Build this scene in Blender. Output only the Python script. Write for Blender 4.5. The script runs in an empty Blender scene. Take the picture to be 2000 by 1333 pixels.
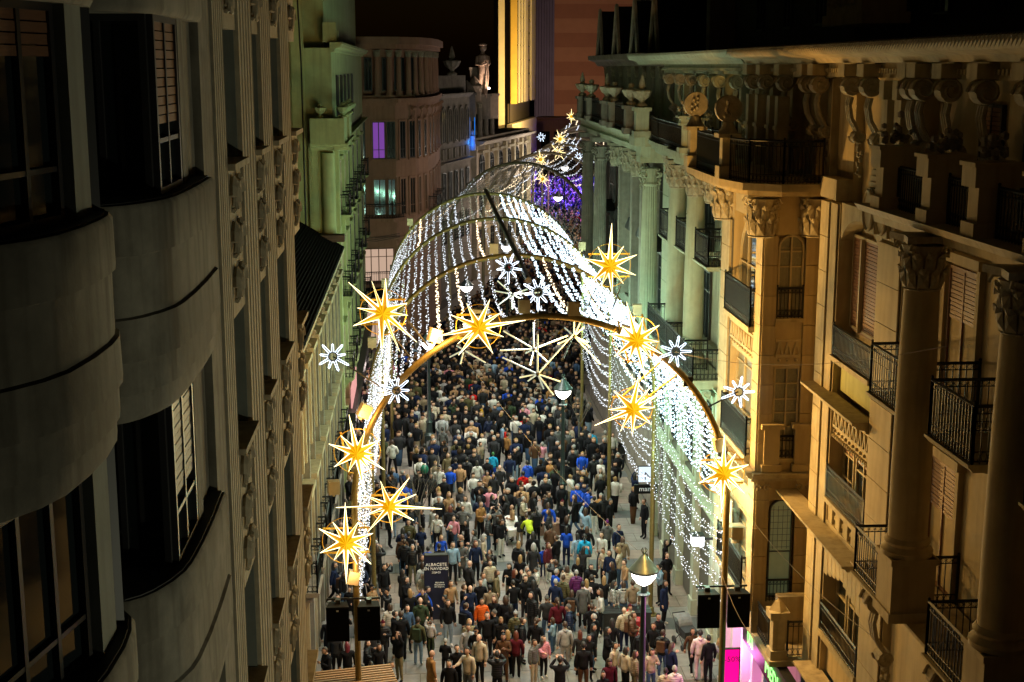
import bpy, bmesh, math, random
import numpy as np
from math import sin, cos, pi, radians, sqrt, atan2
from mathutils import Vector, Matrix, Euler
random.seed(11)
S = bpy.context.scene
C = S.collection
# ---------------------------------------------------------------- camera, world, exposure
cam_d = bpy.data.cameras.new('camera'); cam = bpy.data.objects.new('camera', cam_d); C.objects.link(cam)
FOC = 2700.0
PIT = math.atan(536.5 / FOC); YAW = math.atan(185 * cos(PIT) / FOC)
cam_d.sensor_width = 36; cam_d.lens = FOC / 2000 * 36; cam_d.clip_end = 2500; cam_d.clip_start = 0.3
cam.location = (0, 0, 20); cam.rotation_euler = (pi / 2 - PIT, 0, -YAW)
S.camera = cam
W = bpy.data.worlds.new('World'); S.world = W; W.use_nodes = True
_n = W.node_tree.nodes; _bg = _n['Background']
_sk = _n.new('ShaderNodeTexSky'); _sk.sky_type = 'NISHITA'; _sk.sun_disc = False
_sk.sun_elevation = radians(2); _sk.sun_rotation = radians(200)
_mx = _n.new('ShaderNodeMix'); _mx.data_type = 'RGBA'; _mx.inputs[0].default_value = 1; _mx.blend_type = 'MULTIPLY'
W.node_tree.links.new(_sk.outputs[0], _mx.inputs[6]); _mx.inputs[7].default_value = (1, .85, .75, 1)
W.node_tree.links.new(_mx.outputs[2], _bg.inputs[0]); _bg.inputs[1].default_value = 0.0016
S.view_settings.view_transform = 'Standard'; S.view_settings.look = 'None'
S.view_settings.exposure = 0; S.view_settings.gamma = 1; S.view_settings.use_curve_mapping = False
S.render.engine = 'CYCLES'
cy = S.cycles
cy.use_denoising = True; cy.max_bounces = 5; cy.diffuse_bounces = 3; cy.glossy_bounces = 2; cy.transmission_bounces = 3
cy.transparent_max_bounces = 6; cy.sample_clamp_indirect = 3; cy.sample_clamp_direct = 30; cy.use_light_tree = True
cy.caustics_reflective = False; cy.caustics_refractive = False

def ray_(x, y):
    a = (x - 1000) / FOC; b = (666.5 - y) / FOC
    cp, sp, cs, ss = cos(PIT), sin(PIT), cos(YAW), sin(YAW)
    return (cs * a + ss * sp * b + ss * cp, -ss * a + cs * sp * b + cs * cp, cp * b - sp)
def at_y(x, y, Y):      # where the sight line of a photo point meets the plane Y
    r = ray_(x, y); t = Y / r[1]; return Vector((r[0] * t, Y, 20 + r[2] * t))
def at_z(x, y, Z=0.0):  # ... meets the height Z
    r = ray_(x, y); t = (Z - 20) / r[2]; return Vector((r[0] * t, r[1] * t, Z))
def at_x(x, y, X):
    r = ray_(x, y); t = X / r[0]; return Vector((X, r[1] * t, 20 + r[2] * t))

# ---------------------------------------------------------------- lamps
def lamp(name, kind, loc, energy, col, size=.05, rot=None, spot=None, blend=.5):
    d = bpy.data.lights.new(name, kind); d.energy = energy; d.color = col
    if kind == 'AREA': d.size = size
    else: d.shadow_soft_size = size
    if spot: d.spot_size = radians(spot); d.spot_blend = blend
    o = bpy.data.objects.new(name, d); C.objects.link(o); o.location = loc
    if rot is not None: o.rotation_euler = Vector(rot).to_track_quat('-Z', 'Y').to_euler()
    return o

# ---------------------------------------------------------------- materials
MATS = {}
def mat(name, col, rough=.7, var=0, scale=4, bump=0, metal=0, emit=0, ecol=None, stripes=None, dirt=0, alpha=None, spec=.5, streak=0):
    if name in MATS: return MATS[name]
    m = bpy.data.materials.new(name); m.use_nodes = True; MATS[name] = m
    nt = m.node_tree; N = nt.nodes; L = nt.links; b = N['Principled BSDF']
    b.inputs['Roughness'].default_value = rough; b.inputs['Metallic'].default_value = metal
    b.inputs['Specular IOR Level'].default_value = spec
    c = (col[0], col[1], col[2], 1); b.inputs['Base Color'].default_value = c
    if emit:
        b.inputs['Emission Color'].default_value = (*(ecol or col), 1); b.inputs['Emission Strength'].default_value = emit
        m.cycles.emission_sampling = 'NONE'
    if var or bump or dirt or streak:
        tc = N.new('ShaderNodeTexCoord'); src = tc.outputs['Object']
        no = N.new('ShaderNodeTexNoise'); no.inputs['Scale'].default_value = scale; no.inputs['Detail'].default_value = 6
        no.inputs['Roughness'].default_value = .62; L.new(src, no.inputs['Vector'])
        out = None
        if var:
            r = N.new('ShaderNodeMapRange'); r.inputs[1].default_value = .3; r.inputs[2].default_value = .72
            r.inputs[3].default_value = 1 - var; r.inputs[4].default_value = 1 + var * .6; L.new(no.outputs[0], r.inputs[0])
            mx = N.new('ShaderNodeMix'); mx.data_type = 'RGBA'; mx.blend_type = 'MULTIPLY'; mx.inputs[0].default_value = 1
            mx.inputs[6].default_value = c; L.new(r.outputs[0], mx.inputs[7]); out = mx.outputs[2]
        if streak:   # run-off stains that follow the wall downwards
            mp = N.new('ShaderNodeMapping'); mp.inputs['Scale'].default_value = (3.2, 3.2, .22); L.new(src, mp.inputs[0])
            n2 = N.new('ShaderNodeTexNoise'); n2.inputs['Scale'].default_value = 1.6; n2.inputs['Detail'].default_value = 5; L.new(mp.outputs[0], n2.inputs['Vector'])
            r2 = N.new('ShaderNodeMapRange'); r2.inputs[1].default_value = .48; r2.inputs[2].default_value = .75
            r2.inputs[3].default_value = 0; r2.inputs[4].default_value = streak; L.new(n2.outputs[0], r2.inputs[0])
            m2 = N.new('ShaderNodeMix'); m2.data_type = 'RGBA'; L.new(r2.outputs[0], m2.inputs[0])
            if out: L.new(out, m2.inputs[6])
            else: m2.inputs[6].default_value = c
            m2.inputs[7].default_value = (col[0] * .32, col[1] * .3, col[2] * .27, 1); out = m2.outputs[2]
        if dirt:
            n3 = N.new('ShaderNodeTexNoise'); n3.inputs['Scale'].default_value = scale * .23; n3.inputs['Detail'].default_value = 7; L.new(src, n3.inputs['Vector'])
            r3 = N.new('ShaderNodeMapRange'); r3.inputs[1].default_value = .5; r3.inputs[2].default_value = .7
            r3.inputs[3].default_value = 0; r3.inputs[4].default_value = dirt; L.new(n3.outputs[0], r3.inputs[0])
            m3 = N.new('ShaderNodeMix'); m3.data_type = 'RGBA'; L.new(r3.outputs[0], m3.inputs[0])
            if out: L.new(out, m3.inputs[6])
            else: m3.inputs[6].default_value = c
            m3.inputs[7].default_value = (col[0] * .4, col[1] * .37, col[2] * .33, 1); out = m3.outputs[2]
        if out: L.new(out, b.inputs['Base Color'])
        if bump:
            bp = N.new('ShaderNodeBump'); bp.inputs['Strength'].default_value = bump; bp.inputs['Distance'].default_value = .02
            L.new(no.outputs[0], bp.inputs['Height']); L.new(bp.outputs[0], b.inputs['Normal'])
    return m
def glow(name, col, strength): return mat(name, tuple(c * .08 for c in col), emit=strength, ecol=col, rough=.5, spec=.2)

cream = mat('cream_stone', (.42, .36, .235), .85, .22, 3, .35, streak=.5, dirt=.25)
cream2 = mat('cream_plaster', (.44, .36, .22), .85, .14, 2, .2, streak=.4, dirt=.2)
paleg = mat('pale_stone', (.38, .40, .30), .8, .15, 2.5, .25, streak=.4, dirt=.2)
carved = mat('carved_stone', (.36, .32, .24), .85, .3, 9, .6, dirt=.4)
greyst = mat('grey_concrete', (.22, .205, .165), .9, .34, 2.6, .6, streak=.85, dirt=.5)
flutest = mat('fluted_stone', (.40, .35, .25), .85, .22, 5, .35, streak=.5, dirt=.2)
ochre = mat('ochre_plaster', (.40, .42, .20), .9, .2, 1.6, .3, streak=.5, dirt=.4)
pink = mat('pinkish_plaster', (.36, .20, .135), .9, .15, 1.2, .2, streak=.35, dirt=.3)
brownst = mat('weathered_stone', (.24, .21, .175), .9, .28, 3, .4, streak=.4, dirt=.5)
iron = mat('black_iron', (.010, .011, .012), .5, .2, 20, 0, spec=.3)
joint = mat('mortar', (.09, .08, .06), .95)
woodbr = mat('brown_shutter', (.20, .095, .05), .6, .25, 8, .1)
frame_w = mat('window_frame', (.42, .36, .24), .6, .1, 8)
frame_d = mat('dark_window_frame', (.02, .02, .022), .5)
glass = mat('window_glass', (.015, .02, .022), .06, spec=.9)
glass_c = mat('curtained_glass', (.16, .16, .12), .3, .4, 6, spec=.8)
curtain = mat('white_curtain', (.35, .34, .28), .9, .35, 9)
roofm = mat('dark_roof', (.006, .0055, .006), .95, .3, 8, .3, spec=.08)
tilem = mat('clay_tile', (.10, .055, .04), .85, .35, 6, .4)
gold = mat('golden_tube', (.20, .15, .05), .5, .25, 12, metal=.5)
darkmet = mat('dark_metal', (.03, .03, .03), .45, .2, 12, metal=.5)
whitetube = mat('white_tube', (.62, .68, .66), .35)
wirem = mat('string_cable', (.16, .15, .13), .6)
boxm = mat('floodlight_box', (.42, .36, .24), .6, .12, 5)

# ---------------------------------------------------------------- mesh builder
class Fr:   # a facade frame: s runs along the wall, d outwards, z up
    def __init__(s, ox, oy, ux, uy, nx, ny): s.o = (ox, oy); s.u = (ux, uy); s.n = (nx, ny)
    def P(f, s, d, z): return (f.o[0] + f.u[0] * s + f.n[0] * d, f.o[1] + f.u[1] * s + f.n[1] * d, z)
def frame(x0, y0, x1, y1, right=True):   # from two plan points; outward = right-hand or left-hand side of the walk
    l = sqrt((x1 - x0) ** 2 + (y1 - y0) ** 2); u = ((x1 - x0) / l, (y1 - y0) / l)
    n = (u[1], -u[0]) if right else (-u[1], u[0])
    f = Fr(x0, y0, u[0], u[1], n[0], n[1]); f.L = l; return f
WORLD = Fr(0, 0, 1, 0, 0, 1)
class MB:
    def __init__(s, fr=WORLD): s.v = []; s.f = []; s.mi = []; s.fr = fr; s.m = 0
    def add(s, vs, fs):
        b = len(s.v); s.v += [s.fr.P(*p) for p in vs]
        for q in fs: s.f.append([b + i for i in q]); s.mi.append(s.m)
        return s
    def box(s, a0, a1, b0, b1, c0, c1):
        return s.add([(a0, b0, c0), (a1, b0, c0), (a1, b1, c0), (a0, b1, c0), (a0, b0, c1), (a1, b0, c1), (a1, b1, c1), (a0, b1, c1)],
                     [(0, 3, 2, 1), (4, 5, 6, 7), (0, 1, 5, 4), (1, 2, 6, 5), (2, 3, 7, 6), (3, 0, 4, 7)])
    def ext(s, prof, a0, a1, caps=True):     # profile (d,z) swept along s
        n = len(prof)
        vs = [(a0, d, z) for d, z in prof] + [(a1, d, z) for d, z in prof]
        fs = [(i, (i + 1) % n, n + (i + 1) % n, n + i) for i in range(n)]
        if caps: fs += [tuple(range(n))[::-1], tuple(range(n, 2 * n))]
        return s.add(vs, fs)
    def flat(s, poly, d0, d1):               # outline (s,z) given thickness from d0 to d1
        n = len(poly)
        vs = [(a, d0, z) for a, z in poly] + [(a, d1, z) for a, z in poly]
        return s.add(vs, [(i, (i + 1) % n, n + (i + 1) % n, n + i) for i in range(n)] + [tuple(range(n))[::-1], tuple(range(n, 2 * n))])
    def plan(s, poly, z0, z1):               # plan outline (s,d) given height
        n = len(poly)
        vs = [(a, d, z0) for a, d in poly] + [(a, d, z1) for a, d in poly]
        return s.add(vs, [(i, (i + 1) % n, n + (i + 1) % n, n + i) for i in range(n)] + [tuple(range(n))[::-1], tuple(range(n, 2 * n))])
    def tube(s, pts, r, n=6, closed=False):
        pts = [Vector(p) for p in pts]; k = len(pts); rr = r if isinstance(r, (list, tuple)) else [r] * k
        vs = []; up0 = None
        for i, p in enumerate(pts):
            a = pts[(i - 1) % k] if (closed or i) else p; b = pts[(i + 1) % k] if (closed or i < k - 1) else p
            t = (b - a).normalized() if (b - a).length > 1e-9 else Vector((0, 0, 1))
            if up0 is None: up0 = Vector((0, 0, 1)) if abs(t.z) < .9 else Vector((1, 0, 0))
            x = t.cross(up0)
            if x.length < 1e-4: x = t.orthogonal()
            x.normalize(); y = x.cross(t).normalized(); up0 = y
            for j in range(n):
                an = 2 * pi * j / n; q = p + (x * cos(an) + y * sin(an)) * rr[i]; vs.append(tuple(q))
        fs = []
        for i in range(k if closed else k - 1):
            for j in range(n):
                a = i * n + j; b = i * n + (j + 1) % n; c2 = ((i + 1) % k) * n; fs.append((a, b, c2 + (j + 1) % n, c2 + j))
        if not closed: fs += [tuple(range(n))[::-1], tuple(range((k - 1) * n, k * n))]
        return s.add(vs, fs)
    def lathe(s, cx, cy, prof, n=12, flute=0, depth=.04):
        vs = []
        for r, z in prof:
            for j in range(n):
                an = 2 * pi * j / n; q = r * (1 - depth if flute and j % 2 else 1); vs.append((cx + q * cos(an), cy + q * sin(an), z))
        fs = [(i * n + j, i * n + (j + 1) % n, (i + 1) * n + (j + 1) % n, (i + 1) * n + j) for i in range(len(prof) - 1) for j in range(n)]
        fs += [tuple(range(n))[::-1], tuple(range((len(prof) - 1) * n, len(prof) * n))]
        return s.add(vs, fs)
    def ball(s, c, r, n=6, sz=1):
        m = max(3, n // 2); prof = []
        vs = []; fs = []
        for i in range(m + 1):
            ph = pi * i / m
            for j in range(n):
                an = 2 * pi * j / n; vs.append((c[0] + r * sin(ph) * cos(an), c[1] + r * sin(ph) * sin(an), c[2] + r * sz * cos(ph)))
        for i in range(m):
            for j in range(n): fs.append((i * n + j, i * n + (j + 1) % n, (i + 1) * n + (j + 1) % n, (i + 1) * n + j))
        return s.add(vs, fs)
    def disc(s, c, r, d0, d1, n=14):         # a disc whose axis is s (along the wall): scroll of a console
        return s.add([(d, c[0] + r * cos(2 * pi * j / n), c[1] + r * sin(2 * pi * j / n)) for d in (d0, d1) for j in range(n)],
                     [(j, (j + 1) % n, n + (j + 1) % n, n + j) for j in range(n)] + [tuple(range(n))[::-1], tuple(range(n, 2 * n))])
    def mesh(s, name, mats):
        me = bpy.data.meshes.new(name); me.from_pydata(s.v, [], s.f)
        for m in (mats if isinstance(mats, (list, tuple)) else [mats]): me.materials.append(m)
        if any(s.mi): me.polygons.foreach_set('material_index', s.mi)
        return me
    def build(s, name, mats, parent=None, smooth=False, **kw):
        me = s.mesh(name, mats)
        bm = bmesh.new(); bm.from_mesh(me); bmesh.ops.recalc_face_normals(bm, faces=bm.faces); bm.to_mesh(me); bm.free()
        o = bpy.data.objects.new(name, me); C.objects.link(o)
        if smooth:
            me.polygons.foreach_set('use_smooth', [True] * len(me.polygons))
            me.set_sharp_from_angle(angle=radians(38))
        if parent is not None: adopt(o, parent)
        for k, v in kw.items(): o[k] = v
        return o
def wm(o): return wm(o.parent) @ o.matrix_parent_inverse @ o.matrix_basis if o.parent else o.matrix_basis.copy()
def adopt(o, parent):
    o.parent = parent; o.matrix_parent_inverse = wm(parent).inverted(); return o
def tag(o, label=None, cat=None, group=None, kind=None):
    if label: o['label'] = label
    if cat: o['category'] = cat
    if group: o['group'] = group
    if kind: o['kind'] = kind
    return o
def thing(name, loc, label, cat, group=None):
    o = bpy.data.objects.new(name, None); C.objects.link(o); o.location = loc; o.empty_display_size = .2
    return tag(o, label, cat, group)
def copy_tree(o, parent=None):
    c = o.copy(); C.objects.link(c)
    if parent is not None: c.parent = parent
    for ch in o.children: copy_tree(ch, c)
    return c
_cube = MB().box(-.5, .5, -.5, .5, -.5, .5).mesh('block', cream)
def blk(name, fr, m, parent, a0, a1, b0, b1, c0, c1):   # a single stone / slat / pane: shared cube mesh, own material slot
    o = bpy.data.objects.new(name, _cube); C.objects.link(o)
    x, y, z = fr.P((a0 + a1) / 2, (b0 + b1) / 2, (c0 + c1) / 2)
    o.location = (x, y, z); o.rotation_euler = (0, 0, atan2(fr.u[1], fr.u[0])); o.scale = (a1 - a0, abs(b1 - b0), c1 - c0)
    o.material_slots[0].link = 'OBJECT'; o.material_slots[0].material = m
    adopt(o, parent); return o
# ================================================================ GROUND
ground = MB().plan([(-400, -60), (400, -60), (400, 900), (-400, 900)], -.3, -.03).build('ground', mat('ground_base', (.05, .045, .04), .9), kind='structure')
pavm = mat('grey_paving', (.19, .175, .155), .62, .25, 2.5, .25, dirt=.35)
pavd = mat('dark_paving', (.08, .082, .08), .6, .25, 2.5, .25, dirt=.2)
pavr = mat('reddish_paving', (.21, .165, .13), .65, .25, 2.5, .25, dirt=.3)
pav = MB().plan([(-3.9, 40), (10.4, 40), (10.4, 85), (14, 95), (20, 115), (24, 145), (33, 240), (14, 240), (7, 140), (2, 115), (-4, 100)], -.029, -.012).build('pavement', joint, kind='structure')
far_slabs = MB(); rng = random.Random(3)
cnt = 0
for i in range(46):
    y0 = 42.4 + i * 1.05
    row = [-3.75] + [-3.1 + .98 * k + (.49 if i % 2 else 0) for k in range(14)] + [10.2]
    row = sorted(set(q for q in row if -3.75 <= q <= 10.2))
    for a, b in zip(row[:-1], row[1:]):
        if b - a < .2: continue
        m = pavd if i % 6 == 4 else (pavr if (i // 6) % 2 == 1 and rng.random() < .8 else pavm)
        dz = rng.uniform(0, .002)
        if i < 21 and cnt < 300:
            cnt += 1; blk('paving_slab', WORLD, m, pav, a + .012, b - .012, y0 + .012, y0 + 1.038, -.02, -.004 + dz)
        else: far_slabs.m = {pavm: 0, pavd: 1, pavr: 2}[m]; far_slabs.box(a + .012, b - .012, y0 + .012, y0 + 1.038, -.02, -.004 + dz)
fs_ = far_slabs.build('paving_slabs', [pavm, pavd, pavr], pav, kind='stuff')
road = MB().plan([(-4, 90), (10.3, 90), (14, 98), (20, 115), (24, 145), (33, 240), (14, 240), (7, 140), (2, 115), (-4, 100)], -.0119, -.0069).build('street', pavm, kind='structure')

# ================================================================ GOLDEN ARCHES AND LIGHT STRINGS
R_A, Z_A = 5.1, 8.4
AX = [(3.25, 36, 0), (3.28, 48, 0), (3.35, 60, 0), (3.5, 72, -.02), (7.0, 95, -.26), (9.9, 106, -.24), (12.3, 117, -.2), (14.5, 128.5, -.18), (16.8, 142, -.16), (19.2, 158, -.13), (21.5, 175, -.1)]
ordn = ['nearest', 'second', 'third', 'fourth', 'fifth', 'sixth', 'seventh', 'eighth', 'ninth', 'tenth', 'eleventh']
def arch_pt(i, th, dr=0):    # th from 0 (right springing) to pi (left springing)
    x, y, h = AX[i]; r = R_A + dr
    lx = r * cos(th); return Vector((x + lx * cos(h), y + lx * sin(h), Z_A + r * sin(th)))
warm_tube = glow('warm_glow_tube', (1, .55, .12), 2.5)
def floodbox(parent, p, rot, lit=False):
    b = MB(); b.box(-.15, .15, -.13, .13, -.18, .18).box(-.03, .03, -.02, .22, -.26, -.2)
    o = b.build('floodlight', boxm); o.location = p; o.rotation_euler = rot; adopt(o, parent)
    g = (MB().box(-.12, .12, .131, .137, -.15, .15) if not lit else MB().box(-.14, .14, -.137, -.131, -.15, .15)).build('lens', glow('flood_lens', (1, .62, .2), 6) if not lit else glow('flood_lens_bright', (1, .9, .5), 14))
    g.location = p; g.rotation_euler = rot; adopt(g, o); return o
arches = []
for i, (x, y, h) in enumerate(AX):
    t = thing('light_arch', (x, y, 0), ['golden tube arch nearest the camera, carrying gold stars and black loudspeakers', 'second golden arch from the camera, spanning the crowd behind the star-covered arch',
        'third golden arch from the camera, at the middle of the straight light tunnel', 'fourth arch from the camera, where the ridge tube begins before the street bends'][i] if i < 4 else
        ordn[i] + ' dark arch of the tunnel from the camera, in the bending part of the street', 'arch', 'arches of the light tunnel')
    arches.append(t)
    pts = [arch_pt(i, 0) - Vector((0, 0, 8.4))] + [arch_pt(i, pi * k / 40) for k in range(41)] + [arch_pt(i, pi) - Vector((0, 0, 8.4))]
    b = MB().tube(pts, .088 if i < 4 else .12, 10)
    b.build('arch_tube', gold if i < 4 else mat('bronze_tube', (.26, .21, .13), .5, metal=.2), t, smooth=True)
    for th in (0, pi):
        p = arch_pt(i, th); MB().lathe(p.x, p.y, [(.26, 0), (.26, .03), (.15, .05), (.13, .3), (.105, .32)], 10).build('base_plate', gold, t)
    if i < 4:
        c = MB()
        for k in range(7):
            q = arch_pt(i, pi * (.08 + .14 * k)); c.box(q.x - .125, q.x + .125, q.y - .05, q.y + .05, q.z - .13, q.z + .13)
        c.build('clamp', darkmet, t)
for q, rot in [((712, 803), (0, .5, .3)), ((690, 1128), (0, .25, .2)), ((652, 952), (0, 0, .2)), ((1405, 868), (0, -.2, .1)), ((849, 655), (0, .3, .3)), ((932, 617), (0, .1, 0)), ((1024, 598), (0, 0, 0)), ((1120, 603), (0, 0, 0)), ((1440, 1040), (0, 0, -.2))]:
    floodbox(arches[0], at_y(q[0], q[1], 36), rot)
floodbox(arches[0], at_y(1222, 650, 35.9), (.1, .3, 0), True)
for i, th in ((1, .35), (1, .62), (2, .5), (2, .8), (1, 2.75), (2, 2.7), (1, 1.7), (3, 2.4)): floodbox(arches[i], arch_pt(i, th, .3), (0, 0, 0))
ridge = MB().tube([(3.5, 72.6, 13.62), (3.35, 60, 13.72), (3.3, 48, 13.72), (3.27, 41.2, 13.66)], .1, 8).build('ridge_tube', darkmet, smooth=True)
tag(ridge, 'long dark tube running along the crown of the light tunnel', 'tube')

led_w = glow('white_led', (.86, .91, 1), 2.0); led_b = glow('bright_white_led', (.66, .86, 1), 3.2); led_warm = glow('warm_white_led', (1, .78, .5), 3.5)
led_dim = mat('faint_glow_led', (.4, .4, .36), .4, emit=.25, ecol=(1, .85, .7))  # beads of the unlit strings carry a faint painted glow
def string_mesh(L, sag, n, r, seed, m, wire_r=.008):
    g = random.Random(seed); b = MB()
    z = lambda t: -4 * sag * t * (1 - t)
    b.tube([(0, L * k / 8, z(k / 8)) for k in range(9)], wire_r, 3)
    b.m = 1
    for k in range(n):
        t = (k + .5) / n; c = (g.uniform(-.05, .05), L * t + g.uniform(-.04, .04), z(t) + g.uniform(-.06, .04)); q = r * g.uniform(.6, 1.25)
        b.add([(c[0] + q, c[1], c[2]), (c[0] - q, c[1], c[2]), (c[0], c[1] + q, c[2]), (c[0], c[1] - q, c[2]), (c[0], c[1], c[2] + q), (c[0], c[1], c[2] - q)],
              [(0, 2, 4), (2, 1, 4), (1, 3, 4), (3, 0, 4), (2, 0, 5), (1, 2, 5), (3, 1, 5), (0, 3, 5)])
    return b.mesh('light_string', [wirem, m])
SM = {}
def smesh(kind, v):
    if (kind, v) not in SM:
        a = {'bright': (12, .3, 100, .032, led_b), 'white': (12, .42, 100, .0185, led_w), 'warm': (12, .4, 90, .028, led_warm), 'low': (12, .75, 88, .020, led_w), 'dim': (12, .3, 60, .022, led_dim)}[kind]
        SM[kind, v] = string_mesh(a[0], a[1] * (.8 + .2 * v), a[2], a[3], v * 7 + len(kind), a[4])
    return SM[kind, v]
def hang(kind, p, q, lab, grp):
    d = q - p; o = bpy.data.objects.new('light_string', smesh(kind, rng.randrange(3))); C.objects.link(o)
    o.location = p; o.rotation_euler = (0, 0, -atan2(d.x, d.y)); o.scale = (1, d.length / 12, 1)
    return tag(o, lab, 'string light', grp)
_o = 'first second third fourth fifth sixth seventh eighth ninth tenth eleventh twelfth thirteenth fourteenth fifteenth sixteenth seventeenth eighteenth nineteenth twentieth'.split()
ORD = _o + ['twenty-' + q for q in _o[:9]] + ['thirtieth'] + ['thirty-' + q for q in _o[:9]] + ['fortieth'] + ['forty-' + q for q in _o[:9]]
bayn = ['nearest to second arch', 'second to third arch', 'third to fourth arch', 'fourth to fifth arch']
rng = random.Random(5)
def perim(u):   # u metres down from the crown; positive = right side
    a = abs(u) / R_A; s = 1 if u > 0 else -1
    if a < pi / 2: return ('a', pi / 2 - s * a, 0)
    return ('l', 0 if s > 0 else pi, (a - pi / 2) * R_A)
def pp(i, u):
    k, th, dn = perim(u); p = arch_pt(i, th, .02); p.z -= dn; return p
for bay in range(4):
    u = -11.3; made = []
    while u < 11.6:
        right = u > .6; low = abs(u) > 8.4
        if bay == 3:
            if -2 < u < 7.5: kind = 'dim'; step = .42
            else: u += .6; continue
        elif low: kind = 'low' if right else 'white'; step = .34 if right else .24
        elif right: kind = 'bright'; step = .24 if u > 2.5 else .34
        elif u < -5: kind = 'white'; step = .26
        else: kind = 'white' if bay < 2 or u < -1.5 else 'dim'; step = .37
        w = kind
        if kind in ('white', 'bright') and rng.random() < .07: w = 'warm'
        made.append((u, w)); u += step * rng.uniform(.85, 1.15)
    for sgn in (1, -1):
        for k, (u, w) in enumerate(sorted([q for q in made if q[0] * sgn > 0 or (sgn > 0 and q[0] == 0)], key=lambda q: abs(q[0]))):
            tx = {'bright': 'dense bright', 'white': 'fine white', 'warm': 'warm white', 'low': 'drooping white', 'dim': 'unlit'}[w]
            hang(w, pp(bay, u), pp(bay + 1, u), tx + ' string, ' + ORD[k] + ' from crown on ' + ('right' if sgn > 0 else 'left') + ' flank, ' + bayn[bay], 'light strings along the tunnel')
# cross ties of the net and strings of the bending part: one piece of decoration nobody could count
net = MB(); net.m = 0
def ledrow(b, p, q, n, r, sag=.3):
    for k in range(n):
        t = (k + .5) / n; c = p.lerp(q, t); z = c.z - 4 * sag * t * (1 - t) + rng.uniform(-.06, .06); x = c.x + rng.uniform(-.06, .06); y = c.y
        b.add([(x + r, y, z), (x - r, y, z), (x, y + r, z), (x, y - r, z), (x, y, z + r), (x, y, z - r)], [(0, 2, 4), (2, 1, 4), (1, 3, 4), (3, 0, 4), (2, 0, 5), (1, 2, 5), (3, 1, 5), (0, 3, 5)])
for bay in range(3, 10):
    for k in range(34):
        u = -8 + k * .5
        p, q = pp(bay, u), pp(bay + 1, u)
        mid = p.lerp(q, .5) - Vector((0, 0, .3)); net.m = 0; net.tube([p, mid, q], .014, 3)
        lit = .6 if bay >= 6 else (.5 if bay == 5 and u > -3 else (.55 if bay == 4 and u > 1 else .14))
        if rng.random() < lit: net.m = 2 if rng.random() < .3 else 1; ledrow(net, p, q, 40, .022 + .004 * (bay - 3))
    for k in range(1, 12):
        t = k / 12; net.m = 0
        net.tube([pp(bay, -7 + 14 * j / 10).lerp(pp(bay + 1, -7 + 14 * j / 10), t) - Vector((0, 0, 1.2 * t * (1 - t))) for j in range(11)], .012, 3)
net.build('light_net', [wirem, led_w, led_warm], None, kind='stuff', label='net of string lights over the bending far part of the street', category='string light')
net2 = MB()
for bay in (1, 2):
    for k in range(1, 11):
        t = k / 11
        net2.tube([pp(bay, -3.5 + 4.6 * j / 8).lerp(pp(bay + 1, -3.5 + 4.6 * j / 8), t) - Vector((0, 0, 1.2 * t * (1 - t))) for j in range(9)], .008, 3)
net2.build('net_tie', wirem, None, label='thin cross ties holding the strings under the tunnel crown', category='cable')

# ---- light given off by the strings (bulbs on the garlands)
for bay in range(3):
    for k in range(5):
        y = AX[bay][1] + 1.5 + 2.3 * k; x = AX[bay][0]
        lamp('bulb_right', 'POINT', (x + 5.0, y, 8.3), 150, (.42, 1, .68), .08)
        lamp('bulb_right_low', 'POINT', (x + 4.9, y + .6, 6.2), 50, (.55, 1, .80), .08)
        lamp('bulb_right_high', 'POINT', (x + 3.6, y + .3, 11.3), 115, (.74, 1, .62), .08)
        lamp('bulb_left', 'POINT', (x - 5.0, y, 7.6), 48, (.80, 1, .62), .08)
        lamp('bulb_left_high', 'POINT', (x - 3.8, y, 11.2), 36, (.80, 1, .52), .08)
        lamp('crown_spot', 'SPOT', (x, y, 13.2), (1250, 1500, 2000)[bay], (1, .92, .84), .1, rot=(0, 0, -1), spot=105, blend=.8)
for q in ((4.3, 77), (5.3, 84), (6.4, 91)): lamp('crown_spot', 'SPOT', (q[0], q[1], 13.1), 2400, (1, .9, .8), .1, rot=(0, 0, -1), spot=105, blend=.8)  # spots added above the unlit bay to brighten the crowd below
for i in range(4, 10): lamp('bulb_far', 'POINT', (AX[i][0], AX[i][1] + 4, 12.0), 420, (1, .82, .66), .15)

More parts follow.
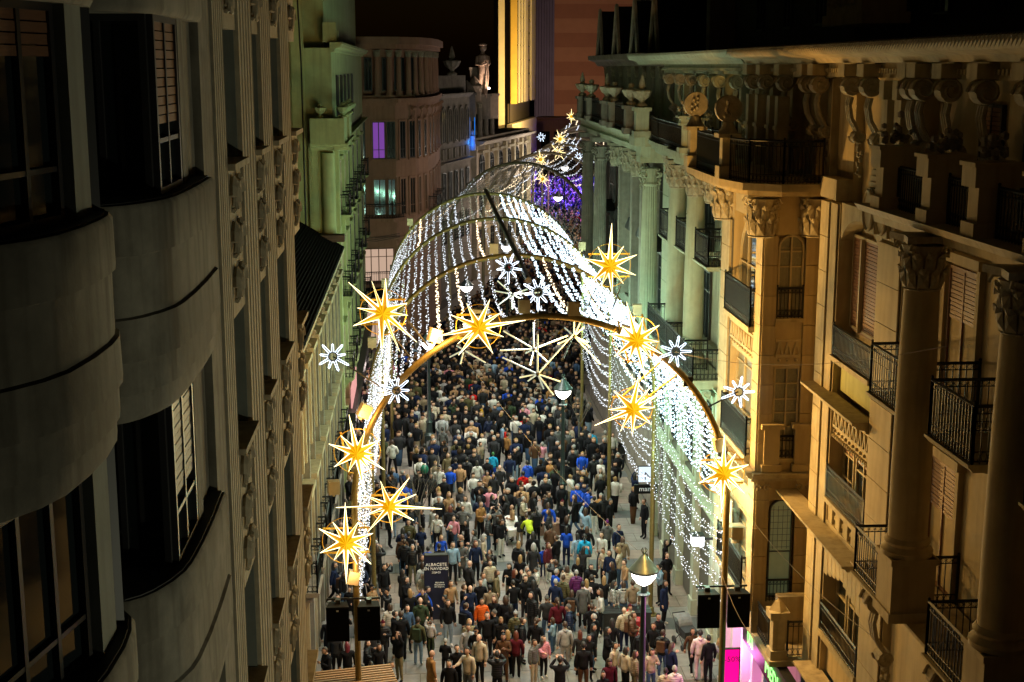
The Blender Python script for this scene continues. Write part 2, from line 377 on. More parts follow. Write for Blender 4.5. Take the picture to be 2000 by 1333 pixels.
# ================================================================ STARS
star_y = glow('star_yellow', (1, .62, .012), 1.02); star_d = glow('star_shaded_fold', (1, .40, .0), .72)  # orange facets paint in the shaded half of each spike
neon_g = glow('gold_neon', (1, .84, .42), 5.5); neon_w = glow('white_neon', (.72, .84, 1), 5); goldflat = mat('gold_bar', (.75, .45, .06), .35, metal=.6)
SP = [(90, 72), (59, 42), (18, 48), (-20, 40), (-44, 58), (-66, 44), (-91, 76), (-124, 38), (-158, 48), (151, 52), (121, 42)]
def gold_star(px, py, Y, label, rot=0, sc=1.0, spikes=None, tilt=0, loc=None, hoop=True, e=1):
    p = Vector(loc) if loc is not None else at_y(px, py, Y); sp = spikes or SP
    t = thing('gold_star', p, label, 'star', 'gold stars on the arches'); t.rotation_euler = (0, 0, tilt)
    n = len(sp); k = .0148 * sc
    A = sorted([((a + rot) % 360, l * k) for a, l in sp])
    out = []
    for i, (a, l) in enumerate(A):
        a2, l2 = A[(i + 1) % n]; da = (a2 - a) % 360
        out.append((radians(a), l)); out.append((radians(a + da / 2), .205 * sc))
    V = [(cos(a) * r, 0.02, sin(a) * r) for a, r in out]; m = len(V)
    for lit, nm, mt in ((0, 'star_facet', star_y), (1, 'star_fold', star_d)):
        b = MB()
        for i in range(m):
            if i % 2 == lit:
                b.add([V[i], V[(i + 1) % m], (0, -.16 * sc, 0), (0, .16 * sc, 0)], [(0, 1, 2), (1, 0, 3)])
        o = b.build(nm, mt); o.location = p; o.rotation_euler = (0, 0, tilt); adopt(o, t)
    o = MB().tube(V, .024 * sc, 4, closed=True).build('neon_outline', neon_g); o.location = p; o.rotation_euler = (0, 0, tilt); adopt(o, t)
    if hoop:
        R = .62 * sc
        o = MB().tube([(R * cos(2 * pi * j / 30), .16, R * sin(2 * pi * j / 30)) for j in range(30)], .012, 4, closed=True).build('hoop', goldflat); o.location = p; o.rotation_euler = (0, 0, tilt); adopt(o, t)
        for z in (-.33, .33):
            o = MB().box(-.6 * sc, .6 * sc, .17, .2, z * sc - .025, z * sc + .025).build('mounting_bar', goldflat); o.location = p; o.rotation_euler = (0, radians(-rot) % (pi / 2), tilt); adopt(o, t)
    if e: lamp('star_glow', 'POINT', p + Vector((0, -.35, 0)), 5 * e, (1, .62, .18), .12)
    return t
SP2 = [(100, 60), (62, 66), (28, 58), (4, 100), (-28, 58), (-58, 66), (-92, 50), (-127, 66), (188, 92), (150, 50), (122, 46)]
gold_star(676, 1060, 35.8, 'gold star low on the left leg of the nearest arch, above the black speakers', 0, 1.05)
gold_star(760, 990, 35.4, 'wide gold star held on bars right of the nearest arch\'s left leg', 0, .8, [(107, 62), (55, 80), (24, 66), (-4, 118), (-32, 64), (-84, 56), (-130, 76), (-160, 68), (180, 118), (153, 60)])
gold_star(697, 885, 35.8, 'gold star on the left shoulder of the nearest arch beside the silver curtain', 10, 1.0)
gold_star(748, 612, 35.6, 'leftmost gold star, topmost on the left side before the pale facade', 0, .98, [(85, 62), (108, 60), (137, 82), (168, 46), (203, 58), (268, 76), (292, 76), (318, 80), (354, 44), (22, 46)])
gold_star(935, 640, 35.7, 'gold star left of the nearest arch\'s crown over the crowd', 0, .95, [(68, 56), (33, 52), (8, 88), (-22, 50), (-62, 56), (-126, 64), (-142, 50), (192, 82), (155, 56), (116, 50)])
gold_star(1191, 520, 47.6, 'gold star standing on rods above the tunnel before the fluted columns', 0, 1.22, [(88, 82), (55, 46), (22, 56), (-20, 54), (-52, 44), (-84, 60), (-112, 44), (-138, 50), (163, 50), (122, 44)])
gold_star(1243, 665, 35.7, 'glaring gold star washed out by the floodlight on the right haunch', 15, 1.0, e=3)
gold_star(1236, 800, 35.5, 'gold star hanging inside the right flank below the glaring one', 0, .9, [(80, 78), (52, 56), (30, 76), (4, 44), (-40, 50), (-90, 54), (-118, 50), (203, 82), (180, 48), (135, 54)])
gold_star(1413, 925, 35.8, 'gold star on the right leg of the nearest arch by the stone corner', 0, 1.0)
gold_star(1116, 228, 183, 'small distant gold star high before the striped tower', 0, .72, loc=at_y(1116, 228, 140), hoop=False, e=0)
gold_star(1090, 272, 130, 'distant gold star on the far crown left of the dark turret', 20, .85, loc=at_y(1094, 272, 128), hoop=False, e=0)
gold_star(1088, 300, 117, 'distant gold star inside the bend near the bright netting', 40, .8, loc=at_y(1090, 298, 117), hoop=False, e=0)
gold_star(1052, 312, 106, 'distant gold star in the netting left of the bend', 10, .7, loc=at_y(1056, 312, 106), hoop=False, e=0)
gold_star(1057, 350, 100, 'lower distant gold star before the far white facade', 30, .62, loc=at_y(1060, 350, 100), hoop=False, e=0)

def white_star(px, py, Y, label, sc=1.0, rod=None, rays=9, rot=0):
    p = at_y(px, py, Y); t = thing('white_star', p, label, 'star', 'white neon stars'); b = MB()
    for k in range(rays):
        a = radians(rot + 360 * k / rays); l = (.36 if k % 2 else .44) * sc * (1.15 if k == 0 else 1)
        u = Vector((cos(a), 0, sin(a))); w = Vector((-sin(a), 0, cos(a)))
        b.tube([u * .13 * sc + w * .03 * sc, u * l * .93 + w * .022 * sc, u * l, u * l * .93 - w * .022 * sc, u * .13 * sc - w * .03 * sc], .0065 * sc, 4)
    o = b.build('neon_ray', neon_w); o.location = p; adopt(o, t)
    o = MB().tube([(.12 * sc * cos(2 * pi * j / 12), 0, .12 * sc * sin(2 * pi * j / 12)) for j in range(12)], .02 * sc, 4, closed=True).build('hub', mat('dark_blue_hub', (.03, .05, .10), .4)); o.location = p; adopt(o, t)
    if rod: MB().tube([tuple(p + Vector((0, .05, 0))), rod], .022, 6).build('rod', darkmet, t)
    return t
white_star(650, 697, 35.9, 'white neon star at the end of the rod farthest left', .95, at_y(742, 755, 36), rot=330)
white_star(774, 763, 35.8, 'white neon star at the inner end of the left rod below the arch', .95, at_y(742, 755, 36), rot=160)
white_star(1320, 687, 35.8, 'white neon star right of the glaring gold star before the big balcony', .98, at_y(1290, 706, 36), rot=200)
white_star(1443, 766, 35.8, 'white neon star at the far right on a rod before the curtained window', 1.0, at_y(1368, 803, 36), rot=200)
white_star(993, 523, 43, 'white neon star on a pole left of the ridge tube end', 1.05, tuple(at_y(997, 610, 43)), rot=270)
white_star(1051, 571, 41, 'white neon star right at the lower end of the ridge tube', 1.15, tuple(at_y(1050, 640, 41)), rot=270)
white_star(1057, 268, 106, 'tiny distant white star left of the far crown', .8, tuple(at_y(1068, 276, 106)), rot=300)
white_star(1120, 288, 117, 'distant white star over the bright netting near the turret', .95, rot=10)
white_star(1130, 306, 106, 'distant white star lower on the far right of the netting', .8, rot=30)

whitetube = mat('brightened_white_tube', (.5, .62, .6), .35, emit=.28, ecol=(.75, 1, .95))  # tubes are unlit; slight glow put in to keep them white
def rod_burst(px, py, Y, label, rods, sc=1):
    p = at_y(px, py, Y); t = thing('rod_burst', p, label, 'hanging decoration', 'hanging bursts of white tubes')
    for (dx, dy, dz) in rods:
        MB().tube([tuple(p), tuple(p + Vector((dx, dy, dz)) * sc)], .024, 5).build('light_tube', whitetube, t)
    MB().ball(tuple(p), .06, 8).build('hub', darkmet, t); return t
rod_burst(1043, 682, 37.5, 'white tube burst hanging highest under the nearest crown', [(-.85, .1, .5), (-.95, 0, -.03), (-.02, 0, .75), (.95, .1, .35), (.38, -.2, -.35), (-.12, -.2, -.42), (-.2, .4, -.2)])
rod_burst(1050, 731, 36.6, 'white tube burst hanging lowest above the street lamp', [(-.95, .1, .45), (-.5, -.1, -.07), (0, 0, 1.1), (.98, .2, 1.05), (.62, 0, -.22), (.42, -.2, -.55), (.16, -.1, -.4), (-.24, .3, -.26)])
rod_burst(1121, 657, 37, 'white tube burst hanging at the right under the nearest crown', [(-.24, .2, .2), (0, 0, .4), (.2, 0, .45), (.3, .2, .22), (.44, -.1, -.3), (.7, -.2, -.75), (-.45, 0, -.22), (.4, .1, -.2)])
rod_burst(906, 684, 37.5, 'white tube burst partly hidden behind the upper gold star', [(-.2, .1, .1), (.6, -.1, -.35), (.3, 0, -.2), (-.1, 0, -.4), (-.4, 0, -.2)])
rod_burst(1001, 575, 45, 'white tube burst farther back under the second arch', [(-.5, 0, .45), (.5, .1, .15), (-.6, .1, .1), (.5, 0, -.3), (0, 0, -.5), (-.5, .1, -.4), (.9, 0, .05)])
hb = MB().tube([tuple(at_y(1043, 682, 37.5)), tuple(at_y(1045, 612, 37.5))], .006, 3).tube([tuple(at_y(1050, 731, 36.6)), tuple(at_y(1052, 612, 36.6))], .006, 3).build('hanging_wire', wirem); tag(hb, 'thin wires holding the two middle white tube bursts', 'cable')
# star supporting rods
MB().tube([tuple(at_y(1165, 560, 47.6)), tuple(at_y(1100, 700, 40))], .03, 5).build('star_rod', darkmet, None, label='dark rod under the left side of the upper right gold star', category='rod')
MB().tube([tuple(at_y(1212, 560, 47.6)), tuple(at_y(1178, 655, 40))], .03, 5).build('star_rod', darkmet, None, label='dark rod under the right side of the upper right gold star', category='rod')
MB().tube([tuple(at_y(790, 618, 35.8)), tuple(at_y(835, 676, 36))], .03, 5).build('star_rod', darkmet, None, label='dark rod linking the leftmost gold star to the arch', category='rod')
MB().tube([tuple(at_y(762, 650, 35.8)), tuple(at_y(802, 700, 36))], .03, 5).build('star_rod', darkmet, None, label='shorter dark rod below the leftmost gold star', category='rod')
MB().tube([tuple(at_y(1322, 733, 36)), tuple(at_y(1235, 800, 35.7))], .025, 5).tube([tuple(at_y(1290, 708, 36)), tuple(at_y(1215, 775, 35.7))], .025, 5).build('star_rod', goldflat, None, label='golden rods carrying the star inside the right flank', category='rod')
# ---------------- loudspeakers
spk = mat('speaker_black', (.0035, .0035, .004), .7, .2, 20, .1, spec=.15); grille = mat('speaker_grille', (.003, .003, .0035), .9, .4, 60, .4, spec=.1)
def speakers(px, y0, Y, side, l1, l2):
    p = at_y(px, y0, Y)
    t = MB().box(p.x - .72, p.x + .72, Y - .16, Y - .12, p.z - .02, p.z + .03).build('speaker_bar', darkmet); tag(t, 'black cross bar on the ' + side + ' leg of the nearest arch', 'bar')
    for s, lb in ((-1, l1), (1, l2)):
        c = p.x + s * .42
        th = thing('loudspeaker', (c, Y - .3, p.z - .6), lb, 'loudspeaker', 'black loudspeakers on the nearest arch')
        b = MB(); z1 = p.z - .09; z0 = z1 - .98
        b.plan([(c - .31, Y - .52), (c + .31, Y - .52), (c + .24, Y - .1), (c - .24, Y - .1)], z0, z1); b.build('cabinet', spk, th)
        MB().box(c - .28, c + .28, Y - .535, Y - .52, z0 + .03, z1 - .03).build('grille', grille, th)
        MB().box(c - .07, c + .07, Y - .3, Y - .16, z1, z1 + .12).build('bracket', darkmet, th)
        MB().box(c - .03, c + .03, Y - .541, Y - .535, z1 - .12, z1 - .08).build('badge', mat('silver_badge', (.5, .5, .5), .3), th)
speakers(691, 1166, 36, 'left', 'black loudspeaker left of the left arch leg, over the crowd', 'black loudspeaker right of the left arch leg by the silver curtain')
speakers(1407, 1142, 36, 'right', 'black loudspeaker left of the right arch leg by the roller shutter', 'black loudspeaker right of the right arch leg above the pink shop')
# ================================================================ FACADE HELPERS
def part(name, fr, m, parent, *boxes, **kw):
    b = MB(fr)
    for q in boxes: b.box(*q)
    return b.build(name, m, parent, **kw)
def blocks(parent, fr, m, a0, a1, d0, d1, z0, z1, h, gap=.018, alt=False, name='stone_block', cols=1):
    k = max(1, round((z1 - z0) / h)); h = (z1 - z0) / k
    for i in range(k):
        e = .0 if not alt or i % 2 else (a1 - a0) * .12
        for c in range(cols):
            w = (a1 - a0) / cols
            blk(name, fr, m, parent, a0 + w * c + gap / 2 + (e if c == 0 else 0), a0 + w * (c + 1) - gap / 2 - (e if c == cols - 1 else 0), d0, d1 + rng.uniform(-.004, .004), z0 + i * h + gap / 2, z0 + (i + 1) * h - gap / 2)
def cornice(parent, fr, m, a0, a1, d, z, h, out, name='cornice'):
    b = MB(fr); b.ext([(d, z), (d + out * .35, z + h * .12), (d + out * .4, z + h * .35), (d + out * .8, z + h * .5), (d + out * .86, z + h * .72), (d + out, z + h * .8), (d + out, z + h), (d, z + h)], a0, a1)
    return b.build(name, m, parent)
def dentils(parent, fr, m, a0, a1, d, z, w=.09, h=.1, out=.09):
    b = MB(fr); a = a0
    while a < a1 - w: b.box(a, a + w, d, d + out, z, z + h); a += w * 1.9
    return b.build('dentil_row', m, parent, kind='stuff')
def railing(parent, fr, pts, z0, z1, m=iron, step=.13, orn=True):
    b = MB(fr); pts = [Vector((p[0], p[1], 0)) for p in pts]
    for p, q in zip(pts[:-1], pts[1:]):
        L = (q - p).length; u = (q - p) / L; n = max(2, int(L / step)); w = Vector((-u.y, u.x, 0))
        for z, r in ((z1, .032), (z1 - .13, .012), (z0 + .22, .012), (z0 + .05, .016)):
            b.tube([(p.x, p.y, z), (q.x, q.y, z)], r, 4)
        for i in range(n + 1):
            c = p + u * (L * i / n); b.box(c.x - .009, c.x + .009, c.y - .009, c.y + .009, z0, z1)
            if orn and i < n:
                e = p + u * (L * (i + .5) / n); R = L / n * .42
                b.tube([(e.x + u.x * R * cos(t), e.y + u.y * R * cos(t), z0 + .135 + R * 1.5 * sin(t)) for t in [k * pi / 3 for k in range(6)]], .009, 3, closed=True)
                b.tube([(e.x + u.x * R * cos(t), e.y + u.y * R * cos(t), z1 - .07 + R * sin(t)) for t in [k * pi / 2 for k in range(4)]], .008, 3, closed=True)
                if False:
                    b.tube([(e.x + u.x * R * sin(t), e.y + u.y * R * sin(t), z0 + .28 + (z1 - z0 - .5) * t / 6.3) for t in [k * 1.05 for k in range(7)]], .009, 3)
        for c in (p, q): b.box(c.x - .022, c.x + .022, c.y - .022, c.y + .022, z0, z1 + .03); b.ball((c.x, c.y, z1 + .06), .035, 5)
    return b.build('railing', m, parent)
def balcony(parent, fr, a0, a1, d0, d1, z, h=1.0, slab=.14, m=cream, brackets=True):
    b = MB(fr); b.ext([(d0, z - slab), (d1 - .06, z - slab), (d1, z - slab * .45), (d1 + .03, z - slab * .35), (d1 + .03, z), (d0, z)], a0, a1)
    if brackets:
        for a in (a0 + .2, a1 - .2):
            b.ext([(d0, z - slab - .5), (d0 + .08, z - slab - .48), (d0 + (d1 - d0) * .4, z - slab - .2), (d1 - .15, z - slab), (d0, z - slab)], a - .09, a + .09)
    s = b.build('balcony', m, parent)
    railing(s, fr, [(a0 + .05, d0), (a0 + .05, d1 - .05), (a1 - .05, d1 - .05), (a1 - .05, d0)], z, z + h)
    return s
def window(parent, fr, a0, a1, d, z0, z1, nx=2, nz=(), arch=False, fm=frame_w, gm=glass, shut=0, shm=woodbr, cur=False, w=.06, name='window'):
    b = MB(fr); R = (a1 - a0) / 2; zc = z1 - R if arch else z1
    b.box(a0, a0 + w, d, d + .09, z0, zc).box(a1 - w, a1, d, d + .09, z0, zc).box(a0 + w, a1 - w, d, d + .09, z0, z0 + w)
    if not arch: b.box(a0 + w, a1 - w, d, d + .09, z1 - w, z1)
    else:
        for k in range(10):
            t0, t1 = pi * k / 10, pi * (k + 1) / 10; c = a0 + R
            b.flat([(c + R * cos(t0), zc + R * sin(t0)), (c + R * cos(t1), zc + R * sin(t1)), (c + (R - w) * cos(t1), zc + (R - w) * sin(t1)), (c + (R - w) * cos(t0), zc + (R - w) * sin(t0))], d, d + .09)
    for i in range(1, nx): a = a0 + (a1 - a0) * i / nx; b.box(a - w * .45, a + w * .45, d + .003, d + .083, z0 + w, z1 - w)
    for zz in nz: zz = z0 + (z1 - z0) * zz; b.box(a0 + w, a1 - w, d + .005, d + .08, zz - w * .35, zz + w * .35)
    f = b.build(name, fm, parent)
    zs = [z0 + w] + [z0 + (z1 - z0) * q for q in nz] + [zc]
    for i in range(nx):
        for j in range(len(zs) - 1):
            p0, p1 = a0 + (a1 - a0) * i / nx + w * .5, a0 + (a1 - a0) * (i + 1) / nx - w * .5
            blk('pane', fr, gm, f, p0, p1, d + .02, d + .03, zs[j] + w * .36, zs[j + 1] - w * .36)
    if arch:
        c = a0 + R; MB(fr).flat([(c + (R - w) * cos(pi * k / 10), zc + (R - w) * sin(pi * k / 10)) for k in range(11)], d + .02, d + .03).build('pane', gm, f)
    if cur:
        b = MB(fr); k = 14; W_ = (a1 - a0 - 2 * w)
        for side in (0, 1):
            prof = [(a0 + w + (W_ * .6 if side else 0) + W_ * .4 * i / k, d - .12 + .03 * (i % 2)) for i in range(k + 1)]
            b.add([(s_, d_, z0 + w) for s_, d_ in prof] + [(s_, d_, zc) for s_, d_ in prof], [(i, i + 1, k + 2 + i, k + 1 + i) for i in range(k)])
        b.build('curtain', curtain, f)
    if shut:
        n = max(3, int((z1 - z0) * shut / .085)); h = .085
        for i in range(n):
            zt = zc - w - i * h
            blk('shutter_slat', fr, shm, f, a0 + w, a1 - w, d + .035, d + .066 + (i % 2) * .004, zt - h * .86, zt)
    return f
def capital(parent, x, y, z0, h, r, m=carved, leaves=10, rz=0):
    b = MB(); b.lathe(x, y, [(r, z0), (r * 1.08, z0 + .03), (r * .97, z0 + .06), (r * 1.05, z0 + h * .6), (r * 1.25, z0 + h * .82)], 12)
    for row, (zz, hh) in enumerate(((.05, .38), (.3, .4))):
        for k in range(leaves):
            a = 2 * pi * (k + .5 * row) / leaves; ca, sa = cos(a), sin(a); q = r * 1.02
            w = r * .3; px, py = -sa * w, ca * w; z1 = z0 + h * zz; z2 = z1 + h * hh
            b.add([(x + ca * q + px, y + sa * q + py, z1), (x + ca * q - px, y + sa * q - py, z1), (x + ca * q * 1.12 - px, y + sa * q * 1.12 - py, z2 - h * .08), (x + ca * q * 1.12 + px, y + sa * q * 1.12 + py, z2 - h * .08),
                   (x + ca * q * 1.38 - px * .5, y + sa * q * 1.38 - py * .5, z2), (x + ca * q * 1.38 + px * .5, y + sa * q * 1.38 + py * .5, z2), (x + ca * q * 1.36, y + sa * q * 1.36, z2 - h * .12), (x + ca * q * 1.22, y + sa * q * 1.22, z1 + h * .14)],
                  [(0, 1, 7), (1, 2, 7), (2, 3, 7), (3, 0, 7), (2, 4, 5, 3), (4, 6, 5), (2, 6, 4), (3, 5, 6), (2, 3, 6)])
    for k in range(4):
        a = pi / 4 + pi / 2 * k + rz; c = (x + cos(a) * r * 1.32, y + sin(a) * r * 1.32)
        u = Vector((cos(a), sin(a), 0))
        pts = [(c[0] + u.x * (q := r * (.46 - .05 * j) * cos(j * .9)), c[1] + u.y * q, z0 + h * .74 + r * (.46 - .05 * j) * sin(j * .9)) for j in range(9)]
        b.tube(pts, r * .1, 4)
    for k in range(22): a = rng.uniform(0, 2 * pi); q = rng.uniform(.15, .75); b.ball((x + cos(a) * r * (1.02 + q * .22), y + sin(a) * r * (1.02 + q * .22), z0 + h * q), r * rng.uniform(.07, .14), 4)
    s = r * 1.5
    ca, sa = cos(rz), sin(rz); P = lambda i, j: (x + i * ca - j * sa, y + i * sa + j * ca)
    b.plan([P(-s, -s), P(0, -s * .8), P(s, -s), P(s * .8, 0), P(s, s), P(0, s * .8), P(-s, s), P(-s * .8, 0)], z0 + h * .88, z0 + h)
    return b.build('capital', m, parent)
def column(parent, x, y, z0, z1, r, m, flute=False, ch=.9, ionic=False):
    zt = z1 - ch; b = MB()
    b.lathe(x, y, [(r * .99, z0 + .35), (r, z0 + (zt - z0) * .3), (r * .93, z0 + (zt - z0) * .75), (r * .86, zt)], 40 if flute else 28, flute, .085)
    c = b.build('column', m, parent, smooth=not flute)
    MB().lathe(x, y, [(r * 1.3, z0), (r * 1.32, z0 + .1), (r * 1.2, z0 + .14), (r * 1.08, z0 + .2), (r * 1.18, z0 + .27), (r * 1.03, z0 + .35)], 20).build('base', m, c, smooth=True)
    if not ionic: capital(c, x, y, zt, ch, r * .88)
    else:
        b = MB(); b.lathe(x, y, [(r * .9, zt), (r * 1.05, zt + .1), (r * .9, zt + .2), (r * 1.1, zt + ch * .6)], 16)
        s = r * 1.45; b.plan([(x - s, y - s), (x, y - s * .8), (x + s, y - s), (x + s * .8, y), (x + s, y + s), (x, y + s * .8), (x - s, y + s), (x - s * .8, y)], zt + ch * .8, z1)
        for k in range(4):
            a = pi / 4 + pi / 2 * k; u = Vector((cos(a), sin(a), 0)); cc = Vector((x, y, zt + ch * .42)) + u * r * 1.25
            for t_ in (1, -1):
                w = Vector((-u.y, u.x, 0)) * .07 * t_
                b.tube([tuple(cc + w + u * (R := r * (.55 - .05 * j)) * cos(j * .75 + 1.6) + Vector((0, 0, R * sin(j * .75 + 1.6)))) for j in range(10)], r * .11, 5)
            for j in range(7): b.ball((cc.x + rng.uniform(-.06, .06), cc.y + rng.uniform(-.06, .06), cc.z - r * .7 - .07 * j), r * .2 * (1 - j * .09), 5)
        b.build('capital', m, c)
    return c
def console(parent, fr, a, d, z, sc=1.0, m=carved, w=.17):   # scroll bracket with a garland under it
    b = MB(fr); w *= sc
    def spiral(c0, c1, R, turns, dirn, r):
        for aa in (a - w, a + w):
            b.tube([(aa, c0 + (R * (1 - .8 * j / 14)) * cos(dirn * j * turns * 2 * pi / 14), c1 + (R * (1 - .8 * j / 14)) * sin(dirn * j * turns * 2 * pi / 14)) for j in range(15)], r, 4)
    n = 12
    def cyl(c0, c1, R): b.add([(aa, c0 + R * cos(2 * pi * j / n), c1 + R * sin(2 * pi * j / n)) for aa in (a - w, a + w) for j in range(n)], [(j, (j + 1) % n, n + (j + 1) % n, n + j) for j in range(n)] + [tuple(range(n)), tuple(range(n, 2 * n))])
    cyl(d + .42 * sc, z, .22 * sc); spiral(d + .42 * sc, z, .25 * sc, 1.4, 1, .03 * sc)
    pts = [(.42, -.24), (.46, -.45), (.40, -.75), (.26, -.98), (.2, -1.1)]
    for aa in (a - w * .7, a, a + w * .7): b.tube([(aa, d + p * sc, z + q * sc) for p, q in pts], .05 * sc, 5)
    cyl(d + .2 * sc, z - 1.16 * sc, .15 * sc); spiral(d + .2 * sc, z - 1.16 * sc, .17 * sc, 1.3, -1, .025 * sc)
    for j in range(13):
        b.ball((a + rng.uniform(-.1, .1) * sc, d + (.12 + rng.uniform(-.03, .06)) * sc, z - (1.35 + .06 * j) * sc), (.085 - .004 * j) * sc, 5)
    return b.build('scroll_console', m, parent)
def zigzag(parent, fr, a0, a1, d, z0, z1, m=cream):
    b = MB(fr); b.box(a0, a1, d, d + .04, z1, z1 + .07).box(a0, a1, d, d + .05, z0 - .07, z0); n = max(2, round((a1 - a0) / ((z1 - z0) * .8))); w = (a1 - a0) / n
    for i in range(n):
        s = a0 + i * w; t = .035
        b.flat([(s, z0), (s + t * 1.6, z0), (s + w / 2 + t * .8, z1), (s + w / 2 - t * .8, z1)], d, d + .05)
        b.flat([(s + w - t * 1.6, z0), (s + w, z0), (s + w / 2 + t * .8, z1), (s + w / 2 - t * .8, z1)], d, d + .045)
        b.ball((s + w / 2, d + .02, z0 - .16), .05, 6)
    return b.build('zigzag_frieze', m, parent)
def urn(parent, x, y, z, sc=1.0, m=carved, spike=True, name='urn'):
    pr = [(.12, 0), (.2, .03), (.2, .1), (.08, .18), (.1, .24), (.26, .36), (.33, .5), (.36, .56), (.33, .6), (.12, .62)]
    if spike: pr += [(.1, .68), (.13, .74), (.1, .9), (.03, 1.12), (.004, 1.16)]
    else: pr += [(.09, .66), (.13, .72), (.1, .8), (.01, .84)]
    return MB().lathe(x, y, [(r * sc, z + h * sc) for r, h in pr], 16, 1, .12).build(name, m, parent)

# ================================================================ RIGHT, NEAREST: ORANGE-LIT CORNER BUILDING
FRr = Fr(10.2, 0, 0, 1, -1, 0)
r1 = thing('corner_building', (12, 30, 0), 'cream apartment building in orange light on the right, with a stone bay and giant columns', 'building')
# core wall behind everything
part('wall', FRr, cream2, r1, (17, 24.0, -3, -.62, 0, 20.3), (24.0, 28.45, -3, -.62, 0, 20.3), (28.45, 30.0, -3, -.03, 0, 16.2), (30.0, 33.0, -3, -.52, 0, 20.3), (33.0, 34.4, -3, -.03, 0, 16.7), (34.4, 41.9, -3, -.5, 0, 20.3), (28.45, 30.0, -3, -.3, 16.2, 20.3), (33, 34.4, -3, -.3, 16.7, 20.3))
w1 = part('pier', FRr, joint, r1, (28.5, 29.95, -.03, -.005, 0, 16.2))
blocks(w1, FRr, cream2, 28.5, 29.95, -.005, .025, 0, 16.2, .9)
w2 = part('pier', FRr, joint, r1, (33.1, 34.35, -.03, -.005, 0, 16.7))
blocks(w2, FRr, cream, 33.65, 34.35, -.005, .06, 0, 16.7, .88)
part('pilaster', FRr, cream, r1, (33.08, 33.6, -.005, .02, 0, 16.7))
# middle bay of the facade, Y 30..33: floor by floor
window(r1, FRr, 30.15, 32.95, -.45, 13.7, 16.0, nx=1, shut=1, w=.07)
part('mullion', FRr, frame_w, r1, (32.05, 32.13, -.44, -.28, 13.7, 15.95), (30.1, 30.18, -.42, -.26, 13.6, 15.95))
b = MB(FRr)
for k in range(8):    # segmental arch over the shuttered window
    t0, t1 = pi * (.12 + .095 * k), pi * (.12 + .095 * (k + 1)); c = 31.5; R = 1.62; z = 15.45
    b.flat([(c + R * cos(t0), z + .62 * R * sin(t0)), (c + R * cos(t1), z + .62 * R * sin(t1)), (c + R * cos(t1), 16.75), (c + R * cos(t0), 16.75)], -.5, -.06)
b.build('window_arch', cream, r1)
balc = part('balcony', FRr, cream, r1, (30.05, 33.05, -.55, .08, 12.86, 12.98))
railing(balc, FRr, [(30.08, .0), (33.0, .0)], 12.98, 13.72, step=.1)
part('apron', FRr, ochre, r1, (30.15, 32.9, -.5, -.2, 12.1, 12.86))
cornice(r1, FRr, cream, 29.95, 34.3, -.1, 11.72, .3, .52, 'ledge')
zigzag(r1, FRr, 30.1, 33.0, -.12, 11.22, 11.6); part('frieze_back', FRr, cream2, r1, (30.02, 33.05, -.5, -.12, 10.95, 11.75))
b = MB(FRr)
for k in range(20): b.ball((30.15 + k * .147, -.1, 10.92), .055, 6)
b.build('bead_row', cream, r1, kind='stuff')
window(r1, FRr, 30.15, 31.9, -.45, 9.3, 11.0, nx=3, nz=(.62,), cur=True, shut=.3); window(r1, FRr, 32.05, 32.95, -.45, 9.3, 11.0, nx=2, nz=(.35, .7), cur=True, shut=.28)
balc = part('balcony', FRr, cream, r1, (30.05, 33.05, -.55, .06, 9.2, 9.32))
railing(balc, FRr, [(30.08, .0), (33.0, .0)], 9.32, 10.1, step=.1)
b = MB(FRr); b.box(30.1, 33.0, -.5, -.22, 8.6, 9.2)
for s in (30.1, 30.72, 31.35, 31.98, 32.6): b.box(s, s + .34, -.22, -.05, 8.6, 9.2)
b.box(30.1, 33.0, -.22, -.03, 8.58, 8.7).box(30.1, 33.0, -.22, -.03, 9.1, 9.2)
for s in (30.58, 31.2, 31.83, 32.46): b.ball((s, -.14, 8.9), .09, 6).ball((s, -.15, 9.0), .06, 6).ball((s, -.15, 8.8), .06, 6)
b.build('ornament_apron', cream, r1)
cornice(r1, FRr, cream, 29.95, 36.0, -.1, 8.3, .28, .6, 'ledge')
b = MB(FRr)
for k in range(9): b.box(30.1 + k * .325, 30.1 + k * .325 + .3, -.4, -.02, 7.6 - .3 * abs(k - 4) / 4, 8.28)
b.build('voussoir_row', cream, r1)
window(r1, FRr, 30.15, 31.95, -.45, 5.8, 7.7, nx=4, nz=(.55,), cur=True); window(r1, FRr, 32.1, 32.95, -.45, 5.8, 7.7, nx=1, nz=(.5,), cur=True)
balc = part('balcony', FRr, cream, r1, (30.05, 33.05, -.55, .06, 5.6, 5.75)); railing(balc, FRr, [(30.08, 0), (33.0, 0)], 5.75, 6.45, step=.1)
part('apron', FRr, cream2, r1, (30.05, 33.0, -.5, -.2, 4.6, 5.6)); cornice(r1, FRr, cream, 29.95, 33.6, -.1, 4.3, .3, .6, 'ledge')
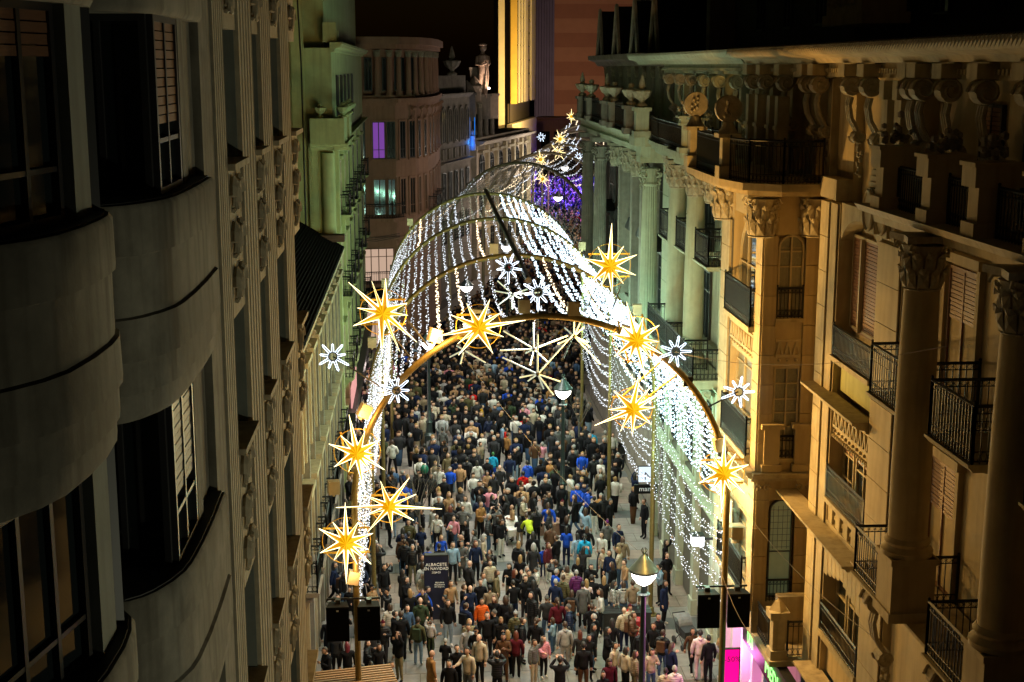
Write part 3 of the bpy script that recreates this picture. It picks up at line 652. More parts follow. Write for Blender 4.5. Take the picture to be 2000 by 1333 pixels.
# columns section Y 18..28.4
for Y in (25.35, 20.9):
    column(r1, 9.5, Y, 10.6, 16.9, .385, cream2, ch=1.05)
    b = MB(FRr); b.box(Y - .43, Y + .43, .25, 1.12, 9.3, 10.6).box(Y - .47, Y + .47, .2, 1.16, 10.48, 10.6).box(Y - .47, Y + .47, .2, 1.16, 9.3, 9.5); b.build('pedestal', cream2, r1)
for Y, zz in ((26.5, 13.35), (23.1, 13.35), (26.9, 9.25), (22.6, 9.25), (19, 13.35), (19, 9.25)):
    balcony(r1, FRr, Y - 1.05, Y + 1.05, -.6, .92, zz, 1.02)
    window(r1, FRr, Y - .75, Y + .75, -.66, zz, zz + 2.7, nx=2, nz=(.75,), fm=woodbr, shut=.4, arch=False)
    b = MB(FRr)
    for a_ in (Y - .95, Y + .8): b.box(a_, a_ + .16, -.62, -.5, zz, zz + 2.9)
    b.box(Y - 1.05, Y + 1.05, -.62, -.42, zz + 2.8, zz + 3.0); b.build('window_surround', cream2, r1)
zigzag(r1, FRr, 25.5, 27.5, -.6, 12.75, 13.1)
for Y in (27.1, 23.3): console(r1, FRr, Y, .2, 8.9, 1.1)
part('lower_wall', FRr, cream2, r1, (17, 28.4, -3, -.2, 0, 9.0))
cornice(r1, FRr, cream2, 17, 28.45, -.5, 9.0, .3, 1.3, 'ledge')
# entablature slab above the columns (z 16.9)
b = MB(FRr); b.ext([(-.6, 16.75), (.5, 16.75), (.55, 16.95), (.85, 17.0), (.95, 17.15), (-.6, 17.15)], 17, 28.9); b.build('entablature', cream2, r1)
for Y in (27.75, 25.1, 22.9, 20.4):
    b = MB(FRr); b.box(Y - .28, Y + .28, .1, .9, 17.15, 17.4).box(Y - .22, Y + .22, .18, .82, 17.4, 18.0)
    b.plan([(Y - .3, .08), (Y + .3, .08), (Y + .3, .92), (Y - .3, .92)], 18.0, 18.35).box(Y - .34, Y + .34, .04, .96, 18.35, 18.42); b.build('pedestal', cream2, r1)
    b = MB(FRr)
    for k in range(26): b.ball((Y + rng.gauss(0, .1), .5 + rng.gauss(0, .12), 18.5 + abs(rng.gauss(0, .16))), rng.uniform(.05, .09), 5)
    b.build('carved_flowers', brownst, r1)
bal = part('balcony_rails', FRr, iron, r1, (20.4, 27.7, .44, .46, 17.16, 17.18))
for a_, c_ in ((28.5, 28.0), (27.5, 25.4), (24.8, 23.2), (22.6, 20.7)): railing(bal, FRr, [(c_, .5), (a_, .5)], 17.15, 18.0, step=.12)
# attic storey: twin posts, scrolls, cornice
for Y in (28.9, 29.75):
    b = MB(FRr); b.box(Y - .2, Y + .2, -.3, .12, 17.9, 19.3).box(Y - .24, Y + .24, -.3, .16, 18.55, 18.6)
    for k in range(4): b.box(Y - .3 - .02 * k, Y + .3 + .02 * k, -.3, .2 + .02 * k, 17.9 - .13 * (k + 1) + .02, 17.9 - .13 * k)
    b.box(Y - .26, Y + .26, -.3, .3, 16.4, 17.38).box(Y - .15, Y + .15, -.3, .2, 19.3, 19.7)
    p = b.build('attic_post', cream, r1)
    MB(FRr).add([(Y + .3 * cos(2 * pi * j / 18), d_, 16.9 + .42 * sin(2 * pi * j / 18)) for d_ in (.3, .36) for j in range(18)], [(j, (j + 1) % 18, 18 + (j + 1) % 18, 18 + j) for j in range(18)] + [tuple(range(18, 36))]).build('oval_medallion', cream, p)
    MB(FRr).tube([(Y + .32 * cos(2 * pi * j / 18), .36, 16.9 + .44 * sin(2 * pi * j / 18)) for j in range(18)], .04, 5, closed=True).build('medallion_ring', cream, p)
part('attic_band', FRr, cream, r1, (28.4, 30.3, -.3, .22, 16.35, 17.0)); part('attic_band', FRr, cream, r1, (33.0, 34.3, -.3, .1, 16.8, 17.3))
cons = [18.6, 20.6, 22.4, 24.3, 26.0, 27.4, 27.95, 30.6, 32.0, 34.6, 35.6, 37.9, 40.0, 41.6]
for Y in cons: console(r1, FRr, Y, -.25, 19.55, 1.0)
b = MB(FRr)
for Y in cons: b.box(Y - .24, Y + .24, .0, .42, 19.78, 20.05)
b.box(17, 41.9, -.6, .02, 19.75, 20.1); b.build('attic_frieze', cream, r1)
dentils(r1, FRr, cream, 17, 41.9, .02, 19.85)
b = MB(FRr); b.ext([(-3, 20.08), (.3, 20.08), (.4, 20.2), (.75, 20.28), (.85, 20.42), (.85, 20.5), (-3, 20.75)], 17, 42.0); b.build('roof_cornice', cream2, r1)
leaf = MB(FRr); y_ = 17.0
while y_ < 42:
    leaf.add([(y_, .86, 20.5), (y_ + .14, .86, 20.5), (y_ + .07, .93, 20.30), (y_ + .07, .8, 20.55)], [(0, 1, 2), (0, 2, 3), (1, 3, 2)]); y_ += .16
leaf.build('leaf_moulding', carved, r1, kind='stuff')
for Y in (21.5, 23.6, 25.6, 31.3, 37.0, 39.0): window(r1, FRr, Y - .5, Y + .5, -.61, 17.2, 19.3, nx=2, nz=(.7,), fm=frame_d, shut=.45 if Y < 30 else 0, cur=Y > 30)
part('attic_jambs', FRr, cream, r1, (34.3, 34.7, -.5, -.1, 17.2, 19.7), (35.5, 35.8, -.5, -.1, 17.2, 19.7), (38.0, 38.3, -.5, -.1, 17.2, 19.7), (40.2, 40.6, -.5, -.1, 17.2, 19.7), (41.4, 41.9, -.5, .0, 17.2, 19.7))
# ---- the stone bay Y 36..41, X 9.15
bx = 9.15
FB = Fr(bx, 0, 0, 1, -1, 0)
part('bay_wall', FB, cream2, r1, (36.06, 36.42, -.34, -.03, 5.0, 16.9), (36.5, 41.0, -1.4, -.4, 4.4, 16.9), (39.75, 41.0, -1.05, -.03, 5.0, 16.9), (36.42, 39.75, -.4, -.05, 11.9, 12.95), (36.42, 39.75, -.4, -.05, 15.9, 16.9), (36.42, 39.75, -.4, -.05, 7.4, 8.3), (36.42, 39.75, -.4, -.05, 4.7, 5.2))
bw = part('bay_corner', FB, joint, r1, (36.05, 36.6, -.03, -.004, 5, 15.6), (39.75, 41.0, -.03, -.004, 5, 15.6))
blocks(bw, FB, cream, 36.02, 36.72, -.004, .05, 5, 15.6, .82); blocks(bw, FB, cream, 39.9, 41.0, -.004, .05, 5, 15.6, .82)
# return face looking back along the street
FBr = frame(bx, 36.03, 10.7, 36.03, True)
rw = part('bay_return', FBr, cream2, r1, (0, 1.55, -.3, -.008, 4.36, 5.0))
blocks(rw, FBr, cream2, .0, .38, -.02, .035, 5, 15.6, .82); blocks(rw, FBr, cream2, 1.12, 1.52, -.02, .035, 5, 15.6, .82)
part('return_wall', FBr, cream2, rw, (.38, 1.12, -.4, -.12, 5, 16.9), (.38, 1.12, -.12, -.01, 12.0, 13.35), (.38, 1.12, -.12, -.01, 8.25, 9.45), (.38, 1.12, -.12, -.01, 5.0, 5.4), (.38, 1.12, -.12, -.01, 15.6, 16.9), (.0, .38, -.3, -.02, 15.6, 16.9), (1.12, 1.5, -.3, -.02, 15.6, 16.9))
window(rw.parent, FBr, .4, 1.1, -.11, 13.35, 15.6, nx=2, nz=(.62, .8), arch=True, gm=glass_c, fm=frame_w, w=.05)
window(r1, FBr, .4, 1.1, -.11, 9.45, 12.0, nx=2, nz=(.35, .5, .65, .82), gm=glass_c, fm=frame_w, w=.045)
window(r1, FBr, .42, 1.08, -.11, 5.4, 8.25, nx=1, nz=(.47,), arch=True, gm=mat('greenish_glass', (.2, .24, .13), .3, .15, 3, emit=.05, ecol=(.6, .8, .4)), fm=frame_d, w=.04)
b = MB(FBr)
for k in range(1, 5): b.box(.42 + .132 * k - .006, .42 + .132 * k + .006, -.095, -.075, 6.8, 8.05)
for k in range(7): b.box(.44, 1.06, -.096, -.078, 6.85 + .18 * k, 6.862 + .18 * k)
b.build('lead_lattice', frame_d, r1)
zigzag(r1, FBr, .4, 1.1, -.02, 12.35, 12.7)
for z in (13.35, 9.45, 5.3): railing(part('balcony', FBr, cream, r1, (.36, 1.14, -.05, .06, z - .1, z)), FBr, [(.4, .0), (1.1, .0)], z, z + (.82 if z > 13 else .62), step=.09)
for z in (9.1,):
    for s in (.1, .95):
        b = MB(FBr); b.box(s, s + .55, -.1, .18, z, z + .2).box(s + .06, s + .49, -.1, .13, z + .2, z + 1.2).box(s - .03, s + .58, -.1, .2, z + 1.2, z + 1.34); b.build('pedestal', cream2, r1)
cornice(r1, FBr, cream, -.15, 1.6, -.02, 8.78, .3, .3, 'ledge'); cornice(r1, FB, cream, 35.9, 41.1, -.02, 8.78, .3, .35, 'ledge')
for s in (.05, 1.2):
    b = MB(FBr)
    for q in (-.12, .12):
        b.tube([(s + .12 + q + (.12 - .012 * j) * cos(j * .8) * (1 if q > 0 else -1), .07, 8.62 + (.12 - .012 * j) * sin(j * .8)) for j in range(9)], .025, 4)
    b.build('volute', carved, r1)
# street side of the bay: windows with railings
for (z, a_) in ((13.0, True), (9.35, False), (5.3, False)):
    window(r1, FB, 36.75, 39.7, -.3, z, z + (2.9 if a_ else 2.55), nx=3, nz=(.3, .6, .85) if not a_ else (.5,), arch=a_, gm=glass_c if z < 12 else glass, cur=z > 12, fm=frame_w)
    bl = part('balcony', FB, cream, r1, (36.6, 39.85, -.35, .22, z - .14, z)); railing(bl, FB, [(36.65, -.2), (36.65, .17), (39.8, .17), (39.8, -.2)], z, z + 1.05, step=.095)
zigzag(r1, FB, 36.8, 39.7, -.03, 12.25, 12.65)
# capitals under the bay platform
for (px, py) in ((bx - .08, 36.1), (bx - .08, 40.4), (bx + 1.35, 36.05)): capital(r1, px, py, 15.55, 1.25, .34)
b = MB(); b.plan([(8.15, 42.0), (7.95, 40.8), (7.95, 36.3), (8.25, 34.9), (9.1, 34.3), (10.3, 34.3), (10.3, 42.0)], 16.9, 17.08).plan([(8.35, 41.8), (8.2, 40.7), (8.2, 36.4), (8.45, 35.2), (9.2, 34.6), (10.3, 34.6), (10.3, 41.8)], 16.75, 16.9); pl = b.build('platform', cream2, r1)
railing(pl, WORLD, [(8.15, 40.3), (8.12, 37.0)], 17.08, 18.15, step=.1); railing(pl, WORLD, [(8.2, 36.2), (8.45, 35.1), (9.2, 34.55), (10.2, 34.5)], 17.08, 18.15, step=.1)
for (x_, y_) in ((8.2, 41.0), (8.2, 36.6)):
    MB().box(x_ - .26, x_ + .26, y_ - .26, y_ + .26, 17.08, 17.4).box(x_ - .17, x_ + .17, y_ - .17, y_ + .17, 17.4, 18.15).box(x_ - .3, x_ + .3, y_ - .3, y_ + .3, 18.15, 18.26).build('pedestal', cream, pl)
    b = MB(); b.lathe(x_, y_, [(.28, 18.26), (.2, 18.4), (.14, 18.55)], 12)
    b.add([(x_ + .36 * cos(2 * pi * j / 16), y_ + dd, 18.9 + .36 * sin(2 * pi * j / 16)) for dd in (-.1, .1) for j in range(16)], [(j, (j + 1) % 16, 16 + (j + 1) % 16, 16 + j) for j in range(16)] + [tuple(range(16)), tuple(range(16, 32))])
    for k in range(8): b.ball((x_ - .06 + rng.gauss(0, .05), y_ - .12, 18.7 + .055 * k), .05, 5)
    b.build('round_shield', carved, pl)
for (x_, y_) in ((9.9, 37.6), (9.9, 38.5), (9.9, 39.9), (9.9, 41.0)):
    MB().box(x_ - .16, x_ + .16, y_ - .16, y_ + .16, 17.2, 19.2).box(x_ - .2, x_ + .2, y_ - .2, y_ + .2, 18.3, 18.4).build('attic_post', cream, r1)
# lower terrace corner near the shop sign
balt = MB().plan([(9.2, 34.1), (10.6, 34.1), (10.6, 41.5), (9.5, 41.5), (9.2, 38.0)], 4.2, 4.35).build('terrace', cream, r1)
MB().box(9.25, 9.7, 34.2, 34.65, 4.35, 4.6).box(9.31, 9.64, 34.26, 34.59, 4.6, 5.5).box(9.21, 9.74, 34.16, 34.69, 5.5, 5.7).lathe(9.475, 34.43, [(.25, 5.7), (.1, 5.95), (.02, 6.0)], 4).build('pedestal', cream, balt)
railing(balt, WORLD, [(9.6, 40.8), (9.32, 38.0), (9.34, 34.75)], 4.35, 5.3); railing(balt, WORLD, [(9.75, 34.4), (10.5, 34.4)], 4.35, 5.35)
blk('parapet_block', WORLD, cream, balt, 9.7, 10.6, 35.3, 35.6, 4.36, 5.7)
# penthouse, dark above the cornice
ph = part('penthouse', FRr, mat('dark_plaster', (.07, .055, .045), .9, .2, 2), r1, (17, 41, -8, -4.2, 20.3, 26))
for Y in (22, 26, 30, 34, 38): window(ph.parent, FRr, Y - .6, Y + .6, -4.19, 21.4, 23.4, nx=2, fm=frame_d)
MB(FRr).box(36.4, 39.6, -2.6, -1.4, 21.4, 23.2).box(36.1, 39.9, -2.7, -1.3, 23.2, 23.4).box(36.2, 39.8, -2.65, -1.35, 21.1, 21.4).build('carved_chimney', cream2, r1)
b = MB(FRr)
for k in range(30): b.ball((37 + (k % 6) * .42 + rng.uniform(-.1, .1), -1.38, 21.7 + (k // 6) * .26), rng.uniform(.08, .15), 6)
b.build('carved_relief', carved, r1)
# ================================================================ RIGHT, MIDDLE: PALE GREEN-LIT BUILDING WITH GIANT COLUMNS
r2 = thing('column_building', (12, 50, 0), 'pale stone building on the right with two smooth giant columns and black balconies', 'building')
F2 = Fr(10.05, 0, 0, 1, -1, 0)
part('wall', F2, paleg, r2, (42.0, 57.2, -3, -.5, 0, 20.3), (42.0, 45.0, -.5, -.02, 9.6, 16.7), (53.2, 56.6, -.5, -.02, 9.6, 16.7), (45.0, 53.2, -.5, -.28, 9.6, 10.2))
pw = part('pier', F2, joint, r2, (42.1, 44.9, -.02, -.004, 0, 16.6), (53.3, 56.4, -.02, -.004, 9.6, 16.6), (44.9, 56.4, -.3, -.1, 0, 9.3))
blocks(pw, F2, paleg, 42.1, 43.55, -.004, .04, 0, 16.6, .85); blocks(pw, F2, paleg, 43.95, 44.9, -.004, .04, 0, 16.6, .85); blocks(pw, F2, paleg, 53.3, 56.4, -.004, .04, 9.6, 16.6, .85)
part('slit_window', F2, glass, r2, (43.58, 43.92, -.02, .0, 10.4, 13.2), (43.58, 43.92, -.02, .0, 13.9, 16.1))
balcony(r2, F2, 43.45, 44.05, -.1, .3, 13.9, .8, brackets=False); cornice(r2, F2, paleg, 43.3, 44.2, 0, 13.3, .2, .3, 'ledge')
for Y in (47.75, 51.25): column(r2, 9.65, Y, 9.6, 16.6, .36, paleg, ch=1.05)
for x_, Y in ((9.75, 45.3), (9.9, 53.4)): capital(r2, x_, Y, 15.55, 1.05, .28)
part('fluted_pilaster', F2, paleg, r2, (45.02, 45.2, -.5, .06, 9.6, 15.6), (45.3, 45.42, -.5, .0, 9.6, 15.6))
for Y in (46.2, 49.45, 52.6):
    window(r2, F2, Y - .62, Y + .62, -.48, 13.5, 16.0, nx=2, nz=(.75,), fm=frame_d); window(r2, F2, Y - .62, Y + .62, -.48, 9.7, 12.7, nx=2, nz=(.75,), fm=frame_d)
for a0, a1 in ((44.6, 46.9), (48.35, 50.5), (51.9, 53.9)): balcony(r2, F2, a0, a1, -.4, .62, 13.5, 1.0, brackets=False, m=paleg)
bb = MB(F2).ext([(-.2, 9.3), (.85, 9.3), (.9, 9.42), (1.0, 9.45), (1.0, 9.6), (-.2, 9.6)], 44.9, 54.3).build('balcony', paleg, r2)
railing(bb, F2, [(44.95, .0), (44.95, .93), (54.2, .93), (54.2, .0)], 9.6, 10.65, step=.13)
railing(bb, F2, [(46.6, .93), (46.6, .1)], 9.6, 10.65, step=.13); railing(bb, F2, [(50.0, .93), (50.0, .1)], 9.6, 10.65, step=.13)
for Y in (46, 48.5, 51, 53.5): console(r2, F2, Y, -.1, 8.9, .8, paleg)
cornice(r2, F2, paleg, 42.0, 57, -.1, 9.1, .25, .35); cornice(r2, F2, paleg, 42, 57, -.1, 4.6, .3, .4)
for Y in (46.5, 49.6, 52.7, 55.5):
    window(r2, F2, Y - .8, Y + .8, -.08, 5.4, 8.4, nx=2, nz=(.7,), fm=frame_d)
    part('window_surround', F2, paleg, r2, (Y - 1.05, Y - .82, -.1, .08, 5.2, 8.6), (Y + .82, Y + 1.05, -.1, .08, 5.2, 8.6), (Y - 1.1, Y + 1.1, -.1, .12, 8.62, 8.9))
for Y in (44.9, 48.1, 51.2, 54.2, 57): part('pilaster', F2, paleg, r2, (Y - .25, Y + .25, -.1, .14, 0, 4.6), (Y - .3, Y + .3, -.1, .2, 0, .6), (Y - .2, Y + .2, -.1, .1, 4.9, 9.1))
b = MB(F2); pts = [(42.0, .55), (43.2, .95), (45.3, 1.0), (46.0, .75), (47.0, .75), (47.7, 1.0), (50.6, 1.0), (51.4, .75), (54, .8), (57.2, .6), (57.2, -.6), (42.0, -.6)]
b.plan(pts, 16.88, 17.06).plan([(a, d - .12 if d > 0 else d) for a, d in pts], 16.72, 16.88).plan([(a, d - .3 if d > 0 else d) for a, d in pts], 16.55, 16.72); pf = b.build('platform', paleg, r2)
railing(pf, F2, [(42.1, .45), (43.2, .85), (45.3, .9)], 17.06, 18.05, step=.12); railing(pf, F2, [(46.0, .65), (47.3, .65)], 17.06, 18.05, step=.12); railing(pf, F2, [(48.0, .85), (54, .7), (57, .5)], 17.06, 18.0, step=.14)
for Y in (47.65, 45.65):
    x_ = 10.05 - .85
    MB().box(x_ - .25, x_ + .25, Y - .25, Y + .25, 17.06, 17.25).lathe(x_, Y, [(.16, 17.25), (.14, 17.6), (.15, 18.0)], 10).box(x_ - .22, x_ + .22, Y - .22, Y + .22, 18.0, 18.1).box(x_ - .3, x_ + .3, Y - .3, Y + .3, 18.25, 18.33).box(x_ - .2, x_ + .2, Y - .2, Y + .2, 18.1, 18.25).build('pedestal', paleg, pf)
    b = MB()
    for k in range(22): b.ball((x_ + rng.gauss(0, .13), Y + rng.gauss(0, .13), 18.4 + abs(rng.gauss(0, .22))), rng.uniform(.05, .1), 5)
    b.build('carved_flowers', carved, pf)
for Y in (43.6, 46.1, 48.6, 50.9, 53.2, 55.5): console(r2, F2, Y, -.35, 19.5, .95, paleg if Y < 50 else carved)
part('attic_frieze', F2, paleg, r2, (42, 57.2, -.6, -.05, 19.75, 20.1)); dentils(r2, F2, paleg, 42, 57.2, -.05, 19.85)
b = MB(F2); b.ext([(-3, 20.08), (.2, 20.08), (.3, 20.2), (.6, 20.28), (.7, 20.42), (.7, 20.5), (-3, 20.7)], 42, 62.5); b.build('roof_cornice', paleg, r2)
for Y in (44.8, 47.3, 49.8, 52.1, 54.4):
    part('attic_jambs', F2, paleg, r2, (Y - .8, Y - .5, -.5, -.2, 17.1, 19.75)); window(r2, F2, Y - .45, Y + .75, -.49, 17.3, 19.4, nx=2, nz=(.75,), fm=frame_d)
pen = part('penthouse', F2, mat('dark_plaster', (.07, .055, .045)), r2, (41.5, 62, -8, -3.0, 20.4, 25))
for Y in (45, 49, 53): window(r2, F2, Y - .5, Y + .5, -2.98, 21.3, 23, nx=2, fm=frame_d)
# ground floor: roller shutter and shop front
sh = part('shop_wall', F2, greyst, r2, (40.2, 57, -.6, -.32, 0, 4.6))
rs = part('roller_shutter', F2, darkmet, r2, (42.6, 50.6, -.3, -.2, 0, .05)); steel = mat('shutter_steel', (.16, .17, .17), .4, .15, 12, metal=.4)
for k in range(30):
    for a0, a1 in ((42.9, 46.6), (47.0, 50.6)): blk('shutter_slat', F2, steel, rs, a0, a1, -.25, -.2, .08 + k * .115, .08 + k * .115 + .09)

# ================================================================ RIGHT, FAR: FLUTED COLUMN PALACE
r3 = thing('fluted_palace', (12, 70, 0), 'dark ornate palace on the far right with fluted columns, urns and pointed dormers', 'building')
def wallpt(Y): return 10.15 - .0 * Y
F3 = Fr(10.2, 0, 0, 1, -1, 0)
part('wall', F3, brownst, r3, (57.2, 83, -4, -.9, 0, 20), (57.2, 83, -.9, -.25, 0, 8.6), (57.2, 83, -.9, -.2, 15.9, 16.4))
cols = [(57.9, .36), (62.4, .0), (65.2, 0), (69.3, 0), (74.0, .36), (79.5, .36)]
for Y, r in cols:
    if r: column(r3, 9.72, Y, 8.7, 16.3, r, paleg if Y < 60 else brownst, flute=True, ch=1.25, ionic=True)
    else:
        part('pilaster', F3, brownst, r3, (Y - .3, Y + .3, -.9, .15, 8.7, 15.2)); capital(r3, 9.95, Y, 15.1, 1.15, .3, carved)
for Y in (60.2, 63.8, 67.2, 71.6, 76.6, 81.2):
    for z in (9.2, 12.6):
        window(r3, F3, Y - .95, Y + .95, -.6, z, z + 2.8, nx=3, nz=(.35, .7), fm=frame_d)
    b = MB(F3); b.flat([(Y - 1.2, 12.1), (Y + 1.2, 12.1), (Y + 1.2, 12.2), (Y, 12.75), (Y - 1.2, 12.2)], -.6, -.05); b.box(Y - 1.1, Y + 1.1, -.7, -.3, 11.9, 12.1); b.build('pediment', iron, r3)
    window(r3, F3, Y - .8, Y + .8, -.2, 5.2, 7.8, nx=2, nz=(.7,), fm=frame_d)
b = MB(F3); b.ext([(-.9, 16.3), (.55, 16.3), (.6, 16.55), (.5, 16.6), (.55, 16.85), (1.0, 17.0), (1.05, 17.15), (-.9, 17.15)], 60.2, 83)
b.plan([(56.8, -.9), (56.8, .9), (57.4, 1.25), (58.9, 1.25), (60.2, .95), (60.2, -.9)], 16.75, 17.15).plan([(56.9, -.9), (56.9, .65), (57.5, .95), (58.8, .95), (60.2, .7), (60.2, -.9)], 16.3, 16.75); b.build('entablature', paleg, r3)
for Y in (56.9, 59.8, 66, 68.5, 74.8, 79.0):
    x_ = 9.15 if Y < 62 else 9.3
    MB().box(x_ - .35, x_ + .35, Y - .35, Y + .35, 17.15, 17.4).box(x_ - .27, x_ + .27, Y - .27, Y + .27, 17.4, 18.2).box(x_ - .36, x_ + .36, Y - .36, Y + .36, 18.2, 18.35).build('pedestal', brownst if Y > 58 else paleg, r3)
    urn(r3, x_, Y, 18.35, 1.15, carved, spike=Y in (56.9, 79.0, 68.5))
te = part('terrace', F3, brownst, r3, (60, 83, .5, .7, 17.1, 17.16))
for a0, a1 in ((57.2, 59.4), (60.2, 65.6), (66.3, 68.2), (68.8, 74.4), (75.2, 78.6)): railing(te, F3, [(a0, .9), (a1, .9)], 17.15, 18.25, step=.16)
part('attic_wall', F3, brownst, r3, (57, 83, -4, -1.2, 17, 20))
for Y in (57.6, 60.4, 63.2, 65.5, 68, 70.5, 73, 76, 79, 82): column(r3, 11.15, Y, 17.1, 20.0, .2, brownst, ch=.55)
for Y in (59, 61.8, 64.4, 66.8, 69.3, 71.8, 74.5, 77.5): window(r3, F3, Y - .55, Y + .55, -1.18, 17.4, 19.3, nx=2, nz=(.7,), fm=frame_d)
b = MB(F3); b.ext([(-4, 20.0), (-.5, 20.0), (-.3, 20.25), (.05, 20.35), (.1, 20.6), (-4, 20.6)], 57, 83.3); b.build('roof_cornice', brownst, r3)
for Y in (60.5, 66.0, 72.0, 78.5):
    b = MB(F3); b.flat([(Y - 1.0, 20.6), (Y + 1.0, 20.6), (Y, 23.0)], -2.6, -.05); d_ = b.build('dormer', roofm, r3)
    MB(F3).tube([(Y - 1.05, -.0, 20.62), (Y, .0, 23.05), (Y + 1.05, 0, 20.62)], .1, 5).build('dormer_rim', brownst, d_)
part('turret', F3, brownst, r3, (68, 73, -3.5, -1.4, 20.6, 26), (57.5, 58.2, -3, -1.8, 20.6, 25)); part('roof', F3, roofm, r3, (57, 83, -8, -3.5, 20.4, 27))
for Y in (69, 70.5, 72): window(r3, F3, Y - .4, Y + .4, -1.38, 21.2, 25, nx=1, nz=(.5,), fm=frame_d)
column(r3, 11.5, 68.2, 20.6, 25.6, .25, brownst, flute=True, ch=.8); column(r3, 11.5, 73, 20.6, 25.6, .25, brownst, flute=True, ch=.8)

# ================================================================ LEFT, NEAREST: GREY BUILDING WITH ROUNDED BAYS AND FLUTED PIERS
l1 = thing('bay_window_building', (-4, 18, 0), 'dim grey building at the far left with rounded window bays and tall fluted piers', 'building')
FL = Fr(-2.3, 0, 0, 1, 1, 0)
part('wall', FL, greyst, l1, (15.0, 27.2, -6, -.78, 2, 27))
jamb = mat('grey_jamb', (.17, .19, .17), .9, .2, 2, .2, streak=.4)
def fluted_pier(y0, y1, m=flutest):
    b = MB(FL); n = 5; w = (y1 - y0) / n; pl = [(y0, -.78)]
    for k in range(n): pl += [(y0 + w * k + .02, 0), (y0 + w * k + w * .62, 0), (y0 + w * k + w * .7, -.05), (y0 + w * k + w * .95, -.05)]
    pl += [(y1, -.0), (y1, -.78)]; b.plan(pl, 2, 27); o = b.build('fluted_pier', m, l1)
    part('jamb', FL, jamb, o, (y0 - .03, y0, -.77, -.06, 2, 27)); return o
part('flat_pier', FL, greyst, l1, (15.3, 16.15, -.78, -.03, 2, 27)); fluted_pier(16.15, 17.0); fluted_pier(18.45, 19.95); fluted_pier(21.0, 22.4); fluted_pier(24.0, 25.6)
for f in range(-1, 5):
    z = 18.84 + 3.57 * (f - 3)
    for a0, a1 in ((17.0, 18.45), (19.95, 21.0), (22.4, 24.0), (25.6, 27.1)):
        sp = part('spandrel', FL, flutest, l1, (a0, a1, -.78, -.035, z - 1.95, z - .08))
        part('sill', FL, flutest, sp, (a0, a1, -.4, .09, z - .08, z))
        for j in range(3):
            b = MB(FL); c = (a0 + a1) / 2
            for q in (-.24, .24):
                b.tube([(c + q + .17 * cos(t) * (1 if q > 0 else -1), -.01, z - .42 - .57 * j + .2 * sin(t)) for t in [k * .62 for k in range(9)]], [.07 - .005 * k for k in range(9)], 5)
                b.tube([(c + q * .4, .0, z - .25 - .57 * j), (c + q * 1.6, .0, z - .55 - .57 * j)], [.05, .02], 4)
            b.ball((c, -.01, z - .3 - .57 * j), .08, 6); b.build('leaf_ornament', flutest, sp)
        window(l1, FL, a0 + .02, a1 - .02, -.76, z, z + 1.6, nx=2, fm=frame_d)
def bay(poly, z):      # parapet of a rounded bay: stacked rounded courses
    p = part
    b = MB()
    def off(o_): return [(x + o_, y) for x, y in poly] + [(-6, poly[-1][1]), (-6, poly[0][1])]
    lv = [(-.03, -1.95), (0, -1.9), (.0, -1.71), (.035, -1.70), (.035, -1.41), (.075, -1.40), (.065, -1.02), (.03, -1.0), (.03, -.47), (.065, -.46), (.06, -.06), (.03, -.02)]
    n = len(poly) + 2; vs = [(x, y, z + zz) for o_, zz in lv for x, y in off(o_)]
    b.add(vs, [(i * n + j, i * n + (j + 1) % n, (i + 1) * n + (j + 1) % n, (i + 1) * n + j) for i in range(len(lv) - 1) for j in range(n)] + [tuple(range(n))[::-1], tuple(range((len(lv) - 1) * n, len(lv) * n))])
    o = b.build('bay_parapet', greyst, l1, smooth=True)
    b = MB(); b.plan(off(.0), z - .02, z + .0); b.build('bay_sill', mat('dark_sill', (.04, .04, .038), .7, .3, 4), o); return o  # sill top in a darker tone than the parapet
curve = lambda pts: pts
bayA = [(-2.28, 15.28), (-2.26, 14.4), (-2.26, 13.6), (-2.28, 13.0), (-2.31, 12.75), (-2.38, 12.5), (-2.49, 12.25), (-2.58, 12.12), (-2.7, 12.02), (-3.0, 11.98)]
bayB = [(-3.0, 11.93), (-2.72, 11.85), (-2.6, 11.65), (-2.54, 11.35), (-2.52, 11.0), (-2.54, 10.5), (-2.6, 10.0), (-2.7, 9.7), (-2.85, 9.45), (-3.1, 9.1), (-3.5, 8.9)]
part('bay_back', WORLD, greyst, l1, (-6, -3.35, 8.0, 15.1, 2, 27))
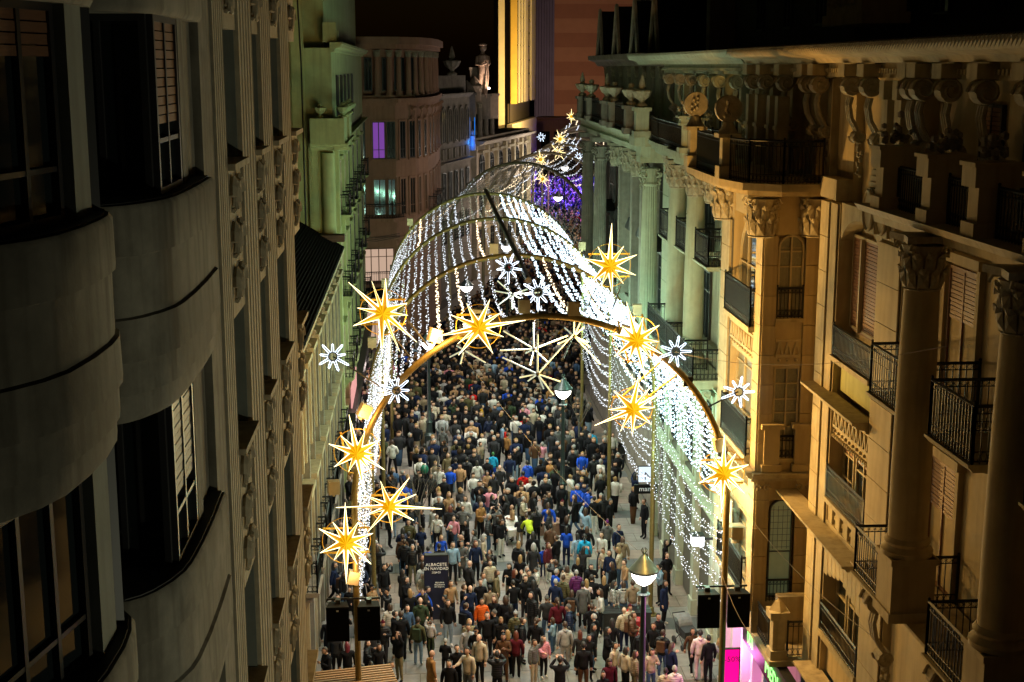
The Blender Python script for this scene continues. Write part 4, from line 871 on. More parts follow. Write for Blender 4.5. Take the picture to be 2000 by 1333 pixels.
for f in range(-1, 5):
    z = 18.84 + 3.57 * (f - 3)
    bay(bayA, z); bay(bayB, z)
    zt = z + 3.57 - 1.95
    # bay A: pane towards the camera, window and blind towards the street, stone strip beside the pier
    FA = frame(-3.3, 12.86, -2.42, 12.86, True)
    window(l1, FA, 0.02, .88, -.05, z, zt, nx=2, fm=frame_d, cur=(f == 3), gm=glass)
    if f == 3: part('lit_curtain', FA, mat('teal_curtain', (.12, .26, .28), .9, .3, 5, emit=.035, ecol=(.3, .9, 1)), l1, (.04, .36, -.035, -.025, z + .08, zt - .6))
    FS = Fr(-2.42, 0, 0, 1, 1, 0)
    window(l1, FS, 12.9, 14.1, -.03, z, zt, nx=2, nz=(.3,), fm=frame_d, shut=.62, shm=woodbr if f == 3 else mat('white_blind', (.22, .21, .20), .6, .15, 6))
    part('stone_strip', FS, greyst, l1, (14.15, 14.45, -.3, .06, z, zt), (14.5, 15.28, -.6, .0, z, zt))
    # bay B
    part('stone_strip', WORLD, jamb, l1, (-2.95, -2.62, 10.78, 11.28, z, zt))
    FBb = frame(-3.05, 9.2, -2.72, 10.75, True)
    window(l1, FBb, .0, 1.55, -.05, z, zt, nx=3, nz=(.25,), fm=frame_d, shut=.25 if f % 2 else .0, cur=True)
    window(l1, frame(-3.4, 11.95, -2.75, 11.3, True), .02, .88, -.25, z, zt, nx=2, fm=frame_d)

# ================================================================ LEFT: LOW BUILDING WITH THE BLACK ROOF
l2 = thing('low_roof_building', (-6, 50, 0), 'low old building on the left under a steep black tiled roof, with narrow shuttered windows', 'building')
FL2 = Fr(-3.75, 0, 0, 1, 1, 0)
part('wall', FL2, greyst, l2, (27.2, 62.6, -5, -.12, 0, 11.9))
b = MB(FL2); b.add([(27.2, .35, 12.0), (62.5, .35, 12.0), (62.5, -2.2, 13.5), (27.2, -2.2, 13.5), (27.2, .35, 11.85), (62.5, .35, 11.85), (62.5, -2.2, 11.85), (27.2, -2.2, 11.85)], [(0, 1, 2, 3), (4, 7, 6, 5), (0, 4, 5, 1), (1, 5, 6, 2), (2, 6, 7, 3), (3, 7, 4, 0)]); rf = b.build('roof', roofm, l2)
for k in range(26):
    z = 12.02 + k * .0585; d = .33 - k * .1
    blk('tile_course', FL2, roofm, rf, 27.3, 62.4, d - .1, d, z, z + .035)
blk('ridge_tile', FL2, tilem, rf, 61.8, 62.5, -2.4, .4, 12.3, 12.6)
MB(FL2).ext([(-.1, 11.5), (.2, 11.55), (.3, 11.8), (.36, 11.84), (.36, 11.95), (-.1, 11.95)], 27.2, 62.5).build('eaves', cream, l2)
for k in range(9):
    Y = 42.6 + k * 2.3
    for z0, z1 in ((7.6, 10.4), (3.6, 6.2)):
        window(l2, FL2, Y - .5, Y + .5, -.11, z0, z1, nx=2, fm=frame_w, nz=(.7,), shut=.5 if k % 2 else .2, shm=mat('grey_blind', (.25, .25, .22), .7, .15, 6))
        part('window_surround', FL2, cream, l2, (Y - .72, Y - .5, -.12, .06, z0 - .1, z1 + .1), (Y + .5, Y + .72, -.12, .06, z0 - .1, z1 + .1), (Y - .85, Y + .85, -.12, .3, z1 + .5, z1 + .68), (Y - .6, Y + .6, -.12, .1, z1 + .12, z1 + .48))
        console(l2, FL2, Y + .78, -.15, z1 + .25, .38, cream)
    balcony(l2, FL2, Y - .85, Y + .85, -.1, .42, 3.6, 1.0, m=brownst)
    part('pilaster', FL2, greyst, l2, (Y + 1.0, Y + 1.3, -.12, .1, 0, 11.5))
    console(l2, FL2, Y + 1.15, -.1, 11.2, .5, carved)
for Y in (44, 48.5, 53, 57.5): part('shop_frame', FL2, frame_w, l2, (Y - 1.6, Y - 1.5, -.1, .05, 0, 3.1), (Y + 1.5, Y + 1.6, -.1, .05, 0, 3.1), (Y - 1.6, Y + 1.6, -.1, .06, 3.1, 3.3)); blk('shop_pane', FL2, mat('shop_poster', (.2, .3, .5), .4, .6, 3), l2, Y - 1.5, Y + 1.5, -.1, -.06, .3, 3.05)

# ================================================================ LEFT: TALL PALE GREEN BUILDING
l3 = thing('pale_green_building', (-6, 75, 0), 'tall pale green building on the left with a stone terrace of urns and tall windows', 'building')
FG = Fr(-3.75, 0, 0, 1, 1, 0); FGc = frame(-14, 62.7, -3.75, 62.7, True)
gp = mat('pale_green_plaster', (.36, .40, .20), .88, .16, 1.8, .25, streak=.4, dirt=.3)
part('wall', FG, gp, l3, (62.75, 96.5, -9, -.05, 0, 20.8), (63.6, 96.5, -9, -.4, 20.8, 26))
part('party_wall', FGc, ochre, l3, (-2, 8.45, -.05, .02, 0, 26), (8.45, 9.0, -.05, .1, 0, 23))
for q in (6.2, 8.9): MB(FGc).tube([(q, .1, 12), (q, .1, 20), (q - .15, .1, 25)], .035, 5).build('drain_pipe', darkmet, l3)
MB(FGc).lathe(9.95, .0, [(.3, 0), (.3, 16.2)], 20).build('round_corner', gp, l3, smooth=True)
part('corner_pier', FGc, gp, l3, (9.1, 9.5, -.05, .14, 0, 16.9))
b = MB(FGc)
for k in range(60): b.box(9.12, 9.3, .14, .2, 9 + k * .13, 9.08 + k * .13)
b.build('quoin_strip', gp, l3, kind='stuff')
cornice(l3, FG, gp, 62.3, 70, .0, 16.3, .35, .6); cornice(l3, FGc, gp, 9.2, 10.9, .0, 16.3, .35, .5)
part('terrace_wall', FG, gp, l3, (61.9, 64.5, -1.0, .5, 16.65, 17.75)); part('terrace_wall', FG, gp, l3, (66.5, 68.6, -.1, .5, 16.65, 17.75)); part('terrace_rail', FG, gp, l3, (64.5, 66.5, -.2, .4, 16.65, 17.0))
for Y in (62.2, 64.2, 66.8, 68.4): urn(l3, -3.3, Y, 17.75, .85, gp, spike=False); 
for Y in (62.2, 67): urn(l3, -4.3, Y, 17.75, .8, gp, spike=False)
part('attic_pilasters', FG, gp, l3, *[(Y - .25, Y + .25, -.4, -.2, 17, 20.5) for Y in (64.5, 68, 71.5, 75, 79, 83)])
for Y in (66.2, 69.8, 73.2, 77, 81): window(l3, FG, Y - .5, Y + .5, -.04, 17.3, 19.6, nx=2, fm=frame_d)
cornice(l3, FG, gp, 62.7, 96, -.1, 20.6, .45, .55, 'roof_cornice'); MB(FG).box(62.9, 63.3, -.4, .2, 21.05, 21.9).box(64.6, 65.0, -.4, .2, 21.05, 21.6).build('chimney_pot', gp, l3)
for Y in (66.6, 70.5, 74.5, 79.5, 85, 91):
    for z0 in (1.0, 5.2, 9.2, 13.1):
        window(l3, FG, Y - .6, Y + .6, -.04, z0, z0 + 2.5, nx=2, nz=(.75,), fm=frame_d if Y > 72 else frame_w)
        part('window_hood', FG, gp, l3, (Y - .9, Y + .9, -.05, .18, z0 + 2.6, z0 + 2.75), (Y - .8, Y - .62, -.05, .05, z0, z0 + 2.5), (Y + .62, Y + .8, -.05, .05, z0, z0 + 2.5))
        balcony(l3, FG, Y - .95, Y + .95, -.05, .5, z0, .95, m=gp)
for Y in (64.2, 68.5, 72.5, 77, 82, 88): part('pilaster', FG, gp, l3, (Y - .35, Y + .35, -.05, .12, 0, 16.3))
cornice(l3, FG, gp, 70, 96, -.02, 16.3, .3, .35)

# ================================================================ LEFT, BACK: ROUNDED PINKISH BUILDING
l4 = thing('rounded_corner_building', (-2, 104, 0), 'pinkish building rounding the corner behind the tunnel, with tall dark windows and a columned attic', 'building')
plan3 = [(-6.5, 98.3), (-4.3, 98.0), (-1.6, 98.5), (-.2, 100.2), (.7, 103.4), (1.25, 108), (1.55, 113), (1.8, 118)]
b = MB(); b.plan(plan3 + [(-12, 118), (-12, 98.3)], 0, 18.0).plan([(x - .5, y + .6) for x, y in plan3] + [(-12, 118), (-12, 99)], 18, 21.4); b.build('wall', pink, l4)
def band(z0, z1, o, nm='cornice', m=pink): MB().plan([(x + o * (.3 if i < 2 else .8), y - o * (1 if i < 4 else .4)) for i, (x, y) in enumerate(plan3)] + [(-12, 118), (-12, 98.3)], z0, z1).build(nm, m, l4)
band(17.3, 17.5, .12); band(17.5, 17.8, .3); band(21.2, 21.5, .15); band(21.5, 22.0, .45); band(7.9, 8.1, .2)
wins = [((-4.3, 98.0), (-1.6, 98.5), (.3, 1.55, 2.42)), ((-1.6, 98.5), (-.2, 100.2), (.7, 1.75)), ((-.2, 100.2), (.7, 103.4), (.8, 2.4)), ((.7, 103.4), (1.25, 108), (1.1, 3.4)), ((1.25, 108), (1.55, 113), (1.0, 3.5)), ((1.55, 113), (1.8, 118), (1.5, 3.8))]
k = 0
for p, q, ss_ in wins:
    f = frame(*p, *q, True)
    for s in ss_:
        lit = (k == 1); w = .46 if k == 1 else .3
        for z0, z1 in ((13.6, 16.2), (9.6, 12.2)):
            window(l4, f, s - w, s + w, -.0, z0, z1, nx=2, nz=(.25,), fm=frame_d if z0 > 12 else woodbr, gm=(glow('purple_window', (.42, .12, .75), .4) if lit and z0 > 12 else glass), cur=lit)
            part('reveal', f, pink, l4, (s - w - .1, s - w, -.02, .09, z0, z1), (s + w, s + w + .1, -.02, .09, z0, z1), (s - w - .1, s + w + .1, -.02, .1, z1, z1 + .12), (s - w - .15, s + w + .15, -.02, .16, z0 - .12, z0))
        xx, yy, _ = f.P(s, -.2, 0); column(l4, xx, yy, 18.0, 21.1, .2, pink, ch=.45); window(l4, f, s + .4, s + .95, -.55, 18.3, 20.6, fm=frame_d)
        if k > 3: console(l4, f, s, 0, 17.1, .6, pink, w=.25)
        k += 1
bp = [(-4.5, 97.9), (-4.3, 97.2), (-1.8, 97.3), (-1.0, 98.3), (-.9, 99.3), (-4.5, 98.5)]
ba = MB().plan(bp, 9.25, 9.5).build('balcony', pink, l4); railing(ba, WORLD, [(-4.3, 97.3), (-1.85, 97.4), (-1.1, 98.4)], 9.5, 10.5, step=.2)
for p, q in (((.8, 102.9), (1.2, 105.4)), ((1.3, 107.5), (1.6, 110))):
    f = frame(*p, *q, True); balcony(l4, f, .2, f.L - .2, -.1, .55, 9.5, 1.0, m=pink)
f = frame(-4.3, 98, -1.6, 98.5, True)
window(l4, f, .3, 2.5, .0, 4.9, 7.3, nx=4, nz=(.75,), fm=woodbr, gm=glow('cafe_light', (1, .68, .5), .55)); window(l4, f, .3, 2.5, .0, .3, 3.4, nx=3, fm=woodbr, gm=glow('cafe_light', (1, .68, .5), .55))
bl = part('balcony', f, pink, l4, (.1, 2.7, .0, .8, 4.6, 4.8)); railing(bl, f, [(.15, .75), (2.65, .75)], 4.8, 5.7, step=.15)
part('shop_sign', f, roofm, l4, (.1, 2.7, .8, .88, 3.9, 4.6))
ln = MB(f)
for k in range(3): ln.tube([(-.3, .3, 8.3 - .15 * k), (1.2, .35, 8.1 - .13 * k), (2.9, .3, 8.35 - .12 * k)], .02, 3)
ln.build('cable', darkmet, l4)

# ================================================================ FAR LEFT STREET SIDE
l5 = thing('arcaded_building', (2, 125, 0), 'dark building beyond the rounded corner with a row of pointed arch windows', 'building')
f = frame(1.8, 118.2, 4.75, 128, True); L5 = f.L
part('wall', f, brownst, l5, (0, L5, -3, -.05, 0, 17.6), (0, L5, -3, -.4, 17.6, 19.2))
cornice(l5, f, brownst, 0, L5, -.05, 17.3, .4, .4)
for k in range(5):
    s = 1.3 + k * 1.95; window(l5, f, s - .72, s + .72, .0, 13.4, 16.6, nx=2, arch=True, fm=brownst, w=.16); window(l5, f, s - .45, s + .45, .0, 8.4, 11.0, nx=2, fm=frame_d); window(l5, f, s - .45, s + .45, .0, 4.8, 7.2, nx=2, fm=frame_d)
    part('recessed_panel', f, brownst, l5, (s - .6, s - .1, -.05, .1, 12.1, 13.0), (s + .1, s + .6, -.05, .1, 12.1, 13.0))
cornice(l5, f, brownst, 0, L5, -.05, 11.6, .3, .5); urn(l5, 3.0, 122.5, 19.2, 2.2, brownst)
l6 = thing('statue_building', (6, 138, 0), 'ornate far left building with a roof statue and blue-lit niche', 'building')
f = frame(4.8, 128.2, 12.2, 152, True); L6 = f.L; fps = mat('far_pale_stone', (.42, .36, .29), .9, .2, 2)
part('wall', f, fps, l6, (2.5, L6, -3, -.1, 0, 13.4)); part('corner_wall', f, brownst, l6, (0, 2.4, -3, -.6, 0, 16.5)); part('upper_wall', f, brownst, l6, (2.6, 10, -3, -1, 13.4, 16.6))
cornice(l6, f, fps, 2.5, L6, -.1, 12.6, .5, .8)
for k in range(6):
    s = 4.2 + k * 3.6
    for z0 in (9.4, 5.8, 2.2): window(l6, f, s - .9, s + .9, -.05, z0, z0 + 2.4, nx=2, nz=(.7,), fm=frame_d, arch=z0 > 9)
    part('pilaster', f, cream, l6, (s + 1.5, s + 2.1, -.1, .25, 0, 12.6))
    for z0 in (9.4, 5.8, 2.2): part('pediment', f, cream, l6, (s - 1.1, s + 1.1, -.1, .35, z0 + 2.55, z0 + 2.8))
for k in range(3):
    s = 4 + k * 2.4; window(l6, f, s - .6, s + .6, -.9, 13.8, 16.0, nx=1, arch=True, fm=brownst, w=.2); xx, yy, _ = f.P(s + 1.2, -.5, 0); column(l6, xx, yy, 13.4, 16.6, .22, brownst, ch=.5)
def turret(px, py, Y, w, z0, z1, m, cap=True):
    p = at_y(px, py, Y); b = MB(); b.box(p.x - w, p.x + w, Y - w, Y + w, z0, z1)
    b.box(p.x - w * 1.2, p.x + w * 1.2, Y - w * 1.2, Y + w * 1.2, z1 - .02, z1 + .2)
    if cap: b.lathe(p.x, Y, [(w * 1.15, z1 + .15), (w * .7, z1 + w * 1.1), (.02, z1 + w * 1.8)], 4)
    return b.build('turret', m, l6)
cp_ = mat('roof_pinnacle_stone', (.5, .38, .3), .8, .2, 3)
turret(927, 170, 134, .6, 15.5, 18.0, cp_); turret(962, 200, 137, .55, 15.0, 17.2, cp_, False); turret(912, 190, 131, .75, 15, 17.4, brownst); turret(943, 190, 135.5, .7, 15, 17.2, brownst, False); turret(927, 140, 136, .45, 18, 19.7, brownst, False)
f2 = frame(*at_y(916, 270, 128.9).xy, *at_y(930, 270, 128.9).xy, True)
part('niche_glow', f2, glow('blue_niche', (.0, .25, 1), .9), l6, (.02, .10, .05, .1, 12.6, 15.4)); part('niche_glow', f2, glow('blue_niche', (.0, .25, 1), .9), l6, (.5, .56, .05, .1, 12.6, 15.4)); lamp('niche_light', 'POINT', (5.0, 127.6, 13.2), 60, (.02, .25, 1), .1)
MB(f2).lathe(.3, .3, [(.3, 12.4), (.34, 12.8), (.22, 13.4), (.28, 13.7), (.12, 13.85), (.14, 14.1), (.02, 14.3)], 10).build('niche_statue', mat('blue_lit_statue', (.3, .35, .5), .6), l6)
# ---- rooftop statue
sm = mat('statue_stone', (.46, .34, .26), .7, .25, 5, .3)
sp_ = at_y(943, 170, 135)
st = thing('rooftop_statue', (sp_.x, 135, 17.2), 'weathered statue of a bare-chested figure standing on the far left roof', 'statue')
x_, z_ = sp_.x, 17.2
b = MB(); b.tube([(x_ - .22, 135, z_), (x_ - .2, 134.95, z_ + 1.2), (x_ - .1, 135, z_ + 2.3)], [.2, .26, .34], 10).tube([(x_ + .25, 134.8, z_), (x_ + .22, 134.85, z_ + 1.1), (x_ + .12, 135, z_ + 2.3)], [.19, .25, .34], 10)
b.lathe(x_, 135, [(.42, z_ + 2.1), (.48, z_ + 2.5), (.4, z_ + 2.9), (.52, z_ + 3.5), (.5, z_ + 3.8), (.2, z_ + 4.0), (.15, z_ + 4.25)], 14).ball((x_ + .03, 134.95, z_ + 4.55), .33, 12, 1.2)
b.tube([(x_ - .5, 135, z_ + 3.7), (x_ - .62, 134.8, z_ + 3.0), (x_ - .1, 134.4, z_ + 2.9), (x_ + .35, 134.3, z_ + 3.1)], [.17, .15, .12, .1], 8).tube([(x_ + .5, 135, z_ + 3.7), (x_ + .62, 134.7, z_ + 3.1), (x_ + .5, 134.3, z_ + 2.9)], [.17, .14, .1], 8)
b.build('figure', sm, st, smooth=True); MB().tube([(x_ + .45, 134.2, z_ + 3.4), (x_ + .5, 134.2, z_ + 1.8), (x_ + .3, 134.2, z_ - .2)], .06, 6).build('staff', sm, st); MB().lathe(x_, 135, [(.34, z_ + 4.75), (.42, z_ + 4.8), (.3, z_ + 4.95), (.05, z_ + 5.02)], 12).build('hat', sm, st)
MB().box(x_ - .7, x_ + .7, 134.4, 135.6, 15.3, 17.3).build('plinth', brownst, st)
lamp('statue_floodlight', 'SPOT', (x_ + .9, 133.4, 17.4), 650, (1, .7, .5), .1, rot=(-.5, 1.2, 2.4), spot=80)
fl = MB().ball(tuple(at_y(955, 173, 133.0)), .1, 8).build('floodlight_bulb', glow('bulb_white', (1, .85, .7), 30)); tag(fl, 'small bright floodlight at the feet of the rooftop statue', 'floodlight')
# ---- gold-lit tower
gt = thing('gold_lit_tower', (13, 212, 0), 'tall modern tower glowing gold at night behind the statue, with black glass strips', 'building')
gm_ = mat('tower_cream', (.55, .46, .27), .8, .12, .8, .1); gm2 = mat('tower_gold_wall', (.5, .31, .04), .7, .15, .6)
xs = lambda px, Y: at_y(px, 200, Y).x
f = frame(xs(974, 205), 205, xs(1010, 205), 205, True); L = f.L
part('body', f, gm2, gt, (0, L, -12, -.8, 14.6, 60)); part('side_pier', f, gm_, gt, (-.05, .85, -12, .6, 0, 60)); part('gold_panel', f, gm2, gt, (1.75, L, -.8, .3, 14.6, 60)); part('dark_strip', f, roofm, gt, (.9, 1.7, -.8, -.4, 0, 60))
g2 = frame(xs(1010, 205), 205, xs(1048, 233), 233, True)
part('core', g2, roofm, gt, (0, g2.L, -1, -.5, 14.6, 60))
for s, w in ((.0, .5), (5.6, .3), (9.4, .3), (13.2, 4.0), (22.3, 6.4)): part('fin', g2, gm_, gt, (s, s + w, -.5, -.2, 14.6, 60))
for k in range(18):
    for s0, s1 in ((.6, 5.5), (6.0, 9.3), (9.8, 13.1), (17.4, 22.1)):
        blk('pane', g2, glass, gt, s0, s1, -.45, -.38, 14.8 + k * 2.1, 16.7 + k * 2.1)
p3 = frame(xs(990, 203), 203, xs(1001, 200), 200, True); g3 = frame(xs(1001, 200), 200, xs(1048, 232), 232, True)
part('podium', p3, gm_, gt, (0, p3.L, -1.2, 0, 0, 11.6)); part('podium_wall', g3, gm_, gt, (.02, g3.L, -.8, 0, 0, 11.8)); part('recess', g2, mat('dark_recess', (.05, .035, .02), .9), gt, (0, g2.L, -1.4, -1.2, 11.8, 14.6))
pg = part('louvre', g3, mat('louvre_back', (.06, .045, .03), .8), gt, (5, 20, .0, .06, 5.0, 9.2))
for k in range(14): blk('louvre_fin', g3, mat('louvre_tan', (.35, .25, .14), .6), pg, 5.2 + k * 1.07, 5.6 + k * 1.07, .06, .3, 5.1, 9.1)
lamp('tower_flood', 'SPOT', (xs(1000, 180), 181, 16), 9000, (1, .66, .2), .6, rot=(.08, 1, .35), spot=110)
lamp('tower_flood', 'SPOT', (xs(1140, 205), 198, 14), 38000, (1, .70, .28), .6, rot=(-.85, .6, .25), spot=110)
# ---- striped tower and dark building
stp = thing('striped_tower', (35, 300, 0), 'broad striped brick tower closing the street, warm brown bands at night', 'building')
f = frame(at_y(1080, 200, 300).x, 300, at_y(1250, 200, 300).x, 300, True)
for k in range(26): part('wall_band', f, mat('band_light', (.19, .10, .065), .9, .1, .4) if k % 2 == 0 else mat('band_dark', (.15, .07, .045), .9, .1, .4), stp, (0, f.L, -10, 0 if k % 2 else .06, k * 3.0 - 3, k * 3.0))
dk = thing('dark_blue_block', (28, 290, 0), 'dark bluish block between the gold tower and the striped tower', 'building')
f = frame(at_y(1044, 200, 290).x, 290, at_y(1082, 200, 290).x, 290, True); dm = mat('bluish_wall', (.035, .035, .075), .9, .2, .5)
part('wall', f, dm, dk, (0, f.L, -8, 0, 0, 60))
for k in range(7): part('wall_fin', f, dm, dk, (.3 + k * .55, .5 + k * .55, 0, .35, 0, 60))
fe = thing('street_end_building', (25, 250, 0), 'low warm-lit building closing the street beyond the blue-lit crowd', 'building')
f = frame(at_y(1048, 330, 250).x, 252, at_y(1260, 330, 250).x, 246, True)
part('wall', f, pink, fe, (0, f.L, -6, 0, 0, 11)); 
for k in range(6): window(fe, f, 1 + k * 2.4, 2.6 + k * 2.4, .02, 5, 8.5, nx=2, fm=frame_d); window(fe, f, 1 + k * 2.4, 2.6 + k * 2.4, .02, .5, 3.5, nx=2, fm=frame_d)
cornice(fe, f, pink, 0, f.L, 0, 10.5, .5, .5)
lamp('striped_flood', 'SPOT', (30, 262, 13), 30000, (1, .6, .35), 1, rot=(.1, 1, .25), spot=90)
for x, y in ((23, 205), (26, 215), (20, 190), (27, 228)): lamp('crowd_fill_blue', 'SPOT', (x, y, 8), 42000, (.14, .07, 1), .4, rot=(0, 0, -1), spot=125)  # unseen spots added to light the far crowd blue
lamp('crowd_fill_violet', 'SPOT', (18, 172, 9), 7000, (.75, .4, 1), .4, rot=(0, 0, -1), spot=120)  # another added spot, turning the crowd before it violet
lamp('far_warm', 'POINT', (9, 130, 6), 700, (1, .75, .6), .4); lamp('far_white', 'POINT', (15.5, 146, 8), 2600, (1, .88, .75), .4)  # unseen fill lamps added to brighten the far facades
# ================================================================ STREET LAMPS
lampmet = mat('green_black_iron', (.03, .045, .045), .35, .2, 10, metal=.4); opal = glow('opal_globe', (1, .93, .84), 9)
def street_lamp(x, y, zt, label, sc=1.0, energy=260, col=(1, .86, .7)):
    t = thing('street_lamp', (x, y, 0), label, 'street lamp', 'street lamps in the pedestrian street')
    MB().lathe(x, y, [(.36, 0), (.36, .25), (.27, .3), (.25, .8), (.3, .85), (.22, .95), (.16, 1.0), (.15, 1.5), (.2, 1.55), (.11, 1.7), (.095, 2.6), (.075, zt - 1.15), (.1, zt - 1.1)], 10).build('post', lampmet, t, smooth=True)
    MB().lathe(x, y, [(.18, zt - 1.1), (.2, zt - 1.06), (.1, zt - 1.02), (.06, zt - .8)], 12).tube([(x, y - .05, zt - .8), (x, y - .05, zt - .5)], .025, 6).build('collar', lampmet, t)
    r = .42 * sc
    MB().lathe(x, y, [(r * .12, zt - .82), (r * .5, zt - .72), (r * .8, zt - .55), (r * .9, zt - .36)], 18).build('globe', opal, t, smooth=True)
    h = MB().lathe(x, y, [(r * 1.0, zt - .38), (r * 1.02, zt - .32), (r * .78, zt - .2), (r * .42, zt - .02), (r * .22, zt + .1), (r * .12, zt + .13), (.03, zt + .2)], 18).build('hood', lampmet, t, smooth=True)
    b = MB()
    for k in range(6): a = k * pi / 3; b.tube([(x + .03 * cos(a), y + .03 * sin(a), zt + .16), (x + .09 * cos(a), y + .09 * sin(a), zt + .26), (x + .06 * cos(a), y + .06 * sin(a), zt + .33)], .012, 3)
    b.build('finial', lampmet, h)
    if energy: lamp('lamp_light', 'POINT', (x, y, zt - .98), energy, col, .12)
    return t
p = at_z(1098, 1008); q = at_y(1098, 745, p.y); ZT = q.z
street_lamp(p.x, p.y, ZT, 'street lamp standing in mid crowd below the hanging white tube bursts', 1.0, 900)
p2 = at_y(1258, 1100, p.y * 28.5 / 45); street_lamp(p2.x, p2.y, at_y(1258, 1092, p2.y).z, 'large street lamp nearest the camera at the lower right', 1.02, 1100)
for (px, py, Y, lab, e) in ((911, 548, 92, 'street lamp seen through the left netting under the third arch', 350), (1090, 377, 132, 'distant street lamp in front of the blue-lit crowd', 0), (1052, 417, 112, 'distant street lamp left of the blue-lit crowd', 200), (1103, 320, 160, 'tiny far street lamp under the far netting', 0), (990, 470, 100, 'street lamp behind the strings near the ridge tube', 250)):
    v = at_y(px, py, Y); street_lamp(v.x, v.y, v.z, lab, 1.15, e)
v = at_z(839, 880); w_ = at_y(839, 695, v.y); street_lamp(v.x, v.y, ZT, 'slim street lamp at the left of the crowd behind the white star', 1, 800)
def added_hung_lamp(x, y, z, label, e, col):  # unseen hanging fixture, added to warm the near facades
    t = thing('added_hung_light', (x, y, z), label, 'fill light'); MB().lathe(x, y, [(.05, z + .35), (.1, z + .3), (.3, z + .1), (.32, z)], 14).build('shade', darkmet, t)
    MB().ball((x, y, z), .13, 10).build('bulb', opal, t); MB().tube([(-2.3, y, z + .9), (x, y, z + .35), (10.1, y, z + .9)], .012, 4).build('span_wire', darkmet, t); lamp('street_fill', 'POINT', (x, y, z - .25), e, col, .3)
added_hung_lamp(3.0, 24, 7.4, 'unseen fill light added over the street just before the arches', 160, (1, .50, .13))
wf = thing('added_fill_flood', (9.9, 10, 11), 'unseen fill light added on the right wall to brighten the grey building', 'floodlight'); MB().box(9.6, 10.0, 9.8, 10.2, 10.85, 11.15).build('housing', darkmet, wf); MB().box(9.58, 9.6, 9.85, 10.15, 10.9, 11.1).build('lens', glow('fill_lens', (.9, 1, .75), 5), wf)  # fixture added out of view to go with the fill spot
lamp('fill_flood', 'SPOT', (9.5, 10, 11), 1250, (1, .98, .68), .15, rot=(-1, .8, .5), spot=95, blend=.8)  # added fill spot that brightens the grey left building
# gold light from the floodlights of the nearest arch
lamp('arch_flood', 'POINT', (5.45, 36.5, 12.2), 2300, (1, .52, .115), .15); lamp('arch_flood', 'POINT', (6.6, 36.6, 8.2), 1050, (1, .52, .115), .15)
lamp('arch_flood', 'POINT', at_y(849, 655, 35.5), 330, (1, .52, .15), .15); lamp('arch_flood', 'POINT', at_y(700, 820, 35.5), 110, (1, .52, .15), .12); lamp('arch_flood', 'POINT', at_y(690, 1120, 35.6), 40, (1, .55, .2), .12)
# ================================================================ TEXT
def text(parent, s, p, size, m, rot=(pi / 2, 0, 0), ext=.006, name='lettering', sx=1):
    cu = bpy.data.curves.new(name, 'FONT'); cu.body = s; cu.size = size; cu.extrude = ext; cu.align_x = 'CENTER'; cu.resolution_u = 2
    o = bpy.data.objects.new(name + '_tmp', cu); C.objects.link(o); bpy.context.view_layer.update()
    me = bpy.data.meshes.new_from_object(o.evaluated_get(bpy.context.evaluated_depsgraph_get())); bpy.data.objects.remove(o)
    me.materials.clear(); me.materials.append(m)
    n = bpy.data.objects.new(name, me); C.objects.link(n); n.location = p; n.rotation_euler = rot; n.scale = (sx, 1, 1)
    adopt(n, parent); return n
# ---- information totem
g = at_z(853, 1208); tt = thing('information_totem', (g.x, g.y, 0), 'dark navy festival totem with white lettering, standing in the crowd at the left', 'sign')
navy = mat('navy_panel', (.012, .014, .035), .35, .3, 3); whitep = mat('white_print', (.8, .8, .78), .6)
MB().box(g.x - .42, g.x + .42, g.y - .12, g.y + .12, 0, 2.45).build('panel', navy, tt); MB().box(g.x + .42, g.x + .45, g.y - .13, g.y + .13, 0, 2.5).box(g.x - .45, g.x - .42, g.y - .13, g.y + .13, 0, 2.5).box(g.x - .45, g.x + .45, g.y - .13, g.y + .13, 2.45, 2.5).build('frame', darkmet, tt)
for s, z, sz in (('ALBACETE', 2.08, .165), ('EN NAVIDAD', 1.93, .15), ('2024·25', 1.8, .1), ('DESCUBRE EL', 1.42, .055), ('PROGRAMA', 1.33, .07), ('EN DIGITAL', 1.25, .07)): text(tt, s, (g.x + (.12 if z < 1.5 else 0), g.y - .126, z), sz, whitep)
# ---- pink sale display and shops at the lower right
pk = at_y(1426, 1262, 37.5)
F_ = frame(*at_y(1410, 1262, 37.2).xy, *at_y(1444, 1262, 37.2).xy, True); W_ = F_.L
ps = thing('sale_display', (pk.x, 37.2, 1.2), 'tall glowing magenta sale screen reading -50% beside the right arch leg', 'screen')
zt = at_y(1426, 1268, 37.2).z
part('screen', F_, glow('magenta_screen', (1, .0, .25), 1.3), ps, (0, W_, -.02, .03, zt - 2.0, zt)); part('frame', F_, darkmet, ps, (-.03, 0, -.04, .05, zt - 2.02, zt + .03), (W_, W_ + .03, -.04, .05, zt - 2.02, zt + .03), (0, W_, -.04, .05, zt, zt + .03)); navyp = mat('navy_print', (.02, .005, .08), .6)
text(ps, '-50%', (pk.x, 37.155, zt - .38), .24, navyp, ext=.004); text(ps, 'REBAJAS', (pk.x, 37.155, zt - 1.25), .05, navyp, ext=.003)
shp = thing('pink_shop_front', (9.9, 38, 0), 'pink-lit shop window with white frames behind the sale screen', 'shop front')
FS = Fr(9.64, 0, 0, 1, -1, 0); pinkl = glow('pink_shop_light', (1, .38, .72), 1.1)
part('shop_wall', FS, pinkl, shp, (36.2, 41.9, -.6, -.55, .3, 3.9)); part('frame', FS, mat('white_lacquer', (.7, .66, .68), .4), shp, *[(y, y + .22, -.5, .0, 0, 4.0) for y in (36.3, 37.6, 38.9, 40.2, 41.5)], (36.2, 42, -.5, .02, 3.9, 4.1), (36.2, 42, -.5, .04, 0, .3))
